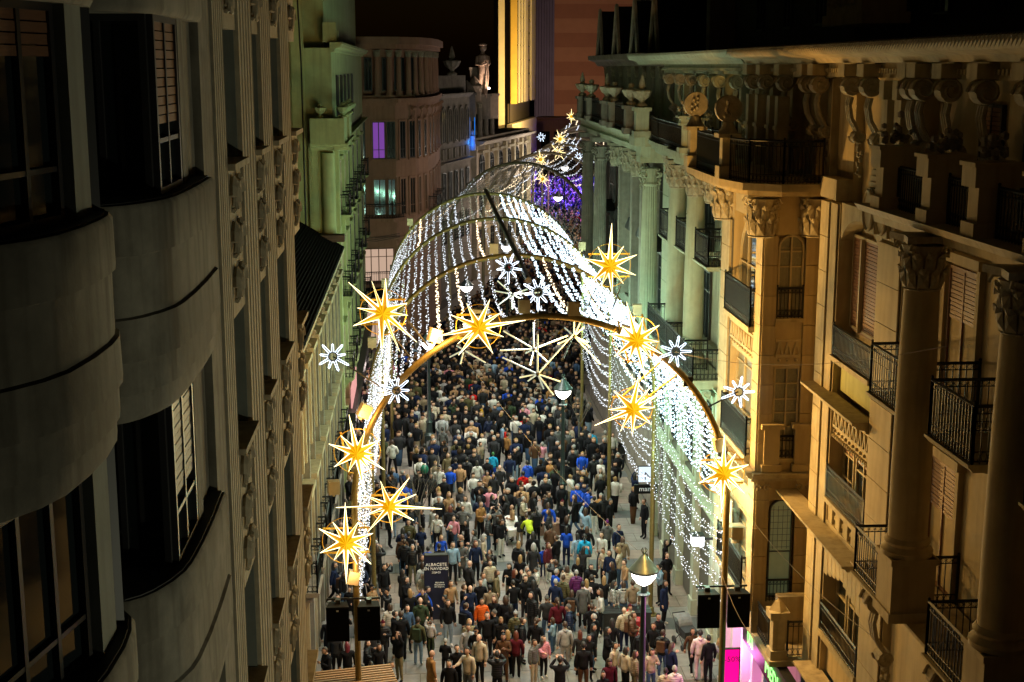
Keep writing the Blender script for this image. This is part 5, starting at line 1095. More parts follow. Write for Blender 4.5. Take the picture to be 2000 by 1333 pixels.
for y in (37.2, 38.4, 39.6, 40.8):   # mannequins in the window
    MB().lathe(9.95, y, [(.16, .4), (.2, .9), (.15, 1.2), (.23, 1.5), (.2, 1.75), (.06, 1.85), (.07, 1.95), (.1, 2.1), (.03, 2.22)], 10).build('mannequin', mat('mannequin_cloth', (.8, .1, .2), .6) if y in (37.2, 39.6) else mat('mannequin_white', (.8, .75, .75), .5), shp)
lamp('shop_light', 'POINT', (9.2, 38.6, 2.6), 120, (1, .25, .75), .3); lamp('shop_light', 'POINT', (9.0, 36.6, 1.4), 45, (.9, .2, .9), .2)
og = thing('optician_sign', (9.4, 36, 4), 'dark shop fascia with glowing green letters at the lower right edge', 'sign')
FO = Fr(9.42, 0, 0, 1, -1, 0); green = glow('green_neon', (.25, 1, .18), 3.0)
part('fascia', FO, darkmet, og, (30.2, 38.1, -.3, -.02, 3.3, 4.15))
text(og, 'MÉDICA', (9.41, 34.2, 3.52), .62, green, rot=(pi / 2, 0, -pi / 2), sx=1.0); text(og, 'ÓPTI', (9.41, 37.1, 3.5), .55, green, rot=(pi / 2, 0, -pi / 2), sx=.55)
blk('lit_window', FO, glow('cyan_shop_light', (.15, .5, .55), .5), og, 30.2, 36.1, -.5, -.4, 0, 3.2)
# ---- blade signs on the right wall
s1 = thing('lit_blade_sign', (9.6, 56, 4), 'small bright white lit sign on the right wall above the black one', 'sign'); a = at_y(1262, 927, 53); MB().box(a.x - .3, a.x + .3, 52.95, 53.05, a.z - .3, a.z + .3).build('screen', glow('sign_white', (.75, .88, 1), 1.1), s1); MB().box(a.x - .33, a.x + .33, 53.06, 53.12, a.z - .33, a.z + .33).build('frame', darkmet, s1)
text(s1, 'N', (a.x + .08, 52.94, a.z - .2), .45, mat('black_print', (.02, .02, .03), .6), ext=.003)
s2_ = thing('black_blade_sign', (9.6, 53, 3.4), 'black blade sign with pale lower case letters on the right wall', 'sign'); a = at_y(1259, 954, 51.5); MB().box(a.x - .42, a.x + .5, 51.42, 51.55, a.z - .2, a.z + .16).build('panel', spk, s2_); text(s2_, 'man', (a.x, 51.41, a.z - .09), .28, mat('pale_letters', (.5, .55, .6), .5, emit=.25), ext=.003)
s3_ = thing('lit_cube_sign', (9.6, 44, 5), 'glowing white box lantern on the right wall before the roller shutter', 'lantern'); a = at_y(1362, 1053, 44.5); MB().box(a.x - .2, a.x + .2, 44.3, 44.7, a.z - .2, a.z + .14).build('light_box', glow('lantern_white', (.9, .93, 1), 2.5), s3_); MB().box(a.x + .2, 10.1, 44.45, 44.55, a.z - .03, a.z + .03).box(a.x - .22, a.x + .22, 44.28, 44.72, a.z + .14, a.z + .18).build('arm', darkmet, s3_)
lamp('lantern_light', 'POINT', (a.x, 44.2, a.z - .4), 60, (.9, .95, 1), .15)
s4_ = thing('projector_box', (9.5, 37, 7), 'grey projector box on a bracket beside the right arch leg', 'fixture'); a = at_y(1433, 1040, 37.5); MB().box(a.x - .2, a.x + .25, 37.3, 37.7, a.z - .1, a.z + .22).build('housing', mat('grey_housing', (.3, .3, .27), .6), s4_); MB().lathe(a.x + .05, 37.5, [(.12, a.z - .3), (.12, a.z - .1)], 12).build('lens', frame_w, s4_)
# ---- banners on the terrace
bn = MB(WORLD).add([(9.02, 38.2, 6.0), (9.02, 39.4, 6.0), (9.02, 39.4, 7.5), (9.02, 38.2, 7.5), (9.05, 38.2, 6.0), (9.05, 39.4, 6.0), (9.05, 39.4, 7.5), (9.05, 38.2, 7.5)], [(0, 1, 2, 3), (4, 5, 6, 7), (0, 1, 5, 4), (3, 2, 6, 7)]).build('banner', mat('white_banner', (.6, .6, .5), .7, .5, 3)); tag(bn, 'white and green banner hung on the stone bay above the pink shop', 'banner')
# ================================================================ SHOPS ON THE LEFT
sl = thing('left_shop_front', (-3.6, 66, 0), 'white and pink lit shop interior at the left behind the silver light curtain', 'shop front')
FLs = Fr(-3.5, 0, 0, 1, 1, 0)
wl = glow('shop_white', (1, .78, .72), 1.5)
for y in (66, 69, 72.6, 76, 80, 84, 88): blk('lit_pane', FLs, wl, sl, y, y + 2.2, -.1, .0, .4, 2.6)
part('fascia', FLs, darkmet, sl, (65.5, 91, -.1, .3, 3.0, 3.5), *[(y, y + .3, -.1, .12, 0, 3.0) for y in (65.5, 68.4, 71.8, 75.4, 79.2, 83.2, 87.2)])
blk('pink_panel', FLs, glow('pink_panel', (1, .45, .42), .8), sl, 66, 71, .05, .12, 3.6, 4.6)
lamp('shop_light', 'POINT', (-2.9, 70, 2.2), 90, (1, .8, .75), .3); lamp('shop_light', 'POINT', (-2.9, 82, 2.2), 90, (1, .8, .75), .3)
# ================================================================ KIOSK ROOF OF SLATS (bottom left)
slatm = mat('kiosk_timber', (.32, .19, .09), .55, .25, 10, .2)
kz = 3.3; A0 = at_z(560, 1352, kz); A1 = at_z(762, 1297, kz)
kk = thing('slatted_kiosk_roof', (A0.x, A0.y, 0), 'timber slatted kiosk roof at the bottom left under the arch leg', 'kiosk')
fk = frame(A1.x - 6, A1.y - 1.15, A1.x, A1.y, True)
for k in range(16): blk('roof_slat', fk, slatm, kk, 0, fk.L, .02 + k * .15, .10 + k * .15, kz - .06, kz + .02)
part('rafter', fk, slatm, kk, (fk.L - .14, fk.L - .04, 0, 2.4, kz - .2, kz - .07), (fk.L - 2.6, fk.L - 2.5, 0, 2.4, kz - .2, kz - .07)); part('post', fk, slatm, kk, (fk.L - .2, fk.L - .08, .1, .22, 0, kz - .2), (fk.L - .2, fk.L - .08, 2.2, 2.32, 0, kz - .2))
# ================================================================ BARE TREES
bark = mat('tree_bark', (.10, .085, .07), .9, .3, 14, .4)
def bare_tree(px, py, h, label, seed=1):
    g = at_z(px, py); t = thing('bare_tree', g, label, 'tree', 'bare young trees'); R = random.Random(seed)
    MB().tube([(g.x, g.y, 0), (g.x + .03, g.y, h * .3), (g.x - .02, g.y, h * .55)], [.075, .06, .045], 7).build('trunk', bark, t, smooth=True)
    b = MB()
    def br(p, d, l, r, n):
        q = p + d * l; b.tube([tuple(p), tuple(p.lerp(q, .5) + Vector((R.uniform(-.03, .03), R.uniform(-.03, .03), 0))), tuple(q)], [r, r * .8, r * .55], 4)
        if n:
            for _ in range(3): br(q if _ else p.lerp(q, .6), (d + Vector((R.uniform(-.6, .6), R.uniform(-.6, .6), R.uniform(-.05, .4)))).normalized(), l * R.uniform(.55, .8), r * .55, n - 1)
    for k in range(5): a = k * 1.3 + seed; br(Vector((g.x, g.y, h * (.4 + .035 * k))), Vector((cos(a) * .45, sin(a) * .45, .9)).normalized(), h * .22, .022, 3)
    b.build('crown', bark, t); return t
bare_tree(820, 1100, 4.3, 'bare young tree left of the navy totem beside the gold star', 2); bare_tree(1130, 900, 4.0, 'bare young tree behind the middle street lamp', 5)
# ================================================================ PRAMS, PLANTERS, BENCHES
fab_w = mat('pram_white', (.55, .53, .5), .8, .15, 9, .2); fab_b = mat('pram_black', (.02, .02, .022), .7, .2, 9); fab_g = mat('pram_grey', (.14, .14, .14), .8, .2, 9)
def pram(px, py, rz, hood, seat, label):
    g = at_z(px, py); t = thing('pram', g, label, 'pram'); T = lambda o: (setattr(o, 'location', g), setattr(o, 'rotation_euler', (0, 0, rz)), adopt(o, t))
    for sx in (-.27, .27):
        for sy, r in ((-.35, .1), (.35, .14)): o = MB().add([(sx + dx, sy + r * cos(k * pi / 6), r + r * sin(k * pi / 6)) for dx in (-.03, .03) for k in range(12)], [(k, (k + 1) % 12, 12 + (k + 1) % 12, 12 + k) for k in range(12)] + [tuple(range(12)), tuple(range(12, 24))]).build('wheel', fab_b); T(o)
    b = MB()
    for s in (-.24, .24): b.tube([(s, -.35, .12), (s, .1, .55), (s, .62, 1.02)], .016, 5).tube([(s, .35, .14), (s, -.1, .55)], .016, 5)
    b.tube([(-.24, .62, 1.02), (.24, .62, 1.02)], .02, 5); o = b.build('frame', darkmet); T(o)
    o = MB().add([(-.22, -.45, .42), (.22, -.45, .42), (.22, .3, .42), (-.22, .3, .42), (-.25, -.5, .72), (.25, -.5, .72), (.25, .38, .8), (-.25, .38, .8)], [(0, 1, 2, 3), (4, 5, 6, 7), (0, 1, 5, 4), (1, 2, 6, 5), (2, 3, 7, 6), (3, 0, 4, 7)]).build('carrycot', seat); T(o)
    b = MB(); n = 7
    vs = [(x, .38 - .42 * sin(a) * 1.0, .76 + .34 * cos(a) * (1 if abs(x) < .2 else .85)) for a in [k * .3 for k in range(n)] for x in (-.26, -.13, 0, .13, .26)]
    b.add(vs, [(i * 5 + j, i * 5 + j + 1, i * 5 + j + 6, i * 5 + j + 5) for i in range(n - 1) for j in range(4)]); o = b.build('hood', hood); T(o)
    return t
pram(1000, 1060, .1, fab_w, fab_w, 'white pram in the middle of the crowd before the red jacket'); pram(1338, 1262, .25, fab_g, fab_b, 'grey and black pram parked by the roller shutter at the right'); pram(1212, 900, 2.0, fab_b, fab_b, 'black pram in the shade near the middle right')
def bench(px, py, w, d, h, m, label, cat='bench'):
    g = at_z(px, py); t = thing('street_bench' if cat == 'bench' else 'planter', g, label, cat)
    MB().box(g.x - w / 2, g.x + w / 2, g.y - d / 2, g.y + d / 2, .0, h - .06).build('base', darkmet if cat == 'bench' else m, t)
    for k in range(5): blk('seat_slat' if cat == 'bench' else 'rim_board', WORLD, m, t, g.x - w / 2 - .04, g.x + w / 2 + .04, g.y - d / 2 + k * d / 5, g.y - d / 2 + (k + .85) * d / 5, h - .06, h)
    return t
tim = mat('bench_timber', (.20, .11, .07), .6, .25, 9, .2)
bench(1222, 1228, 1.7, .75, .75, darkmet, 'black block bench right of the large lamp where a red child sits'); bench(1158, 903, 2.0, .8, .5, tim, 'brown timber bench where pale boys sit near the middle right'); bench(1075, 1040, 1.1, .9, .55, tim, 'brown timber box at the foot of the middle street lamp', 'planter'); bench(848, 1122, 1.1, .8, .6, tim, 'brown planter box just behind the navy totem', 'planter')
bench(792, 760, 1.2, .8, .6, tim, 'wooden planter behind the white neon star at the left', 'planter')
g = at_z(1247, 1244)
bp = MB(); bp.lathe(g.x, g.y - .1, [(.13, 0), (.19, .06), (.2, .3), (.15, .42), (.05, .46)], 12).lathe(g.x - .02, g.y - .02, [(.12, .4), (.17, .48), (.17, .66), (.08, .74)], 12); o = bp.build('rucksack', mat('red_nylon', (.30, .01, .015), .5, .2, 9, .2), smooth=True); tag(o, 'pair of red rucksacks on the ground beside the large lamp post', 'bag')
# balloon
g = at_y(829, 917, 62); o = MB().ball(tuple(g), .2, 14, 1.15).build('balloon', mat('green_balloon', (.01, .12, .07), .25), smooth=True); tag(o, 'dark green balloon beside the left gold pole', 'balloon')
# ================================================================ CABLES ACROSS THE STREET
def cable(pts, label, r=.0065):
    P = [Vector(p) for p in pts]; a, b_ = P[0], P[-1]; n = 14; q = [a.lerp(b_, k / n) - Vector((0, 0, .35 * 4 * (k / n) * (1 - k / n))) for k in range(n + 1)]
    o = MB().tube([tuple(v) for v in q], r, 4).build('cable', mat('pale_cable', (.16, .14, .12), .7)); tag(o, label, 'cable')
cable([at_y(900, 690, 36), at_y(1245, 1075, 40)], 'thin cable falling diagonally across the crowd past the middle lamp')
cable([at_y(1320, 688, 36), at_x(1850, 676, 9.2)], 'thin cable running level from the arch to the right balcony')
cable([at_y(1410, 935, 36), at_x(1700, 1240, 9.3)], 'thin cable from the right arch leg down across the stone bay', .008)
cable([at_y(690, 1000, 36), at_x(598, 1078, -2.9)], 'thin cable from the left arch leg to the grey building')
cable([at_y(1400, 1090, 36), at_y(1480, 1255, 33)], 'thin cable below the right loudspeakers')
# ================================================================ PEOPLE
def face_nearest(me, segs):
    n = len(me.polygons); c = np.empty(n * 3); me.polygons.foreach_get('center', c); c = c.reshape(-1, 3)
    best = np.full(n, 1e9); idx = np.zeros(n, int)
    for k, (a, b, r) in enumerate(segs):
        a = np.array(a); b = np.array(b); ab = b - a; t = np.clip(((c - a) @ ab) / max(1e-9, ab @ ab), 0, 1)
        d = np.linalg.norm(c - (a + t[:, None] * ab), axis=1) - r
        m = d < best; best[m] = d[m]; idx[m] = k
    return c, idx
def skin(name, verts, edges, radii, root=0, sub=1):
    me = bpy.data.meshes.new(name); me.from_pydata(verts, edges, []); o = bpy.data.objects.new(name + '_tmp', me); C.objects.link(o)
    m = o.modifiers.new('s', 'SKIN'); m.use_smooth_shade = True; m.branch_smoothing = .4
    for i, r in enumerate(radii): me.skin_vertices[0].data[i].radius = r if isinstance(r, tuple) else (r, r)
    me.skin_vertices[0].data[root].use_root = True
    if sub: s = o.modifiers.new('d', 'SUBSURF'); s.levels = sub
    bpy.context.view_layer.update()
    out = bpy.data.meshes.new_from_object(o.evaluated_get(bpy.context.evaluated_depsgraph_get())); out.name = name; bpy.data.objects.remove(o); return out
def V3(*a): return Vector(a)
# pose = joints of both arms, leg offsets, lean
POSE = {
 'stand': dict(),
 'hands_front': dict(el=((-.24, -.04, 1.13), (.24, -.04, 1.13)), wr=((-.09, -.22, 1.13), (.09, -.22, 1.14))),
 'phone': dict(el=((-.24, -.02, 1.13), (.24, -.10, 1.16)), wr=((-.25, -.02, .9), (.07, -.28, 1.30)), bow=.04),
 'photo': dict(el=((-.27, -.16, 1.36), (.27, -.16, 1.36)), wr=((-.10, -.26, 1.58), (.10, -.26, 1.58))),
 'raise': dict(el=((-.24, 0, 1.13), (.30, -.12, 1.50)), wr=((-.25, -.03, .89), (.20, -.2, 1.78))),
 'walk': dict(kn=((-.09, -.16, .49), (.09, .05, .47)), an=((-.09, -.20, .09), (.09, .30, .16)), el=((-.25, .10, 1.14), (.25, -.08, 1.13)), wr=((-.25, .10, .92), (.24, -.22, .95))),
 'wide': dict(kn=((-.15, -.02, .48), (.15, 0, .48)), an=((-.19, .0, .09), (.2, .03, .09)), el=((-.26, .03, 1.13), (.26, .03, 1.13)), wr=((-.16, -.14, 1.0), (.16, -.14, 1.0))),
 'hips': dict(el=((-.35, .06, 1.16), (.35, .06, 1.16)), wr=((-.19, -.05, 1.0), (.19, -.05, 1.0)), kn=((-.11, .0, .48), (.13, -.05, .48)), an=((-.1, .02, .09), (.16, -.04, .09))),
 'reach': dict(el=((-.24, -.12, 1.2), (.25, -.02, 1.13)), wr=((-.2, -.38, 1.22), (.24, -.06, .9))),
 'sit': dict(pel=.52, kn=((-.12, -.42, .5), (.12, -.42, .5)), an=((-.12, -.44, .09), (.14, -.40, .09)), wr=((-.12, -.26, .66), (.12, -.26, .66)), el=((-.23, -.04, .78), (.23, -.04, .78))),
 'bend': dict(lean=.75, el=((-.22, -.55, .95), (.22, -.55, .95)), wr=((-.16, -.62, .72), (.16, -.62, .72))),
}
bodies = {}
def make_body(pose, fat=1.0):
    P = POSE[pose]; dz = (P['pel'] - .93) if 'pel' in P else 0; ln = P.get('lean', 0)
    def up(x, y, z):   # upper body point, bent forward about the pelvis if the pose leans
        z2 = z - .93; a = ln; return (x, y * cos(a) - z2 * sin(a) if a else y, .93 + dz + (z2 * cos(a) + y * sin(a) * -1 if a else z2))
    kn = P.get('kn', ((-.10, -.02, .48), (.10, -.02, .48))); an = P.get('an', ((-.10, .02, .09), (.10, .02, .09)))
    el = P.get('el'); wr = P.get('wr')
    el = el or ((-.245, .02, 1.12), (.245, .02, 1.12)); wr = wr or ((-.25, -.04, .88), (.25, -.04, .88))
    if not ln and 'pel' not in P: fix = lambda v: v
    else: fix = lambda v: v
    v = [(0, 0, .93 + dz), up(0, 0, 1.08), up(0, 0, 1.26), up(0, .01, 1.40), up(0, 0, 1.48), up(0, -.015, 1.56)]
    r = [(.15 * fat, .11 * fat), (.135 * fat, .10 * fat), (.155 * fat, .11 * fat), (.13, .085), (.058, .058), (.055, .055)]
    e = [(0, 1), (1, 2), (2, 3), (3, 4), (4, 5)]; seg = [(v[0], v[1], .12, 'T'), (v[1], v[3], .12, 'T'), (v[4], v[5], .05, 'S')]
    for s in (0, 1):
        sx = -1 if s == 0 else 1; i = len(v)
        sh = up(sx * .17, .01, 1.40); hip = (sx * .085, 0, .86 + dz); toe = (an[s][0] + sx * .02, an[s][1] - .15, .035)
        v += [sh, el[s], wr[s], hip, kn[s], an[s], toe]; r += [(.062, .062), (.048, .048), (.034, .034), (.095 * fat, .1 * fat), (.062, .066), (.046, .05), (.044, .034)]
        e += [(3, i), (i, i + 1), (i + 1, i + 2), (0, i + 3), (i + 3, i + 4), (i + 4, i + 5), (i + 5, i + 6)]
        seg += [(sh, el[s], .055, 'T'), (el[s], wr[s], .04, 'T'), (hip, kn[s], .08, 'L'), (kn[s], an[s], .055, 'L'), (an[s], toe, .05, 'F')]
    me = skin('person', v, e, r, 0, 1); c, idx = face_nearest(me, [(a, b, q) for a, b, q, k in seg])
    kinds = [k for *_, k in seg]; mi = np.array([{'S': 0, 'L': 1, 'F': 2, 'T': 3}[kinds[i]] for i in idx])
    bm = bmesh.new(); bm.from_mesh(me)
    for f, m in zip(bm.faces, mi): f.material_index = int(m); f.smooth = True
    # head: skull, jaw, nose, ears, eyes, mouth
    bow = P.get('bow', 0); hc = Vector(up(0, -.03 - bow, 1.645 - bow * .3))
    rot = Matrix.Rotation(ln * .5 + bow * 6, 3, 'X')
    def head_pt(n=12, m=9):
        vs = []
        for i in range(m + 1):
            ph = pi * i / m
            for j in range(n):
                a = 2 * pi * j / n; x = sin(ph) * cos(a) * .078; y = sin(ph) * sin(a) * .098; z = cos(ph) * .122
                if z < -.02: x *= 1 + z * 2.2; y = y * (1 + z * .8) - .008
                if y < -.06 and abs(x) < .03: y -= .008 if z < 0 else .0
                vs.append(hc + rot @ Vector((x, y, z)))
        return vs, [(i * n + j, i * n + (j + 1) % n, (i + 1) * n + (j + 1) % n, (i + 1) * n + j) for i in range(m) for j in range(n)]
    def addm(vs, fs, mid):
        bv = [bm.verts.new(q) for q in vs]
        for f in fs:
            try: nf = bm.faces.new([bv[i] for i in f]); nf.material_index = mid; nf.smooth = True
            except ValueError: pass
    addm(*head_pt(), 0)
    H = lambda x, y, z: hc + rot @ Vector((x, y, z))
    addm([H(-.013, -.09, -.02), H(.013, -.09, -.02), H(0, -.122, -.018), H(0, -.094, .025), H(0, -.09, -.03)], [(0, 2, 3), (2, 1, 3), (0, 4, 2), (4, 1, 2)], 0)
    for sx in (-1, 1):
        addm([H(sx * .078, -.015, .02), H(sx * .092, .005, .02), H(sx * .088, .005, -.03), H(sx * .078, -.01, -.03), H(sx * .08, .015, 0)], [(0, 1, 2, 3), (1, 4, 2)], 0)
        addm([H(sx * .018, -.094, .014), H(sx * .042, -.088, .014), H(sx * .042, -.086, .027), H(sx * .018, -.093, .027)], [(0, 1, 2, 3)], 4)
        w = Vector(wr[0] if sx < 0 else wr[1]); d = (w - Vector(el[0] if sx < 0 else el[1])).normalized()
        side = d.cross(Vector((0, 1, .2))).normalized(); up_ = side.cross(d)
        hb = MB(); hb.tube([tuple(w), tuple(w + d * .045), tuple(w + d * .085)], [.03, .038, .036], 6)
        for k in range(4): q = w + d * .08 + side * (.022 * (k - 1.5)); l = (.062, .075, .07, .055)[k]; hb.tube([tuple(q), tuple(q + d * l * .55), tuple(q + d * l * .85 + up_ * -.022)], [.0105, .0095, .007], 4)
        q = w + d * .035 + side * -.03 * sx; hb.tube([tuple(q), tuple(q + d * .03 + side * -.02 * sx), tuple(q + d * .06 + side * -.018 * sx)], [.013, .011, .008], 4)
        addm([Vector(p) for p in hb.v], hb.f, 0)
    addm([H(-.022, -.093, -.052), H(.022, -.093, -.052), H(.018, -.096, -.06), H(-.018, -.096, -.06)], [(0, 1, 2, 3)], 5)
    bm.to_mesh(me); bm.free()
    return dict(me=me, hc=hc, rot=rot, up=up, el=el, wr=wr, kn=kn, dz=dz, P=P)
def make_jacket(B, kind):
    up = B['up']; P = B['P']; k = {'coat': .42, 'jacket': .80, 'puffer': .80, 'hoodie': .84}[kind]; t = {'coat': .028, 'jacket': .024, 'puffer': .05, 'hoodie': .028}[kind]
    sit = 'pel' in P
    v = [up(0, 0, 1.0), up(0, 0, 1.14), up(0, 0, 1.28), up(0, .012, 1.41), up(0, .01, 1.485)]
    r = [(.155 + t, .12 + t), (.145 + t, .108 + t), (.16 + t, .115 + t), (.135 + t * .7, .09 + t), (.085, .085)]
    e = [(0, 1), (1, 2), (2, 3), (3, 4)]
    if kind == 'coat' and not sit and not P.get('lean'):
        v += [(0, 0, .8), (0, .01, .5)]; r += [(.18 + t, .14 + t), (.19 + t, .15 + t)]; e += [(0, 5), (5, 6)]
    else: v += [(0, 0, .86 + B['dz'])]; r += [(.16 + t, .125 + t)]; e += [(0, 5)]
    for s in (0, 1):
        sx = -1 if s == 0 else 1; i = len(v); el, wr = Vector(B['el'][s]), Vector(B['wr'][s])
        v += [up(sx * .175, .01, 1.405), tuple(el), tuple(wr.lerp(el, .08))]; q = .052 + t * .7; r += [(q + .008, q + .008), (q * .9, q * .9), (q * .7, q * .7)]; e += [(3, i), (i, i + 1), (i + 1, i + 2)]
    if kind == 'hoodie' or kind == 'puffer': v += [up(0, .13, 1.47)]; r += [(.075, .05)]; e += [(4, len(v) - 1)]
    me = skin('jacket', v, e, r, 6 if (kind == 'coat' and not sit and not P.get('lean')) else 5, 1); return me
def make_hair(kind):
    b = MB(); n = 14; m = 9
    L = {'short': 0, 'long': .30, 'bob': .13, 'pony': .0, 'bun': 0, 'beanie': 0, 'cap': 0, 'curly': .05}[kind]
    vs = []
    for i in range(m + 1):
        ph = pi * i / m
        for j in range(n):
            a = 2 * pi * j / n; k = 1.10 if kind != 'curly' else 1.38
            x = sin(ph) * cos(a) * .078 * k; y = sin(ph) * sin(a) * .098 * k; z = cos(ph) * .122 * (k - .02)
            front = y < -.035 and z < (.068 if kind not in ('beanie', 'cap') else .045)
            if kind in ('beanie', 'cap') and z < .0: x *= .8; y *= .8; z = max(z, -.02)
            elif front: x *= .72; y = y * .55; z *= .85
            elif z < -.03 and L == 0: x *= .7; y *= .86; z = z * .8
            elif L == 0 and kind == 'short': z += .010 * sin(3 * a + i) * sin(ph); y += .006 * sin(5 * a)
            elif z < -.02 and L: z = z - L * min(1, (-.02 - z) / .07) ; x *= 1.12; y = max(y, -.02) * .9 + .025
            vs.append((x, y + .006, z + .006))
    b.add(vs, [(i * n + j, i * n + (j + 1) % n, (i + 1) * n + (j + 1) % n, (i + 1) * n + j) for i in range(m) for j in range(n)])
    if kind == 'pony': b.tube([(0, .1, .03), (0, .155, -.02), (0, .15, -.14), (0, .13, -.24)], [.03, .035, .03, .01], 7)
    if kind == 'bun': b.ball((0, .1, .085), .05, 8)
    if kind == 'cap': b.plan([(-.07, -.08), (.07, -.08), (.06, -.17), (0, -.19), (-.06, -.17)], .035, .045)
    if kind == 'beanie': b.ball((0, .02, .155), .028, 6)
    me = b.mesh(kind + '_hair', mat('hair_black', (.012, .01, .009), .55))
    me.polygons.foreach_set('use_smooth', [True] * len(me.polygons)); return me
HAIR = {k: make_hair(k) for k in ('short', 'long', 'bob', 'pony', 'bun', 'beanie', 'cap', 'curly')}
bag_me = MB().box(-.13, .13, .0, .13, -.38, .0).mesh('backpack', fab_b)
for q in POSE: bodies[q] = make_body(q)
JK = {(q, k): make_jacket(bodies[q], k) for q in POSE for k in ('coat', 'jacket', 'puffer', 'hoodie')}
CL = dict(black=(.008, .008, .010), charcoal=(.025, .025, .028), grey=(.09, .09, .09), white=(.50, .48, .45), cream=(.38, .32, .24), beige=(.20, .15, .10), brown=(.08, .04, .022), navy=(.010, .016, .045), blue=(.012, .06, .42),
          lightblue=(.22, .33, .45), red=(.42, .012, .01), burgundy=(.075, .008, .015), pink=(.55, .22, .28), purple=(.09, .015, .09), green=(.03, .045, .025), olive=(.07, .065, .03), orange=(.55, .09, .01), mustard=(.36, .20, .01), khaki=(.17, .14, .08), denim=(.045, .085, .16), palejeans=(.20, .27, .36), rose=(.62, .5, .52), silver=(.3, .3, .31), cyan=(.02, .30, .55), lime=(.4, .5, .03), camel=(.28, .14, .05), tan=(.32, .19, .1))
NM = dict(lightblue='light blue', palejeans='pale denim', denim='denim', rose='pale rose', olive='olive', khaki='khaki')
def cloth(c, puff=False): return mat('cloth_' + c, CL[c], .9, .3, 7, .5, spec=.12)
def quilt(c):
    k = 'cloth_' + c + '_quilted'
    if k in MATS: return MATS[k]
    m = mat(k, CL[c], .5, .12, 7, spec=.22); nt = m.node_tree; b = nt.nodes['Principled BSDF']; tc = nt.nodes.new('ShaderNodeTexCoord'); w = nt.nodes.new('ShaderNodeTexWave'); w.bands_direction = 'Z'; w.inputs['Scale'].default_value = 4.5; w.inputs['Distortion'].default_value = 2.5
    bp = nt.nodes.new('ShaderNodeBump'); bp.inputs['Strength'].default_value = .4; bp.inputs['Distance'].default_value = .02; nt.links.new(tc.outputs['Object'], w.inputs[0]); nt.links.new(w.outputs[0], bp.inputs['Height']); nt.links.new(bp.outputs[0], b.inputs['Normal']); return m
SKIN = [mat('skin_a', (.46, .27, .19), .55, .1, 20), mat('skin_b', (.38, .21, .14), .55, .1, 20), mat('skin_c', (.55, .34, .25), .55, .1, 20)]
HC = dict(black=mat('hair_black', (.012, .01, .009), .5), brown=mat('hair_brown', (.045, .022, .012), .5, .3, 30), blonde=mat('hair_blonde', (.28, .17, .07), .5, .3, 30), grey=mat('hair_grey', (.28, .27, .26), .6), auburn=mat('hair_auburn', (.10, .022, .01), .5, .3, 30), burgundy=mat('hair_dyed_red', (.12, .012, .02), .5), green=mat('hair_dyed_green', (.02, .12, .03), .5))
eye_m = mat('eye_dark', (.015, .01, .01), .3); lip_m = mat('lips', (.26, .07, .06), .5)
stripe_m = mat('cloth_striped', (.4, .4, .4), .8)
_nt = stripe_m.node_tree; _w = _nt.nodes.new('ShaderNodeTexWave'); _w.bands_direction = 'Z'; _w.inputs['Scale'].default_value = 6; _r = _nt.nodes.new('ShaderNodeValToRGB'); _r.color_ramp.interpolation = 'CONSTANT'; _r.color_ramp.elements[0].color = (.01, .01, .012, 1); _r.color_ramp.elements[1].color = (.5, .5, .48, 1); _r.color_ramp.elements[1].position = .5; _t = _nt.nodes.new('ShaderNodeTexCoord')
_nt.links.new(_t.outputs['Object'], _w.inputs[0]); _nt.links.new(_w.outputs[0], _r.inputs[0]); _nt.links.new(_r.outputs[0], _nt.nodes['Principled BSDF'].inputs['Base Color'])
people = []
def setm(o, mats):
    for i, m in enumerate(mats):
        while len(o.material_slots) <= i: o.data.materials.append(None)
        o.material_slots[i].link = 'OBJECT'; o.material_slots[i].material = m
for q in bodies.values():
    while len(q['me'].materials) < 6: q['me'].materials.append(None)
for q in JK.values(): q.materials.append(None)
def person(x, y, pose, top, kind, bot, hair, hcol, rz, sc, label, wide=1.0, z=0, bag=None, skin_i=0, shoe='white'):
    B = bodies[pose]; o = bpy.data.objects.new('person', B['me']); C.objects.link(o)
    o.location = (x, y, z); o.rotation_euler = (0, 0, rz); o.scale = (sc * wide, sc * wide, sc)
    setm(o, [SKIN[skin_i], cloth(bot), cloth(shoe), cloth(top if top != 'striped' else 'charcoal'), eye_m, lip_m])
    tag(o, label, 'person', 'people in the crowd')
    j = bpy.data.objects.new(kind, JK[pose, kind]); C.objects.link(j); j.parent = o; setm(j, [stripe_m if top == 'striped' else (quilt(top) if kind == 'puffer' else cloth(top))])
    if hair != 'bald':
        h = bpy.data.objects.new('hair' if hair not in ('beanie', 'cap') else hair, HAIR[hair]); C.objects.link(h); h.parent = o; h.location = B['hc']; h.rotation_euler = B['rot'].to_euler()
        h.material_slots[0].link = 'OBJECT'; h.material_slots[0].material = HC[hcol] if hair not in ('beanie', 'cap') else cloth(hcol if hcol in CL else 'grey')
    if bag:
        g_ = bpy.data.objects.new('backpack', bag_me); C.objects.link(g_); g_.parent = o; g_.location = (0, .13, 1.42); g_.material_slots[0].link = 'OBJECT'; g_.material_slots[0].material = cloth(bag)
    people.append((x, y)); return o
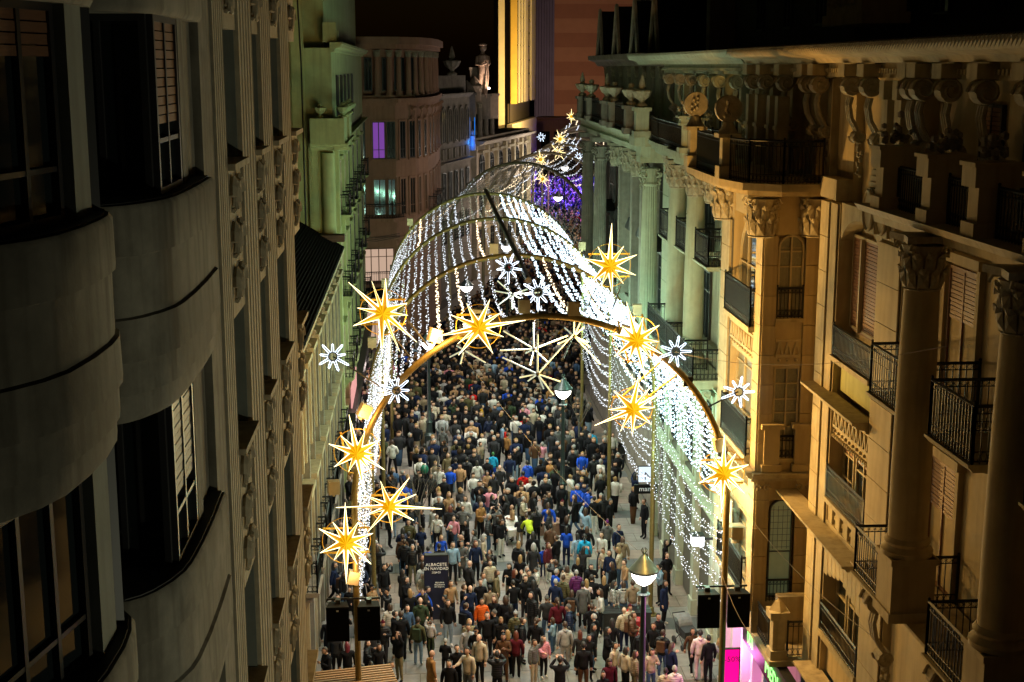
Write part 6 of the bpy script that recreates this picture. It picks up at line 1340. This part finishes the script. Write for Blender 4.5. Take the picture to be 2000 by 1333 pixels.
# hand-placed people, read off the photograph: head position in pixels, pose, top, cut, trousers, hair, hair colour, facing (0 = towards the camera), height
PP = [
 (1368,1238,'stand','rose','hoodie','rose','short','black',180,1.78,'person in an all pale rose tracksuit seen from behind beside the magenta screen'),
 (1318,1308,'stand','white','puffer','black','short','grey',180,1.7,'person in a black and white puffer with grey hair before the lower right screen'),
 (1300,1312,'stand','cream','puffer','black','short','black',160,1.62,'hooded person in a cream puffer beside the grey-haired one at the bottom right'),
 (1272,1272,'phone','cream','hoodie','denim','long','black',20,1.66,'long-haired person in a cream knit looking at a phone right of the large lamp'),
 (1240,1278,'stand','beige','puffer','khaki','long','brown',100,1.64,'person in a beige quilted jacket with brown hair just left of the large lamp'),
 (1222,1270,'stand','cream','hoodie','black','long','black',120,1.66,'person in a tight cream top with long dark hair near the large lamp'),
 (1200,1262,'stand','cream','jacket','black','bun','black',60,1.66,'person with tied black hair and a cream and blue jacket near the large lamp'),
 (1190,1294,'stand','burgundy','jacket','charcoal','curly','brown',10,1.6,'older person with curly hair and a patterned pink scarf at the bottom'),
 (1178,1318,'stand','black','jacket','black','long','black',0,1.6,'smiling person with dark bob at the bottom edge left of the patterned scarf'),
 (1186,1232,'hands_front','black','coat','black','long','black',80,1.68,'person in black with a hand on the mouth and long wavy hair'),
 (1236,1140,'stand','beige','hoodie','palejeans','short','brown',190,1.72,'person in a sand hooded top and lilac jeans left of the large lamp'),
 (1218,1142,'stand','striped','hoodie','denim','long','brown',190,1.66,'person in black and white stripes with a long skirt near the large lamp'),
 (1196,1140,'phone','striped','hoodie','denim','long','black',100,1.68,'person in a striped jersey and dark jeans leaning to the right'),
 (1180,1132,'stand','black','jacket','denim','long','blonde',170,1.7,'blonde person in a black top and blue jeans with a pale shoulder bag'),
 (1156,1130,'stand','black','jacket','white','short','black',180,1.78,'broad person in a black jumper and white trousers seen from behind'),
 (1298,1140,'stand','navy','coat','black','long','black',60,1.72,'person in a long navy coat standing right of the large lamp'),
 (1300,1060,'raise','black','jacket','black','long','black',60,1.72,'person in black raising a phone beside the roller shutter'),
 (1302,1085,'hips','black','coat','black','short','brown',40,1.75,'person in black leaning by the arch pole near the roller shutter'),
 (1104,1222,'stand','silver','hoodie','silver','short','brown',180,1.76,'person in a pale grey hooded top with a blue back print'),
 (1150,1246,'stand','black','jacket','black','long','black',20,1.66,'person in black right of the grey hooded top'),
 (1158,1226,'stand','black','puffer','denim','long','black',70,1.7,'person in a black puffer and jeans facing right near the bottom'),
 (1133,1238,'stand','charcoal','jacket','black','long','auburn',190,1.62,'person with reddish-brown long hair right of the blue back print'),
 (1140,1262,'stand','black','jacket','brown','short','black',180,1.78,'large person in black and brown trousers from behind at the bottom'),
 (1094,1290,'photo','black','jacket','black','short','black',180,1.78,'person in black seen from behind at the bottom centre'),
 (1043,1256,'raise','grey','puffer','cream','short','brown',40,1.62,'person in a grey puffer taking a self portrait'),
 (1062,1248,'reach','pink','puffer','black','long','brown',20,1.5,'girl in a pink jacket hugged for a self portrait'),
 (971,1280,'photo','black','puffer','black','short','black',180,1.76,'person in a black jacket holding a phone up at the bottom centre'),
 (1008,1240,'stand','burgundy','jacket','black','long','auburn',180,1.66,'person with long auburn hair and a paper bag at the bottom centre'),
 (1007,1200,'stand','olive','puffer','charcoal','beanie','silver',180,1.68,'person in an olive jacket and silver beanie seen from behind'),
 (992,1238,'stand','black','jacket','black','long','blonde',190,1.62,'person with blonde-brown long hair left of the olive jacket'),
 (978,1210,'phone','black','jacket','black','bob','blonde',0,1.68,'blonde-bobbed person in black looking at a phone near the striped track top'),
 (951,1202,'stand','black','jacket','black','short','black',0,1.82,'tall person in a black track top with white shoulder stripes'),
 (930,1232,'wide','black','hoodie','denim','cap','black',350,1.8,'person in a black cap and jumper with washed jeans at the bottom'),
 (914,1226,'stand','silver','hoodie','charcoal','short','black',10,1.74,'person in a light grey hooded top left of the black cap'),
 (914,1272,'reach','cream','jacket','grey','short','black',320,1.76,'person in a cream zipped jacket pointing left at the bottom'),
 (892,1266,'stand','black','jacket','black','short','black',10,1.74,'person in black with a fringe left of the cream zipped jacket'),
 (877,1296,'stand','black','hoodie','black','short','black',350,1.74,'person in black with an upturned face at the very bottom'),
 (842,1278,'stand','camel','coat','green','bald','grey',120,1.72,'bald person in a camel coat at the bottom left'),
 (841,1218,'raise','silver','puffer','green','short','brown',180,1.1,'small child in a pale lilac puffer sitting high on shoulders'),
 (816,1213,'stand','olive','hoodie','palejeans','short','brown',170,1.72,'person with a green backpack and white trainers at the lower left'),
 (783,1202,'stand','black','jacket','black','short','brown',190,1.8,'person in a black jumper with a white hem line at the lower left'),
 (795,1188,'stand','denim','jacket','black','short','black',20,1.78,'person with a black beard in a dark jacket over a blue shirt'),
 (821,1175,'stand','green','hoodie','black','bald','black',180,1.78,'bald person in a dark green jumper left of the navy totem'),
 (762,1186,'stand','white','puffer','black','long','brown',190,1.66,'person with long brown hair and a white jacket left of the lower totem'),
 (770,1200,'stand','black','coat','black','short','black',100,1.74,'tall person in black beside the white jacket at the lower left'),
 (740,1264,'stand','black','jacket','black','long','black',20,1.66,'person in black with long hair behind the timber roof'),
 (725,1300,'stand','white','hoodie','black','long','black',200,1.64,'person in black and white above the timber roof'),
 (762,1300,'stand','silver','puffer','charcoal','short','black',90,1.7,'person in a quilted silver jacket right of the timber roof'),
 (700,1292,'stand','black','puffer','black','long','brown',30,1.64,'person in black with brown hair just behind the timber roof'),
 (638,1270,'phone','black','jacket','black','short','brown',300,1.74,'person in black holding a phone out at the left shop wall'),
 (641,1210,'stand','black','coat','black','short','grey',180,1.72,'grey-haired person in a long black coat by the left wall'),
 (655,1240,'stand','charcoal','jacket','black','long','black',160,1.66,'person in charcoal below the left loudspeaker'),
 (678,1262,'stand','black','jacket','black','long','burgundy',200,1.66,'person with reddish hair below the left loudspeaker'),
 (1068,1170,'stand','charcoal','jacket','denim','beanie','grey',180,1.74,'person in a charcoal coat and grey knit hat seen from behind near the centre bottom'),
 (1026,1130,'stand','black','jacket','charcoal','short','black',10,1.74,'person with a topknot in black looking at hands near the centre'),
 (1042,1140,'stand','black','coat','black','long','black',180,1.7,'long-haired person in black with a shoulder strap near the centre'),
 (1085,1138,'stand','navy','jacket','camel','short','grey',160,1.72,'person with grey hair, navy top and rust trousers near the centre'),
 (1100,1130,'stand','olive','puffer','denim','short','brown',150,1.74,'person in a mustard green puffer near the centre right'),
 (1086,1118,'stand','blue','jacket','black','short','grey',120,1.7,'white-haired person with a blue collar near the centre right'),
 (1126,1120,'stand','purple','puffer','black','short','grey',180,1.68,'grey-haired person in a dark purple puffer near the centre right'),
 (1108,1112,'stand','cream','puffer','black','long','brown',180,1.68,'person in a cream hooded parka with a strap near the centre right'),
 (1146,1138,'stand','rose','jacket','burgundy','long','blonde',200,1.66,'blonde person in a pale pink coat beside the white trousers'),
 (957,1100,'stand','cream','puffer','black','long','brown',10,1.68,'person in a pale quilted jacket over a striped top'),
 (942,1125,'stand','silver','jacket','charcoal','short','brown',60,1.72,'person in a mottled grey jacket looking left near the centre'),
 (957,1150,'stand','beige','jacket','denim','short','black',180,1.66,'person in a beige jacket seen from behind near the centre'),
 (941,1175,'stand','orange','puffer','black','long','black',10,1.66,'person in a bright orange jacket with long black hair'),
 (918,1150,'stand','navy','jacket','black','bald','grey',30,1.74,'bald person with glasses in a navy jacket'),
 (905,1148,'stand','black','coat','black','short','brown',100,1.72,'person in a glossy black padded coat right of the navy totem'),
 (880,1140,'stand','tan','jacket','charcoal','bob','brown',20,1.66,'person in a tan blazer right of the navy totem'),
 (965,1170,'stand','black','jacket','black','long','auburn',350,1.66,'red-haired smiling person in black with a pale scarf'),
 (988,1172,'stand','black','coat','black','curly','brown',180,1.68,'curly-haired person in black seen from behind near the centre bottom'),
 (916,1102,'stand','charcoal','jacket','black','bald','grey',120,1.72,'bald person in a dark grey jacket above the tan blazer'),
 (884,1064,'stand','lightblue','jacket','black','short','black',20,1.78,'person in a blue and white checked shirt near the small tree'),
 (826,1105,'stand','white','puffer','black','long','brown',200,1.7,'person in a white quilted puffer with a black strap and wavy hair'),
 (808,1158,'bend','blue','jacket','charcoal','short','black',80,1.72,'person in a bright blue jacket bending down at the lower left'),
 (836,1072,'sit','blue','puffer','denim','short','black',180,1.5,'seated person in a bright blue jacket by the planter'),
 (858,1068,'stand','black','coat','black','short','black',180,1.74,'person in black left of the checked shirt'),
 (790,1060,'stand','black','puffer','black','short','brown',180,1.7,'person in a black quilted jacket with light brown hair near the left pole'),
 (798,1045,'stand','black','jacket','black','short','black',160,1.74,'person in black at the left pole behind the star'),
 (786,1050,'stand','brown','jacket','denim','short','brown',180,1.72,'person in a brown jacket at the left pole behind the star'),
 (1041,1045,'stand','black','coat','charcoal','long','black',160,1.74,'person in a long black coat left of the neon yellow top'),
 (1070,1066,'stand','burgundy','puffer','white','long','auburn',60,1.62,'person in a burgundy puffer and white trousers leaning'),
 (1061,1072,'stand','blue','hoodie','navy','short','black',190,1.3,'child in a blue shirt beside the burgundy puffer'),
 (1036,1022,'bend','lime','jacket','black','short','brown',200,1.62,'person in a neon yellow top bending in mid crowd'),
 (1128,1048,'stand','lightblue','hoodie','palejeans','long','black',190,1.68,'long-haired person in pale blue and white jeans from behind'),
 (1142,1050,'stand','cyan','hoodie','white','pony','black',180,1.7,'person in a bright blue bodice and white trousers from behind'),
 (1176,1045,'walk','white','jacket','charcoal','long','brown',330,1.72,'walking person in a white blazer with flying hair in the open space'),
 (1216,1054,'phone','beige','hoodie','denim','long','brown',160,1.7,'person in a beige jumper and jeans with long hair near the right pole'),
 (1186,1022,'stand','grey','hoodie','black','beanie','purple',180,1.7,'person in a grey hooded top and violet beanie'),
 (1208,1030,'stand','navy','jacket','charcoal','short','brown',20,1.78,'person in a navy jumper looking down right of the violet beanie'),
 (1147,958,'phone','blue','puffer','navy','short','black',100,1.76,'person in a vivid blue puffer looking at a phone right of the middle lamp'),
 (1161,975,'stand','black','jacket','white','short','black',180,1.7,'person in black and pale trousers right of the vivid blue puffer'),
 (1179,972,'stand','black','puffer','black','long','black',200,1.68,'person in glossy black right of the pale trousers'),
 (1259,980,'stand','black','jacket','black','short','brown',300,1.78,'lone person in black standing by the right wall pole'),
 (1022,926,'stand','red','hoodie','white','short','black',180,1.74,'person in a bright red jacket and white trousers from behind'),
 (1003,934,'bend','black','jacket','black','short','black',350,1.7,'person in black leaning over the white pram'),
 (976,914,'wide','charcoal','jacket','charcoal','bald','brown',0,1.82,'bald person in a dark jacket with an orange collar facing the camera'),
 (964,930,'stand','charcoal','coat','black','long','black',350,1.64,'person in a black and white patterned coat'),
 (944,960,'stand','black','coat','cream','bun','black',180,1.3,'girl in a black dress with bare legs near the pram'),
 (950,924,'stand','purple','jacket','black','long','black',160,1.3,'girl in purple beside the patterned coat'),
 (932,905,'stand','white','hoodie','palejeans','long','black',180,1.68,'person in a white hooded jumper with long dark hair'),
 (912,898,'stand','charcoal','puffer','black','short','black',180,1.74,'person in black with a backpack left of the white hooded jumper'),
 (890,900,'stand','navy','hoodie','palejeans','short','black',180,1.74,'person in a navy jumper and pale jeans standing alone from behind'),
 (875,890,'stand','khaki','coat','brown','long','blonde',10,1.66,'blonde person in a long beige coat'),
 (857,915,'stand','white','jacket','charcoal','cap','black',0,1.8,'person in an open white jacket and black cap in the open space'),
 (842,930,'stand','charcoal','jacket','black','long','brown',0,1.68,'long-haired person in dark jacket and grey shirt in the open space'),
 (812,875,'stand','cream','hoodie','denim','short','brown',120,1.74,'person in a cream hooded top with a brown backpack'),
 (829,872,'stand','black','jacket','palejeans','short','black',180,1.74,'person in black and grey jeans right of the brown backpack'),
 (766,865,'wide','white','hoodie','black','short','brown',180,1.8,'person in a white hooded top and black trousers by the left gold pole'),
 (963,888,'stand','cyan','hoodie','blue','short','green',180,1.5,'boy in a bright turquoise football shirt from behind'),
 (952,925,'hands_front','tan','puffer','black','bun','black',0,1.5,'person in a camel puffer beside the purple girl'),
 (991,850,'stand','camel','jacket','black','short','brown',120,1.78,'person in a mustard brown jacket near the lamp'),
 (988,840,'stand','red','hoodie','black','short','black',100,1.6,'person in a red hooded top near the lamp'),
 (982,832,'stand','lightblue','jacket','black','short','black',100,1.66,'person in a light blue track top near the lamp'),
 (1064,970,'sit','silver','hoodie','black','short','brown',120,1.6,'seated person in a pale grey top at the foot of the middle lamp'),
 (1066,930,'stand','silver','hoodie','silver','long','black',10,1.7,'long-haired person in a pale grey tracksuit left of the middle lamp'),
 (1030,905,'stand','blue','puffer','denim','short','black',180,1.7,'person in a royal blue jacket behind the red one'),
 (1006,880,'stand','black','jacket','palejeans','long','black',0,1.7,'person in a black hooded top with long dark hair near centre'),
 (1106,905,'stand','black','coat','black','short','black',180,1.74,'person in a long black coat right of the middle lamp'),
 (1140,915,'stand','camel','hoodie','camel','short','brown',180,1.2,'child in a rust-coloured outfit right of the middle lamp'),
 (1160,895,'stand','black','puffer','black','short','black',180,1.76,'person in black right of the rust-coloured child'),
 (1173,920,'stand','beige','hoodie','charcoal','long','brown',350,1.66,'person in a beige top with long hair near the right gold pole'),
 (1120,835,'sit','cream','hoodie','white','short','black',0,1.6,'boy in cream sitting on the timber bench'),
 (1144,835,'sit','charcoal','hoodie','beige','short','brown',350,1.6,'boy in a dark striped top sitting on the timber bench'),
 (1158,845,'stand','cyan','coat','mustard','short','black',160,1.5,'figure in bright turquoise with yellow shoes beside the timber bench'),
 (1090,838,'stand','grey','puffer','charcoal','bald','brown',180,1.78,'bald person in a grey quilted coat left of the timber bench'),
 (895,845,'stand','navy','puffer','black','short','grey',180,1.74,'person with grey hair in a quilted navy jacket'),
 (930,820,'stand','navy','jacket','black','short','grey',170,1.78,'white-haired person in a navy jacket'),
 (955,818,'stand','navy','puffer','white','long','black',180,1.72,'person in a shiny navy puffer and white trousers'),
 (864,840,'stand','grey','hoodie','charcoal','short','black',180,1.74,'person in a sage grey jumper from behind'),
 (886,790,'photo','green','hoodie','black','short','brown',180,1.74,'person in moss green with both arms up taking a photograph'),
 (941,795,'stand','mustard','hoodie','charcoal','short','black',100,1.66,'person in a mustard yellow top in the dense crowd'),
 (940,712,'stand','tan','puffer','charcoal','short','brown',190,1.7,'person in a caramel puffer in the dense crowd'),
 (952,706,'stand','white','jacket','charcoal','short','black',180,1.74,'person in a white jacket from behind in the dense crowd'),
 (1100,640,'hips','mustard','hoodie','charcoal','short','black',180,1.76,'person in bright yellow near the top of the dense crowd'),
 (1062,640,'stand','red','hoodie','charcoal','short','black',180,1.7,'person in a red top near the top of the dense crowd'),
 (1228,1186,'sit','red','hoodie','navy','short','brown',20,1.05,'small child in a red top sitting on the black bench'),
 (1285,1205,'stand','black','coat','black','short','black',30,1.78,'person in black beside the black bench'),
 (1310,1262,'phone','navy','jacket','black','long','brown',120,1.66,'person in a navy top reaching towards the parked pram'),
 (1385,1248,'stand','black','jacket','black','short','black',200,1.74,'person in black hidden beside the right arch leg'),
 (1380,1260,'bend','silver','hoodie','black','long','blonde',90,1.6,'person in grey bending beside the rose tracksuit'),
 (1197,850,'stand','white','hoodie','charcoal','short','brown',0,1.6,'pale figure leaning at the right wall behind the gold pole'),
 (1240,930,'raise','navy','coat','black','long','black',120,1.7,'person in navy by the shop door with an arm out'),
]
rng = random.Random(21)
for (px, py, pose, top, kind, bot, hair, hcol, deg, h, lb) in PP:
    if kind == 'coat' and pose in ('sit', 'bend'): kind = 'jacket'
    hz = h * (1.64 / 1.76) if pose not in ('sit', 'bend') else (h * .72 if pose == 'sit' else h * .75)
    lift = 1.05 if 'shoulders' in lb else (.28 if 'black bench' in lb and pose == 'sit' else 0)
    g = at_z(px, py, hz + lift)
    person(g.x, g.y, pose, top, kind, bot, hair, hcol, radians(deg + rng.uniform(-8, 8)), h / 1.76, lb, rng.uniform(.96, 1.08), z=lift, bag=('green' if 'green backpack' in lb else 'brown' if 'brown backpack' in lb else 'black' if 'backpack' in lb else None), skin_i=rng.randrange(3), shoe=rng.choice(['white', 'black', 'black', 'brown']))
# ---- fill: the rest of the countable people (varied), with a label made of what each one wears and does
def ok(x, y, d):
    return all((x - a) ** 2 + (y - b) ** 2 > d * d for a, b in people)
def inv(x, y, z=0):
    d = (x, y, z - 20); cp, sp, cs, ss = cos(PIT), sin(PIT), cos(YAW), sin(YAW)
    a = cs * d[0] - ss * d[1]; b = ss * sp * d[0] + cs * sp * d[1] + cp * d[2]; c = ss * cp * d[0] + cs * cp * d[1] - sp * d[2]
    return 1000 + FOC * a / c, 666.5 - FOC * b / c
open_ = [(770, 985, 800, 880, .12), (930, 985, 1060, 880, .3), (1150, 1130, 1290, 1010, .1), (1265, 1300, 1370, 1020, .04), (1150, 1262, 1300, 1190, .12), (740, 1160, 790, 1060, .15), (900, 1010, 940, 960, .1), (980, 1110, 1030, 1060, .15), (1290, 1333, 1360, 1260, .3), (1180, 990, 1250, 880, .35), (860, 1260, 880, 1333, .6), (960, 1180, 1000, 1100, .3)]
def dens(x, y):
    px, py = inv(x, y)
    for x0, a, x1, b, d in open_:
        if x0 <= px <= x1 and min(a, b) <= py <= max(a, b): return d
    n = sin(x * 1.7 + 3 * sin(y * .45)) * cos(y * .9 + 1.3 * x) + .6 * sin(x * .8 - y * .6 + 2)
    if py < 860: return 1
    return (1.0 if n > -.35 else .4) if py > 1130 else (.95 if n > .05 else .3)
tops = ['black'] * 48 + ['charcoal'] * 14 + ['navy'] * 7 + ['grey'] * 3 + ['brown', 'olive', 'cream', 'white'] + ['cream', 'beige', 'white', 'brown', 'olive', 'green', 'burgundy', 'red', 'khaki', 'silver', 'camel', 'denim', 'blue', 'pink', 'tan', 'white', 'white', 'cream', 'lightblue']
bots = ['black'] * 12 + ['charcoal'] * 5 + ['denim'] * 4 + ['palejeans', 'navy', 'beige', 'grey', 'white', 'brown', 'khaki']
hairs = [('short', 'black')] * 4 + [('short', 'brown')] * 4 + [('long', 'black')] * 4 + [('long', 'brown')] * 4 + [('long', 'blonde')] * 2 + [('short', 'grey')] * 2 + [('bob', 'brown'), ('bob', 'black'), ('bob', 'blonde'), ('bun', 'brown'), ('pony', 'brown'), ('pony', 'black'), ('bald', 'grey'), ('beanie', 'grey'), ('beanie', 'burgundy'), ('cap', 'black'), ('curly', 'brown'), ('curly', 'grey'), ('long', 'auburn')]
htxt = lambda h, c: 'no hair' if h == 'bald' else ((NM.get(c, c) + ' ' + h) if h in ('beanie', 'cap') else {'short': 'short ', 'long': 'long ', 'bob': 'bobbed ', 'bun': 'tied-up ', 'pony': 'ponytailed ', 'curly': 'curly '}[h] + c + ' hair')
ptxt = dict(stand='standing', hands_front='hands together', phone='holding a phone', photo='both arms raised', walk='walking', wide='legs apart', hips='hands on hips', reach='one arm out', **{'raise': 'one arm raised'})
used = set(); cand = []
rr = random.Random(77)
y = 42.6
while y < 96:
    x0, x1 = -3.2, 9.6
    if y > 84: x0 += (y - 84) * .12; x1 += (y - 84) * .3
    x = x0
    while x < x1:
        X, Y = x + rr.uniform(-.22, .22), y + rr.uniform(-.28, .28)
        if rr.random() < dens(X, Y) * (.88 if y > 56 else .9): cand.append((X, Y))
        x += .62 if y > 55 else .64
    y += .62 if y > 55 else .70
zones = [(46.5, 'front'), (52, 'lower'), (58, 'middle'), (66, 'upper'), (200, 'far')]
rest = []
for (X, Y) in cand:
    if X < -3.0 and Y < 44: continue
    if not ok(X, Y, .47 if Y > 55 else .52): continue
    if len(people) >= 300: rest.append((X, Y)); people.append((X, Y)); continue
    zt_ = next(t for l, t in zones if Y < l); sd = 'left' if X < 1.2 else ('right' if X > 5.5 else 'centre')
    for _ in range(60):
        top = rr.choice(tops); kind = rr.choice(['jacket', 'puffer', 'puffer', 'hoodie', 'coat', 'jacket']); bot = rr.choice(bots); hr, hc_ = rr.choice(hairs); pose = rr.choices(['stand', 'hands_front', 'phone', 'photo', 'walk', 'wide', 'hips', 'reach', 'raise'], [8, 4, 3, 1, 1.5, 1.5, 1, 1, .8])[0]
        key = (top, kind, bot, hr, hc_)
        if key not in used: used.add(key); break
    lb = 'person in ' + NM.get(top, top) + ' ' + dict(jacket='jacket', puffer='puffer', hoodie='jumper', coat='coat')[kind] + ', ' + NM.get(bot, bot) + ' trousers, ' + htxt(hr, hc_) + ', ' + ptxt[pose] + ', ' + zt_ + ' ' + sd
    h = rr.gauss(1.70, .07) if rr.random() > .08 else rr.uniform(1.15, 1.45)
    rz = rr.choice([0, 0, 20, 340, 180, 180, 160, 200, 90, 270, 40, 320, 60, 300, 120, 240]) + rr.uniform(-20, 20)
    person(X, Y, pose, top, kind, bot, hr, hc_, radians(rz), h / 1.76, lb, rr.uniform(.95, 1.1), skin_i=rr.randrange(3), shoe=rr.choice(['white', 'black', 'black']), bag=rr.choice([None] * 8 + ['black', 'brown']))
# ---- farther rows: one mass, made from coarse figures
y = 96.0
while y < 250:
    cx = np.interp(y, [96, 106, 117, 128, 142, 175, 240], [6.2, 9, 11.8, 14.0, 16.5, 20.5, 26]); w = 6 if y < 150 else 7.5
    x = cx - w
    st_ = .62 if y < 130 else .8
    while x < cx + w:
        if rr.random() < .8: rest.append((x + rr.uniform(-.25, .25), y + rr.uniform(-.3, .3)))
        x += st_
    y += st_ * (1 if y < 170 else 1.5)
def coarse(hair):
    b = MB(); b.lathe(0, 0, [(.10, 0), (.14, .45), (.17, .85), (.16, 1.05), (.22, 1.3), (.2, 1.42), (.07, 1.5)], 7); n1 = len(b.f)
    for s in (-1, 1): b.tube([(s * .22, 0, 1.4), (s * .26, -.02, 1.1), (s * .2, -.14, .95)], [.07, .06, .045], 5)
    n2 = len(b.f); b.ball((0, -.02, 1.62), .1, 7, 1.2); n3 = len(b.f)
    b.ball((0, .015, 1.65), .108, 7, 1.15 if not hair else 1.35); return b, n1, n2, n3
cm = [coarse(0), coarse(1)]
vs = []; fs = []; cols = []; base = 0
for (X, Y) in rest:
    b, n1, n2, n3 = cm[rr.random() < .4]; a = rr.uniform(0, 2 * pi) if rr.random() < .5 else rr.uniform(-.4, .4); ca, sa = cos(a), sin(a); s = rr.gauss(.97, .05)
    A = np.array(b.v) * s; A[:, 0] *= rr.uniform(.95, 1.25); q = np.empty_like(A); q[:, 0] = A[:, 0] * ca - A[:, 1] * sa + X; q[:, 1] = A[:, 0] * sa + A[:, 1] * ca + Y; q[:, 2] = A[:, 2]; vs.append(q)
    ct, cb = CL[rr.choice(tops)], CL[rr.choice(bots)]; hc_ = rr.choice([(.012, .01, .009), (.03, .018, .01), (.05, .025, .012), (.25, .16, .07), (.25, .24, .23)]); sk = (.46, .27, .19)
    for i, f_ in enumerate(b.f):
        fs.append([base + k for k in f_])
        col = ct if i < n2 else (sk if i < n3 else hc_)
        if i < n1 and max(b.v[k][2] for k in f_) < .9: col = cb
        cols.append(col)
    base += len(b.v)
me = bpy.data.meshes.new('crowd'); me.from_pydata(np.concatenate(vs).tolist(), [], fs)
at = me.color_attributes.new('cloth', 'FLOAT_COLOR', 'CORNER'); ln_ = np.array([len(f_) for f_ in fs]); cc = np.repeat(np.array([(*c_, 1) for c_ in cols]), ln_, axis=0); at.data.foreach_set('color', cc.ravel())
cmx = mat('crowd_cloth', (.1, .1, .1), .85, spec=.1); _a = cmx.node_tree.nodes.new('ShaderNodeAttribute'); _a.attribute_name = 'cloth'; cmx.node_tree.links.new(_a.outputs[0], cmx.node_tree.nodes['Principled BSDF'].inputs['Base Color'])
me.materials.append(cmx); me.polygons.foreach_set('use_smooth', [True] * len(me.polygons))
co = bpy.data.objects.new('crowd', me); C.objects.link(co); tag(co, 'dense far-off crowd filling the street under the farther arches', 'crowd', kind='stuff')
